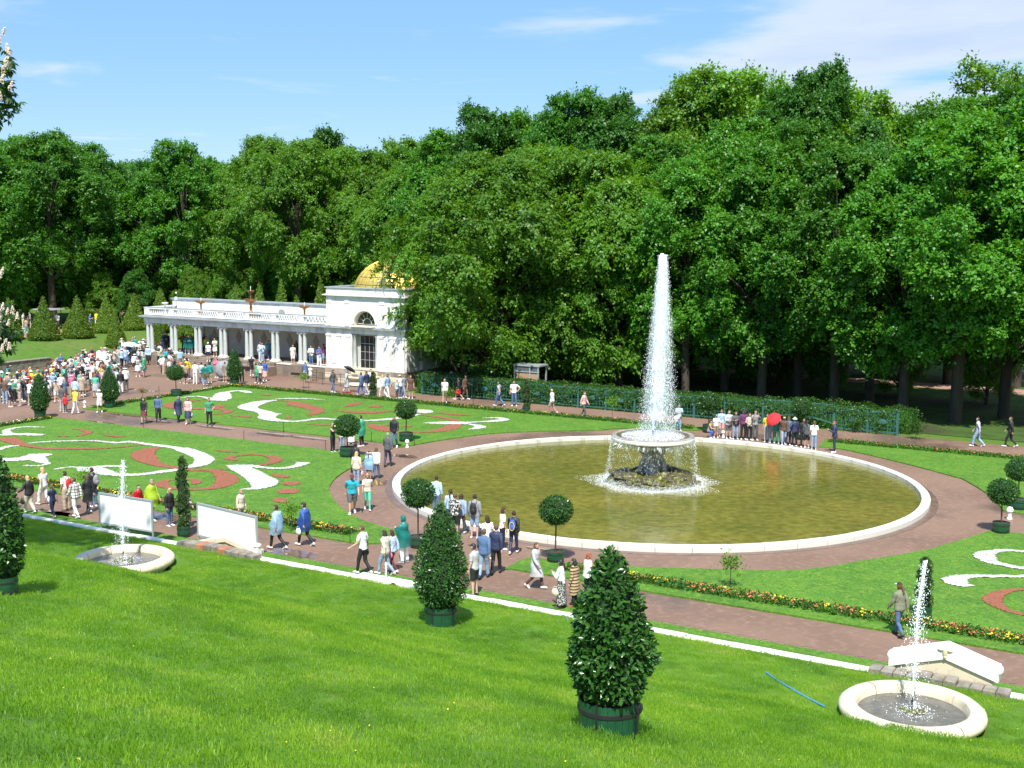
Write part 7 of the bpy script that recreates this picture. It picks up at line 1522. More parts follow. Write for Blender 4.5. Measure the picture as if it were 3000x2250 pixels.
a = pp(Z33(1980, 990), 'L', 'walk', ('poncho', 'blue'), ('trousers', 'black'), ('short', 'darkbrown'), 'person in a bright blue rain poncho and black cap, right of a sapling', ht=1.76, hat=('cap', 'black')); bag(a, 'white', 'white handbag held by the person in the bright blue poncho', -1)
pp(Z5(325, 868), -80, 'walk2', ('tee', 'turquoise'), ('shorts', 'darkgrey'), ('short', 'brownhair'), 'stout man in turquoise t-shirt and dark shorts walking towards the viewer', ht=1.74, slim=1.22, hat=('cap', 'maroon'))
pp(Z5(435, 842), -80, 'walk', ('tee', 'cream'), ('leggings', 'mint'), ('long', 'blond'), 'blond woman in cream top and mint green trousers beside the stout man', ht=1.66)
a = pp(Z5(355, 665), 'A', 'stand', ('jacket', 'cream'), ('trousers', 'paledenim'), ('long', 'blond'), 'woman in cream cardigan and pale jeans on the ring path', ht=1.66); bag(a, 'palepink', 'pale pink bag carried by the woman in the cream cardigan', 1)
pp(Z5(345, 592), 'A', 'stand', ('coat', 'black'), ('longskirt', 'black'), ('hijab', 'black'), 'woman in long black dress and black headscarf on the ring path', ht=1.66)
pp(Z5(445, 622), 'A', 'stand', ('poncho', 'lightblue'), ('shorts', 'denim'), ('tail', 'brownhair'), 'girl in a short pale blue cape and denim shorts with white hat', ht=1.42, hat=('hat', 'white'), shoes='black')
pp(Z5(497, 618), 'A', 'walk2', ('jacket', 'white'), ('trousers', 'denim'), ('long', 'brownhair'), 'brown haired girl in loose white jacket and jeans on the ring path', ht=1.56, shoes='black')
pp(Z5(580, 530), 'A', 'walk2', ('jacket', 'darkgrey'), ('trousers', 'navy'), ('short', 'ash'), 'man in dark suit jacket walking away along the ring path', ht=1.78, shoes='black')
pp(Z5(628, 397), -100, 'walk2', ('jacket', 'black'), ('trousers', 'denim'), ('short', 'brownhair'), 'man in black jacket and blue jeans beside the ball tree in the rear corner', ht=1.82)
pp(Z5(392, 385), 'L', 'stand', ('poncho', 'mint'), ('trousers', 'black'), ('short', 'darkbrown'), 'man in a pale green rain poncho standing by the nearer ball tree', ht=1.80)
pp(Z5(185, 428), 'R', 'photo', ('vest', 'black'), ('trousers', 'black'), ('bob', 'blond'), 'blond woman in black raising her phone beside the ball tree', ht=1.66)
pp(Z5(250, 420), -60, 'stand', ('tee', 'white'), ('trousers', 'paledenim'), ('short', 'blond'), 'person in white top and pale jeans behind the ball tree stem', ht=1.6)
pp(Z5(317, 368), -90, 'stand', ('tee', 'white'), ('longskirt', 'white'), ('long', 'brownhair'), 'woman in white with wide white trousers behind the ball tree crown', ht=1.66, shoes='beige')
a = pp(Z5(405, 1315), 'L', 'reach', ('tee', 'white'), ('trousers', 'black'), ('short', 'brownhair'), 'man in white t-shirt and black trousers striding left near the spout', ht=1.80); bag(a, 'black', 'small black shoulder bag on the man in white t-shirt', 1, False)
pp(Z5(565, 1318), 'L', 'walk', ('jacket', 'cream'), ('trousers', 'paledenim'), ('bob', 'darkbrown'), 'woman in cream hoodie and light jeans walking left', ht=1.66)
a = pp(Z5(618, 1290), 'L', 'walk2', ('jacket', 'lightblue'), ('leggings', 'maroon'), ('long', 'darkbrown'), 'girl in pale denim jacket walking beside the cream hoodie', ht=1.56); bag(a, 'pink', 'pink bag at the hip of the girl in pale denim', -1, False)
pp(Z5(700, 1222), 'L', 'phone', ('poncho', 'teal'), ('loose_trousers', 'white'), ('short', 'black'), 'person in a teal hooded rain poncho beside the second bay cone', ht=1.80, hat='hood', shoes='grey')
pp(Z5(930, 880), 'A', 'stand', ('shirt', 'lightblue'), ('trousers', 'denim'), ('short', 'darkbrown'), 'person in pale blue shirt at the pool rim beside the ball tree', ht=1.76)
pp(Z5(1030, 975), 'A', 'stand', ('shirt', 'lightblue'), ('trousers', 'denim'), ('tail', 'darkbrown'), 'dark haired woman in light denim shirt leaning near the pool rim', ht=1.66)
pp(Z5(1062, 1035), 'A', 'fold', ('tee', 'chevron'), ('shorts', 'black'), ('short', 'brownhair'), 'man in black and white chevron shirt behind the second bay cone', ht=1.80)
pp(Z5(1108, 1020), 'A', 'walk2', ('jacket', 'paledenim'), ('trousers', 'darkgrey'), ('bob', 'darkbrown'), 'woman in pale denim jacket right of the chevron shirt', ht=1.68)
a = pp(Z5(1205, 1045), 'A', 'stand', ('jacket', 'grey'), ('shorts', 'paledenim'), ('short', 'darkbrown'), 'man in grey hoodie and denim shorts looking at the pool', ht=1.82); pack(a, 'black', 'black backpack on the man in grey hoodie at the pool')
pp(Z5(1270, 1335), 'A', 'walk2', ('jacket', 'denim'), ('loose_trousers', 'paledenim'), ('short', 'brownhair'), 'man in blue denim jacket and light loose jeans walking away', ht=1.80, shoes='navy')
pp(Z5(1300, 1195), 'AL', 'stand', ('tee', 'white'), ('trousers', 'khaki'), ('long', 'darkbrown'), 'woman in white blouse and khaki trousers turning her head', ht=1.68)
pp(Z5(1358, 1303), 'A', 'walk2', ('jacket', 'navy'), ('trousers', 'black'), ('short', 'brownhair'), 'man in dark blue denim jacket and black trousers walking away', ht=1.82, shoes='black')
pp(Z5(1405, 1125), 'AR', 'stand', ('tee', 'white'), ('trousers', 'black'), ('bob', 'darkbrown'), 'dark haired woman in white t-shirt at the pool rim', ht=1.66)
a = pp(Z5(1485, 1158), 'A', 'walk2', ('shirt', 'black'), ('trousers', 'navy'), ('short', 'darkbrown'), 'boy in black with a blue and yellow backpack at the pool', ht=1.68); pack(a, 'blue', 'blue backpack with yellow edging on the boy in black at the pool'); mb = MB(); mb.ell((0, -.305, 1.2), (.10, .04, .13), 12, 8); 
mb = MB(); mb.tube([(.115 * math.cos(k * .449), -.315, 1.2 + .17 * math.sin(k * .449)) for k in range(15)], .014, 6, cap=False); mb.build('yellow_trim', cloth('yellow'), list(bpy.data.objects)[-1] if False else [o for o in COL.objects if o.name.startswith('backpack')][-1])
a = pp(Z5(1205, 1465), 'L', 'stand', ('tee', 'lightgrey'), ('shorts', 'black'), ('short', 'darkbrown'), 'man in pale grey t-shirt, black shorts and black cap near the kerb', ht=1.80, hat=('cap', 'black'), shoes='black')
pp(Z5(1640, 1405), 'R', 'walk', ('coat', 'lightgrey'), ('trousers', 'brown'), ('bob', 'brownhair'), 'woman in open grey cardigan and dark trousers striding right', ht=1.66)
a = pp(Z5(1830, 1553), 'L', 'phone', ('shirt', 'white'), ('longskirt', 'floral'), ('tail', 'black'), 'woman in white blouse and long black floral skirt by the kerb', ht=1.62, shoes='brown'); bag(a, 'cream', 'small cream bag held by the woman in the floral skirt', -1)
pp(Z5(1925, 1538), 'L', 'stand', ('coat', 'stripe'), ('leggings', 'black'), ('long', 'black'), 'woman in a long brown striped cardigan beside the nearest bay cone', ht=1.64, shoes='red')
pp(Z5(2015, 1495), 'AR', 'stand', ('jacket', 'white'), ('trousers', 'navy'), ('bob', 'redhair'), 'red haired woman in white top just left of the nearest bay cone', ht=1.66)
pp(Z7(735, 803), 'AL', 'walk2', ('jacket', 'olive'), ('trousers', 'denim'), ('tail', 'brownhair'), 'woman with long ponytail, white cap, olive jacket and jeans at right', ht=1.70, hat=('cap', 'lightblue'), shoes='black')
a = pp(Z1(1560, 333), 'T', 'walk2', ('jacket', 'black'), ('skirt', 'maroon'), ('long', 'darkbrown'), 'long haired woman in black jacket and dark red skirt on the central path', ht=1.66, shoes='black')
pp(Z1(1712, 302), -80, 'walk2', ('jacket', 'denim'), ('loose_trousers', 'black'), ('long', 'black'), 'woman in denim jacket and wide black trousers on the central path', ht=1.66, shoes='black')
a = pp(Z1(1930, 315), 'TR', 'walk2', ('coat', 'navy'), ('leggings', 'black'), ('hijab', 'grey'), 'woman in navy coat and grey headscarf on the central path', ht=1.64, shoes='black'); bag(a, 'lightgrey', 'pale shopping bag carried by the woman in the grey headscarf', 1)
a = pp(Z1(2035, 338), -85, 'walk2', ('jacket', 'palepink'), ('dress', 'navy'), ('long', 'darkbrown'), 'woman in pale pink jacket over a dark dress on the central path', ht=1.70); bag(a, 'lightgrey', 'pale bag carried by the woman in the pink jacket', -1)
pp(Z2(418, 352), -70, 'hip', ('tee', 'green'), ('trousers', 'black'), ('short', 'darkbrown'), 'man in green polo shirt and black trousers on the central path', ht=1.76, shoes='black')
pp(Z0(925, 1130), 'T', 'walk2', ('tee', 'white'), ('shorts', 'white'), ('short', 'brownhair'), 'girl in white with white hat before the bay cone in the crowd', ht=1.55, hat=('hat', 'white'))
a = pp(Z0(700, 1143), 'A', 'walk2', ('tee', 'yellow'), ('trousers', 'white'), ('short', 'blond'), 'woman in yellow top, yellow headscarf and white trousers near the crowd', ht=1.70, hat=('cap', 'yellow')); bag(a, 'cream', 'round cream bag on the back of the woman in yellow', 1, False)
pp(Z0(605, 1133), 'A', 'stand', ('jacket', 'red'), ('trousers', 'darkgrey'), ('short', 'brownhair'), 'small child in red jacket and red cap before the crowd', ht=1.20, hat=('cap', 'red'))
pp(Z0(577, 1120), 'A', 'stand', ('tee', 'darkgrey'), ('trousers', 'lightgrey'), ('short', 'darkbrown'), 'man in dark grey t-shirt standing over the child in red', ht=1.80)
FP = 'visitors on the far path before the trellis'
pp(ZF_(285, 502), 'T', 'walk2', ('tee', 'white'), ('shorts', 'khaki'), ('short', 'brownhair'), 'man in white t-shirt and khaki shorts at the left end of the trellis', ht=1.80, group=FP)
pp(ZF_(400, 473), 'L', 'walk', ('jacket', 'black'), ('skirt', 'red'), ('short', 'black'), 'woman in black top and bright red skirt near the pavilion side', ht=1.66, group=FP)
pp(ZF_(447, 472), 'R', 'reach', ('jacket', 'brown'), ('trousers', 'brown'), ('short', 'darkbrown'), 'man all in brown walking in the shade by the pavilion side', ht=1.80, group=FP)
a = pp(ZF_(728, 523), 'L', 'walk', ('tee', 'lightgrey'), ('loose_trousers', 'denim'), ('short', 'darkbrown'), 'man in pale t-shirt and wide dark jeans before the shaded trellis', ht=1.78, group=FP); pack(a, 'black', 'black backpack on the man in wide dark jeans')
pp(ZF_(846, 521), 'T', 'hip', ('tee', 'white'), ('trousers', 'denim'), ('short', 'darkbrown'), 'bearded man in white t-shirt and jeans facing us before the trellis', ht=1.82, slim=1.08, group=FP)
pp(ZF_(1155, 583), 'L', 'walk', ('jacket', 'white'), ('shorts', 'beige'), ('short', 'blond'), 'woman in white jacket and shorts walking left before the trellis', ht=1.68, group=FP)
a = pp(ZF_(1410, 611), 'R', 'walk2', ('jacket', 'palepink'), ('trousers', 'darkgrey'), ('short', 'redhair'), 'woman in pale pink jacket walking right before the sunlit trellis', ht=1.68, group=FP)
ZB = src((1740, 1180, 5.53))
pp(ZB(1370, 450), -80, 'phone', ('tee', 'lightblue'), ('trousers', 'paledenim'), ('short', 'darkbrown'), 'person in light blue at the pool rim just right of the jet', ht=1.70)
pp(ZB(1335, 462), -80, 'fold', ('tee', 'white'), ('shorts', 'turquoise'), ('short', 'darkbrown'), 'child in white shirt held before the person in light blue', ht=1.18)
PG = 'visitors standing behind the pool rim'
for (x, y, dr, po, top, bot, hair, lab, kw) in (
    (640, 392, 'R', 'crouch', ('tee', 'tan'), ('trousers', 'blue'), ('tail', 'darkbrown'), 'girl in black cap bending down at the pool rim', dict(ht=1.5, hat=('cap', 'black'))),
    (676, 394, -90, 'stand', ('tee', 'white'), ('shorts', 'khaki'), ('short', 'brownhair'), 'boy in white t-shirt and khaki shorts at the pool rim', dict(ht=1.42, hat=('cap', 'grey'))),
    (702, 388, -100, 'stand', ('shirt', 'lightblue'), ('shorts', 'palepink'), ('short', 'redhair'), 'red haired person in light blue shirt behind the boy in white', dict(ht=1.66)),
    (738, 398, -80, 'fold', ('jacket', 'lightgrey'), ('shorts', 'darkgrey'), ('short', 'brownhair'), 'person in pale grey hoodie with hood up by the pool', dict(ht=1.72)),
    (773, 401, -90, 'phone', ('jacket', 'darkgrey'), ('trousers', 'paledenim'), ('long', 'darkbrown'), 'long haired woman in dark top and pale jeans by the pool', dict(ht=1.68)),
    (812, 403, -90, 'stand', ('shirt', 'purple'), ('trousers', 'black'), ('short', 'black'), 'man in dark purple shirt and black cap by the pool', dict(ht=1.82, hat=('cap', 'black'))),
    (841, 405, -90, 'fold', ('vest', 'cream'), ('trousers', 'black'), ('long', 'darkbrown'), 'woman in cream top and black trousers by the pool', dict(ht=1.64)),
    (870, 406, -90, 'photo', ('tee', 'grey'), ('trousers', 'darkgrey'), ('short', 'darkbrown'), 'man in grey t-shirt with one hand raised to his head', dict(ht=1.82)),
    (930, 415, -110, 'stand', ('tee', 'yellow'), ('loose_trousers', 'lightgrey'), ('short', 'brownhair'), 'person in yellow t-shirt left of the red umbrella', dict(ht=1.70)),
    (955, 421, 90, 'stand', ('jacket', 'grey'), ('trousers', 'grey'), ('short', 'darkbrown'), 'person in grey trousers under the red umbrella', dict(ht=1.74)),
    (978, 423, 80, 'stand', ('jacket', 'teal'), ('trousers', 'green'), ('short', 'darkbrown'), 'person in bright green trousers behind the red umbrella', dict(ht=1.74)),
    (1013, 430, -100, 'walk2', ('jacket', 'brown'), ('trousers', 'paledenim'), ('long', 'brownhair'), 'long haired woman in brown top, pale jeans and white cap', dict(ht=1.68, hat=('cap', 'white'))),
    (1035, 430, 70, 'stand', ('jacket', 'denim'), ('trousers', 'navy'), ('bob', 'brownhair'), 'woman in denim jacket beside the white capped woman', dict(ht=1.66)),
    (1068, 437, 110, 'hip', ('jacket', 'navy'), ('trousers', 'black'), ('short', 'brownhair'), 'person in navy jacket and white bucket hat by the pool', dict(ht=1.70, hat=('hat', 'white'))),
    (1110, 441, -90, 'stand', ('jacket', 'black'), ('trousers', 'black'), ('long', 'black'), 'tall person in black with long black hair by the pool', dict(ht=1.70)),
    (1128, 445, 60, 'stand', ('jacket', 'darkgrey'), ('shorts', 'black'), ('tail', 'black'), 'girl in dark jacket and black shorts by the pool', dict(ht=1.60)),
    (1163, 453, 85, 'stand', ('tee', 'white'), ('trousers', 'paledenim'), ('tail', 'brownhair'), 'woman in white t-shirt and light jeans seen from behind by the pool', dict(ht=1.66)),
    (1266, 467, 170, 'phone', ('jacket', 'navy'), ('trousers', 'navy'), ('short', 'redhair'), 'man in navy jacket with green hood at the right of the pool group', dict(ht=1.78))):
    pp(Z6(x, y), dr, po, top, bot, hair, lab, group=PG, **kw)
pp(Z8(1835, 712), 'L', 'walk', ('shirt', 'lightgrey'), ('loose_trousers', 'paledenim'), ('short', 'darkbrown'), 'man in patterned pale shirt and jeans walking at the far right', ht=1.74)
pp(Z8(2100, 716), 'L', 'walk', ('jacket', 'black'), ('trousers', 'black'), ('short', 'brownhair'), 'person in black with white shoes in the deep shade, far right', ht=1.78)
x, y = G(*Z6(965, 423)); umbrella(x - .25, y - .5, 1.62, 'red', 'bright red umbrella held above the visitors behind the pool', (math.radians(35), math.radians(-38)), 0, .47)
TF = 'visitors passing the pavilion front'
for (x, y, dr, po, top, bot, hair, lab, kw) in (
    (272, 1478, 'R', 'walk2', ('jacket', 'darkgrey'), ('trousers', 'denim'), ('bob', 'darkbrown'), 'woman in dark grey jacket and jeans by the railing', {}),
    (415, 1482, 'AR', 'walk2', ('coat', 'lightgrey'), ('trousers', 'lightgrey'), ('short', 'grey'), 'person in pale grey raincoat and red shoes with a black umbrella', dict(shoes='red', hat='hood')),
    (575, 1505, 'L', 'walk', ('jacket', 'denim'), ('trousers', 'blue'), ('short', 'darkbrown'), 'person in denim jacket and bright blue trousers', {}),
    (632, 1500, 'L', 'walk2', ('jacket', 'navy'), ('trousers', 'lightgrey'), ('short', 'brownhair'), 'man in navy jacket left of the spiral juniper', dict(ht=1.80)),
    (668, 1480, 'R', 'walk2', ('shirt', 'white'), ('trousers', 'black'), ('short', 'darkbrown'), 'man in white shirt hidden behind the spiral juniper', dict(ht=1.80)),
    (802, 1532, 'L', 'walk', ('jacket', 'white'), ('trousers', 'white'), ('long', 'blond'), 'long haired blond woman in white before the pavilion plinth', {}),
    (850, 1530, 'R', 'walk2', ('jacket', 'paledenim'), ('trousers', 'white'), ('bob', 'black'), 'woman in pale denim jacket and white trousers', {}),
    (948, 1538, 'R', 'stand', ('shirt', 'lightblue'), ('trousers', 'darkgrey'), ('short', 'darkbrown'), 'child in pale blue shirt before the pavilion plinth', dict(ht=1.35)),
    (985, 1535, 'L', 'stand', ('tee', 'white'), ('trousers', 'denim'), ('short', 'brownhair'), 'person with yellow cap before the pavilion plinth', dict(hat=('cap', 'yellow'))),
    (1022, 1530, 'R', 'walk2', ('jacket', 'grey'), ('trousers', 'paledenim'), ('short', 'darkbrown'), 'person in grey jacket and jeans by the pavilion corner', {}),
    (1095, 1538, 'T', 'stand', ('tee', 'brown'), ('minidress', 'brown'), ('long', 'redhair'), 'red haired woman in brown dress at the pavilion corner', {})):
    pp(ZT(x, y), dr, po, top, bot, hair, lab, group=TF, **kw)
x, y = G(*ZT(415, 1482)); umbrella(x + .35, y, 1.95, 'black', 'black umbrella held over the pale grey raincoat', (math.radians(-18), math.radians(28)), 0, .5)
CG = 'visitors standing under the colonnade'
for (x, y, dr, po, top, bot, hair, lab, kw) in (
    (1690, 915, -60, 'stand', ('tee', 'white'), ('shorts', 'white'), ('long', 'darkbrown'), 'woman in white with an orange bag between the last column pairs', {}),
    (1730, 868, -90, 'stand', ('jacket', 'brown'), ('trousers', 'brown'), ('long', 'darkbrown'), 'woman in brown standing behind the woman in white', {}),
    (1435, 862, 'L', 'photo', ('tee', 'turquoise'), ('trousers', 'denim'), ('short', 'redhair'), 'man in turquoise shirt taking a photo under the colonnade', dict(hat=('cap', 'red'))),
    (1310, 898, -70, 'phone', ('jacket', 'lightblue'), ('trousers', 'paledenim'), ('long', 'darkbrown'), 'woman in light blue on the top step beside the fifth column pair', {}),
    (1342, 880, -80, 'stand', ('jacket', 'plaid'), ('trousers', 'white'), ('bob', 'darkbrown'), 'woman in plaid shirt beside the right lion', {}),
    (850, 832, -100, 'phone', ('tee', 'cream'), ('skirt', 'white'), ('bob', 'darkbrown'), 'woman in cream under the fourth bay of the colonnade', {}),
    (885, 825, 'L', 'photo', ('jacket', 'mint'), ('trousers', 'green'), ('short', 'darkbrown'), 'person in green raising a phone beside the fourth column pair', {}),
    (905, 820, -90, 'photo', ('shirt', 'lightblue'), ('trousers', 'grey'), ('short', 'blond'), 'person in pale blue with arms up beside the fourth column pair', {}),
    (757, 815, -90, 'stand', ('tee', 'lime'), ('trousers', 'black'), ('short', 'black'), 'person in lime yellow vest beside the third column pair', {}),
    (545, 800, -80, 'phone', ('poncho', 'teal'), ('trousers', 'grey'), ('short', 'darkbrown'), 'left of two people in teal ponchos under the colonnade', dict(hat='hood')),
    (588, 806, -95, 'phone', ('poncho', 'teal'), ('trousers', 'grey'), ('short', 'darkbrown'), 'right of two people in teal ponchos under the colonnade', {}),
    (300, 782, 'R', 'fold', ('jacket', 'navy'), ('trousers', 'navy'), ('short', 'brownhair'), 'man in navy suit between the first two column pairs', dict(ht=1.8)),
    (335, 770, -90, 'stand', ('jacket', 'black'), ('trousers', 'black'), ('short', 'black'), 'person in black between the first two column pairs', {}),
    (510, 775, -90, 'stand', ('jacket', 'brown'), ('trousers', 'darkgrey'), ('bob', 'darkbrown'), 'person in brown in the shade of the second bay', {}),
    (800, 800, -90, 'stand', ('jacket', 'grey'), ('trousers', 'black'), ('short', 'darkbrown'), 'person in grey in the shade of the third bay', {}),
    (630, 790, -90, 'stand', ('jacket', 'black'), ('trousers', 'darkgrey'), ('short', 'darkbrown'), 'person in black jacket behind the third column pair', {}),
    (735, 785, -90, 'fold', ('jacket', 'maroon'), ('trousers', 'black'), ('long', 'black'), 'person in dark red in the shade of the third bay', {}),
    (1888, 925, -100, 'fold', ('jacket', 'white'), ('trousers', 'denim'), ('long', 'darkbrown'), 'woman in white jacket on the terrace edge beside the last column pair', {}),
    (1975, 938, -80, 'phone', ('tee', 'blue'), ('loose_trousers', 'white'), ('short', 'darkbrown'), 'person in bright blue t-shirt and pale wide trousers on the terrace edge', {}),
    (2028, 920, 'L', 'photo', ('tee', 'maroon'), ('shorts', 'paledenim'), ('short', 'darkbrown'), 'man in dark red t-shirt photographing against the pavilion wall', dict(ht=1.78))):
    zz = 1.0; q = G(*ZC(x, y), zz); v = uv(*q)[1]
    if v < 79.25 and not (-.0 < 0): pass
    v2 = min(83.2, max(79.35, v)); q = xy(uv(*q)[0], v2)
    hh = kw.pop('ht', 1.68); person(q[0], q[1], zz, DIR.get(dr, dr) if isinstance(dr, str) else dr, po, top, bot, hair, lab, ht=hh, group=CG, **kw)
SG = 'visitors on and below the colonnade steps'
for (x, y, dr, po, top, bot, hair, lab, kw) in (
    (1245, 1035, -80, 'walk2', ('tee', 'black'), ('shorts', 'black'), ('short', 'darkbrown'), 'man in black t-shirt and shorts coming down the colonnade steps', dict(hat=('cap', 'lightgrey'), z=.2)),
    (1315, 1115, -110, 'walk2', ('poncho', 'mint'), ('trousers', 'black'), ('short', 'brownhair'), 'person in pale green poncho below the steps', {}),
    (1338, 1118, -90, 'stand', ('tee', 'cream'), ('trousers', 'darkgrey'), ('long', 'darkbrown'), 'woman in cream right of the pale green poncho', {}),
    (1385, 1090, -70, 'stand', ('jacket', 'blue'), ('dress', 'palepink'), ('bob', 'brownhair'), 'woman in blue cardigan and pale pink skirt below the right lion', {}),
    (1822, 1072, 'A', 'stand', ('jacket', 'denim'), ('minidress', 'paledenim'), ('short', 'brownhair'), 'girl in denim with an orange cap at the terrace wall', dict(ht=1.45, hat=('cap', 'orange'))),
    (1878, 1088, 'A', 'stand', ('tee', 'white'), ('shorts', 'white'), ('short', 'blond'), 'small child in white with yellow cap at the terrace wall', dict(ht=1.22, hat=('cap', 'yellow'))),
    (870, 1055, -120, 'phone', ('shirt', 'pink'), ('trousers', 'paledenim'), ('tail', 'brownhair'), 'woman in bright pink top before the steps', {}),
    (955, 1105, 70, 'stand', ('tee', 'olive'), ('shorts', 'beige'), ('short', 'brownhair'), 'person with a large grey umbrella before the steps', {}),
    (1140, 1112, -90, 'stand', ('tee', 'black'), ('trousers', 'black'), ('short', 'black'), 'person in black right of the bay cone before the steps', {}),
    (635, 1125, 80, 'stand', ('tee', 'white'), ('trousers', 'white'), ('short', 'brownhair'), 'man all in white before the left flank of the steps', dict(ht=1.8)),
    (532, 1122, 90, 'stand', ('tee', 'tan'), ('shorts', 'black'), ('bob', 'brownhair'), 'person in tan t-shirt and black shorts left of the man in white', {}),
    (745, 1132, 70, 'hip', ('poncho', 'teal'), ('trousers', 'paledenim'), ('short', 'black'), 'person in teal poncho before the steps', {}),
    (795, 1110, 100, 'stand', ('jacket', 'teal'), ('trousers', 'beige'), ('long', 'black'), 'woman in teal jacket beside the teal poncho', {}),
    (703, 1112, 90, 'stand', ('jacket', 'lightgrey'), ('trousers', 'paledenim'), ('short', 'darkbrown'), 'person in light grey jacket between white and teal visitors', {}),
    (490, 1112, 90, 'stand', ('tee', 'palepink'), ('trousers', 'khaki'), ('short', 'ash'), 'person in pale pink left of the tan t-shirt', {}),
    (635, 898, -95, 'stand', ('tee', 'white'), ('shorts', 'navy'), ('short', 'brownhair'), 'person in white cap and blue shorts on the left flank wall', dict(hat=('cap', 'white'), z=.82))):
    zz = kw.pop('z', 0); q = G(*ZC(x, y), zz + .02)
    if zz > .5: q = xy(uv(*q)[0], 78.6)
    hh = kw.pop('ht', 1.66); person(q[0], q[1], zz + (.0 if zz else 0), DIR.get(dr, dr) if isinstance(dr, str) else dr, po, top, bot, hair, lab, ht=hh, group=SG, **kw)
x, y = G(*ZC(918, 1098)); umbrella(x, y, 1.05, 'grey', 'large grey umbrella held low before the colonnade steps', (math.radians(75), math.radians(10)), -.3, .75)
x, y = G(*ZG(1595, 1030)); umbrella(x, y, 2.05, 'white', 'flat white parasol above the rear of the crowd beside the low cone', (0, .1), 0, .75)
# promenade visitors between the cones
for i, (x, y, top, bot, lab) in enumerate(((285, 592, 'white', 'cream', 'person in white on the far promenade between the first two cones'), (320, 672, 'tan', 'paledenim', 'person in tan on the bank edge between the first two cones'), (347, 640, 'brown', 'black', 'person in brown on the promenade left of the second cone'), (372, 582, 'grey', 'lightgrey', 'person in grey on the promenade hugging the second cone'), (700, 595, 'white', 'darkgrey', 'person in white on the promenade between second and third cone'), (1097, 602, 'blue', 'paledenim', 'person in bright blue right of the third cone'), (1172, 576, 'yellow', 'white', 'person in yellow top and white trousers left of the fourth cone'), (1490, 548, 'palepink', 'white', 'person in pale pink between the fourth and fifth cones'), (22, 575, 'white', 'grey', 'person in white at the far left promenade'))):
    q = westpt(*ZG(x, y)); person(q[0], q[1], q[2], (i * 70) % 360, ('stand', 'walk2', 'phone')[i % 3], ('tee', top), ('trousers', bot), ('short', 'darkbrown'), lab, ht=1.68, group='visitors on the far promenade')
# the crowd on the plaza: every visitor stands on their own
def inpoly(x, y, P_):
    c = False; n = len(P_)
    for i in range(n):
        x0, y0 = P_[i]; x1, y1 = P_[(i + 1) % n]
        if (y0 > y) != (y1 > y) and x < (x1 - x0) * (y - y0) / (y1 - y0) + x0: c = not c
    return c
polyA = [G(*ZG(*p)) for p in ((-60, 1330), (150, 1320), (400, 1300), (620, 1260), (760, 1130), (980, 1060), (1300, 1030), (1500, 1030), (1659, 1020), (1659, 1060), (1420, 1085), (1380, 1180), (1440, 1260), (1600, 1400), (1380, 1450), (1180, 1450), (900, 1500), (700, 1500), (300, 1555), (-60, 1575))]
polyB = [G(*Z0(*p)) for p in ((1190, 700), (1500, 655), (1700, 720), (1780, 800), (1880, 860), (1700, 875), (1500, 835), (1290, 855), (1240, 770))]
polyC = [G(*Z0(*p)) for p in ((1000, 660), (1180, 590), (1480, 590), (1560, 640), (1300, 700), (1150, 690))]
crng = random.Random(12); placed = [tuple(o.location.xy) for o in COL.objects if o.name.startswith('person')]; tubs = [tuple(o.location.xy) for o in COL.objects if 'tub' in o.name and o.parent is None]
USED = set(); TOPS = ['white'] * 8 + ['black'] * 4 + ['navy', 'denim', 'lightblue', 'grey', 'lightgrey', 'cream', 'beige', 'teal', 'pink', 'palepink', 'green', 'blue', 'darkgrey', 'red', 'yellow', 'mint', 'brown', 'olive', 'turquoise', 'tan', 'orange', 'plaid', 'paledenim']
BOTS = ['paledenim', 'denim', 'black', 'black', 'darkgrey', 'white', 'beige', 'khaki', 'navy', 'grey', 'lightgrey']
HAIRN = dict(darkbrown='dark', black='black', brownhair='brown', blond='blond', ash='grey', redhair='red')
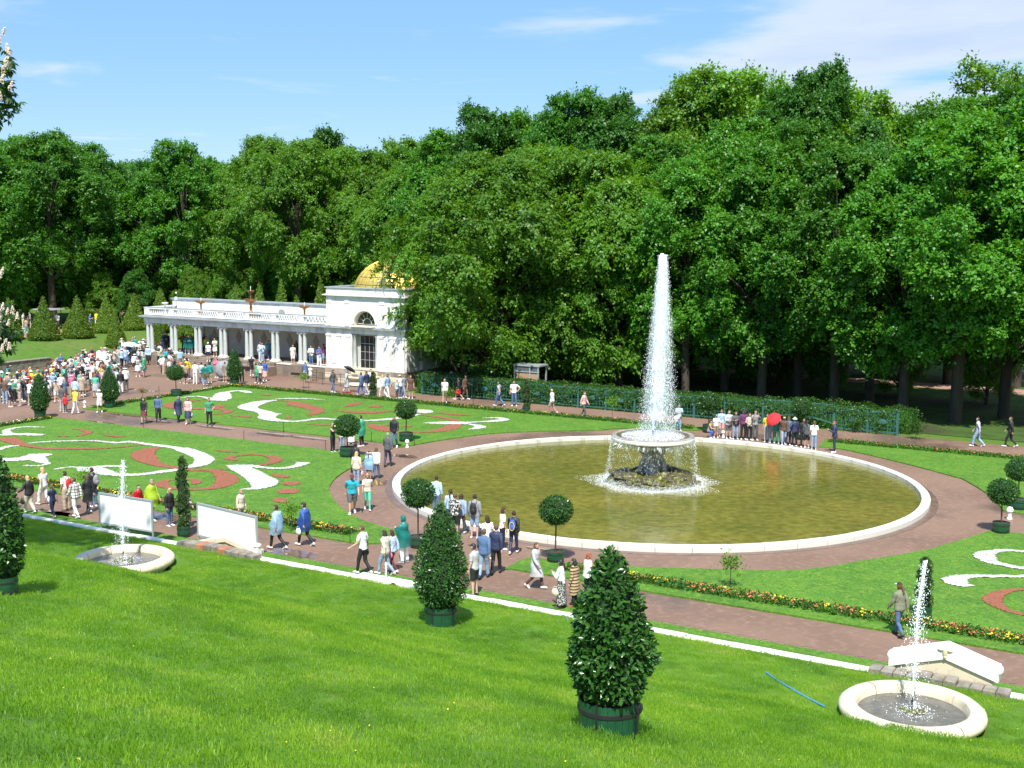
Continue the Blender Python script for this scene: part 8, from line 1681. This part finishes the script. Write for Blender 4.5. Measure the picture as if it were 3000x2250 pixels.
def crowd(poly, n, zone, lab_end, gap):
    xs = [p[0] for p in poly]; ys = [p[1] for p in poly]; got = 0; tries = 0
    while got < n and tries < 30000:
        tries += 1; x, y = crng.uniform(min(xs), max(xs)), crng.uniform(min(ys), max(ys))
        if not inpoly(x, y, poly) or uv(x, y)[0] < -87.9 and uv(x, y)[1] < 73.5: continue
        if any((x - a) ** 2 + (y - b) ** 2 < gap * gap for a, b in placed) or any((x - a) ** 2 + (y - b) ** 2 < .6 for a, b in tubs): continue
        tk = crng.choice(['tee', 'tee', 'shirt', 'jacket', 'jacket', 'poncho' if crng.random() < .3 else 'tee']); tc_ = crng.choice(TOPS)
        if tk == 'poncho': tc_ = crng.choice(['teal', 'lightblue', 'mint', 'lime'])
        bk = crng.choice(['trousers', 'trousers', 'loose_trousers', 'shorts', 'skirt']); bc = crng.choice(BOTS); hk = crng.choice(['short', 'short', 'bob', 'long', 'tail']); hc = crng.choice(list(HAIRN)); hat = crng.choice([None] * 4 + [('cap', crng.choice(['white', 'black', 'red', 'blue'])), ('hat', 'white')])
        tn = {'tee': 't-shirt', 'shirt': 'shirt', 'jacket': 'jacket', 'poncho': 'rain poncho'}[tk]; bn = {'loose_trousers': 'wide trousers', 'trousers': 'trousers', 'shorts': 'shorts', 'skirt': 'skirt'}[bk]
        hn = (hat[1] + (' cap' if hat[0] == 'cap' else ' sun hat')) if hat else '%s %s hair' % (HAIRN[hc], {'short': 'short', 'bob': 'bobbed', 'long': 'long', 'tail': 'tied'}[hk])
        lab = '%s in %s %s, %s %s, %s' % (hn, CNAME.get(tc_, tc_), tn, CNAME.get(bc, bc), bn, lab_end); lab = 'visitor with ' + lab.replace(' in ', ', ', 1)
        if lab in USED or len(lab.replace(',', '').split()) > 16: continue
        USED.add(lab); placed.append((x, y)); got += 1
        cx_, cy_ = G(*ZG(1000, 1240)); ang = math.degrees(math.atan2(cy_ - y, cx_ - x)) if crng.random() < .35 else crng.uniform(0, 360)
        person(x, y, 0 if True else 0, ang, crng.choice(['stand', 'stand', 'stand', 'phone', 'hip', 'fold', 'walk2', 'photo']), (tk, tc_), (bk, bc), (hk, hc), lab, ht=crng.uniform(1.56, 1.84), slim=crng.uniform(.92, 1.12), hat=hat, group=zone, shoes=crng.choice(['white', 'white', 'black', 'grey', 'beige']))
    return got
print('crowd', crowd(polyA, 150, 'crowd on the plaza', 'plaza crowd', .52), crowd(polyB, 27, 'crowd before the colonnade', 'before the colonnade', .5), crowd(polyC, 16, 'crowd by the colonnade end', 'colonnade end', .5))
mb = MB(); x, y = G(*ZG(1240, 1180)); mb.box(-.42, .42, -.02, .02, -.35, .35, .01); mb.tube([(0, .03, .3), (0, .03, -.9)], .015, 6); tag(mb.build('white_placard', BOARD, None, loc=(x, y, 1.75)), 'blank white placard held up over the middle of the crowd', 'placard')
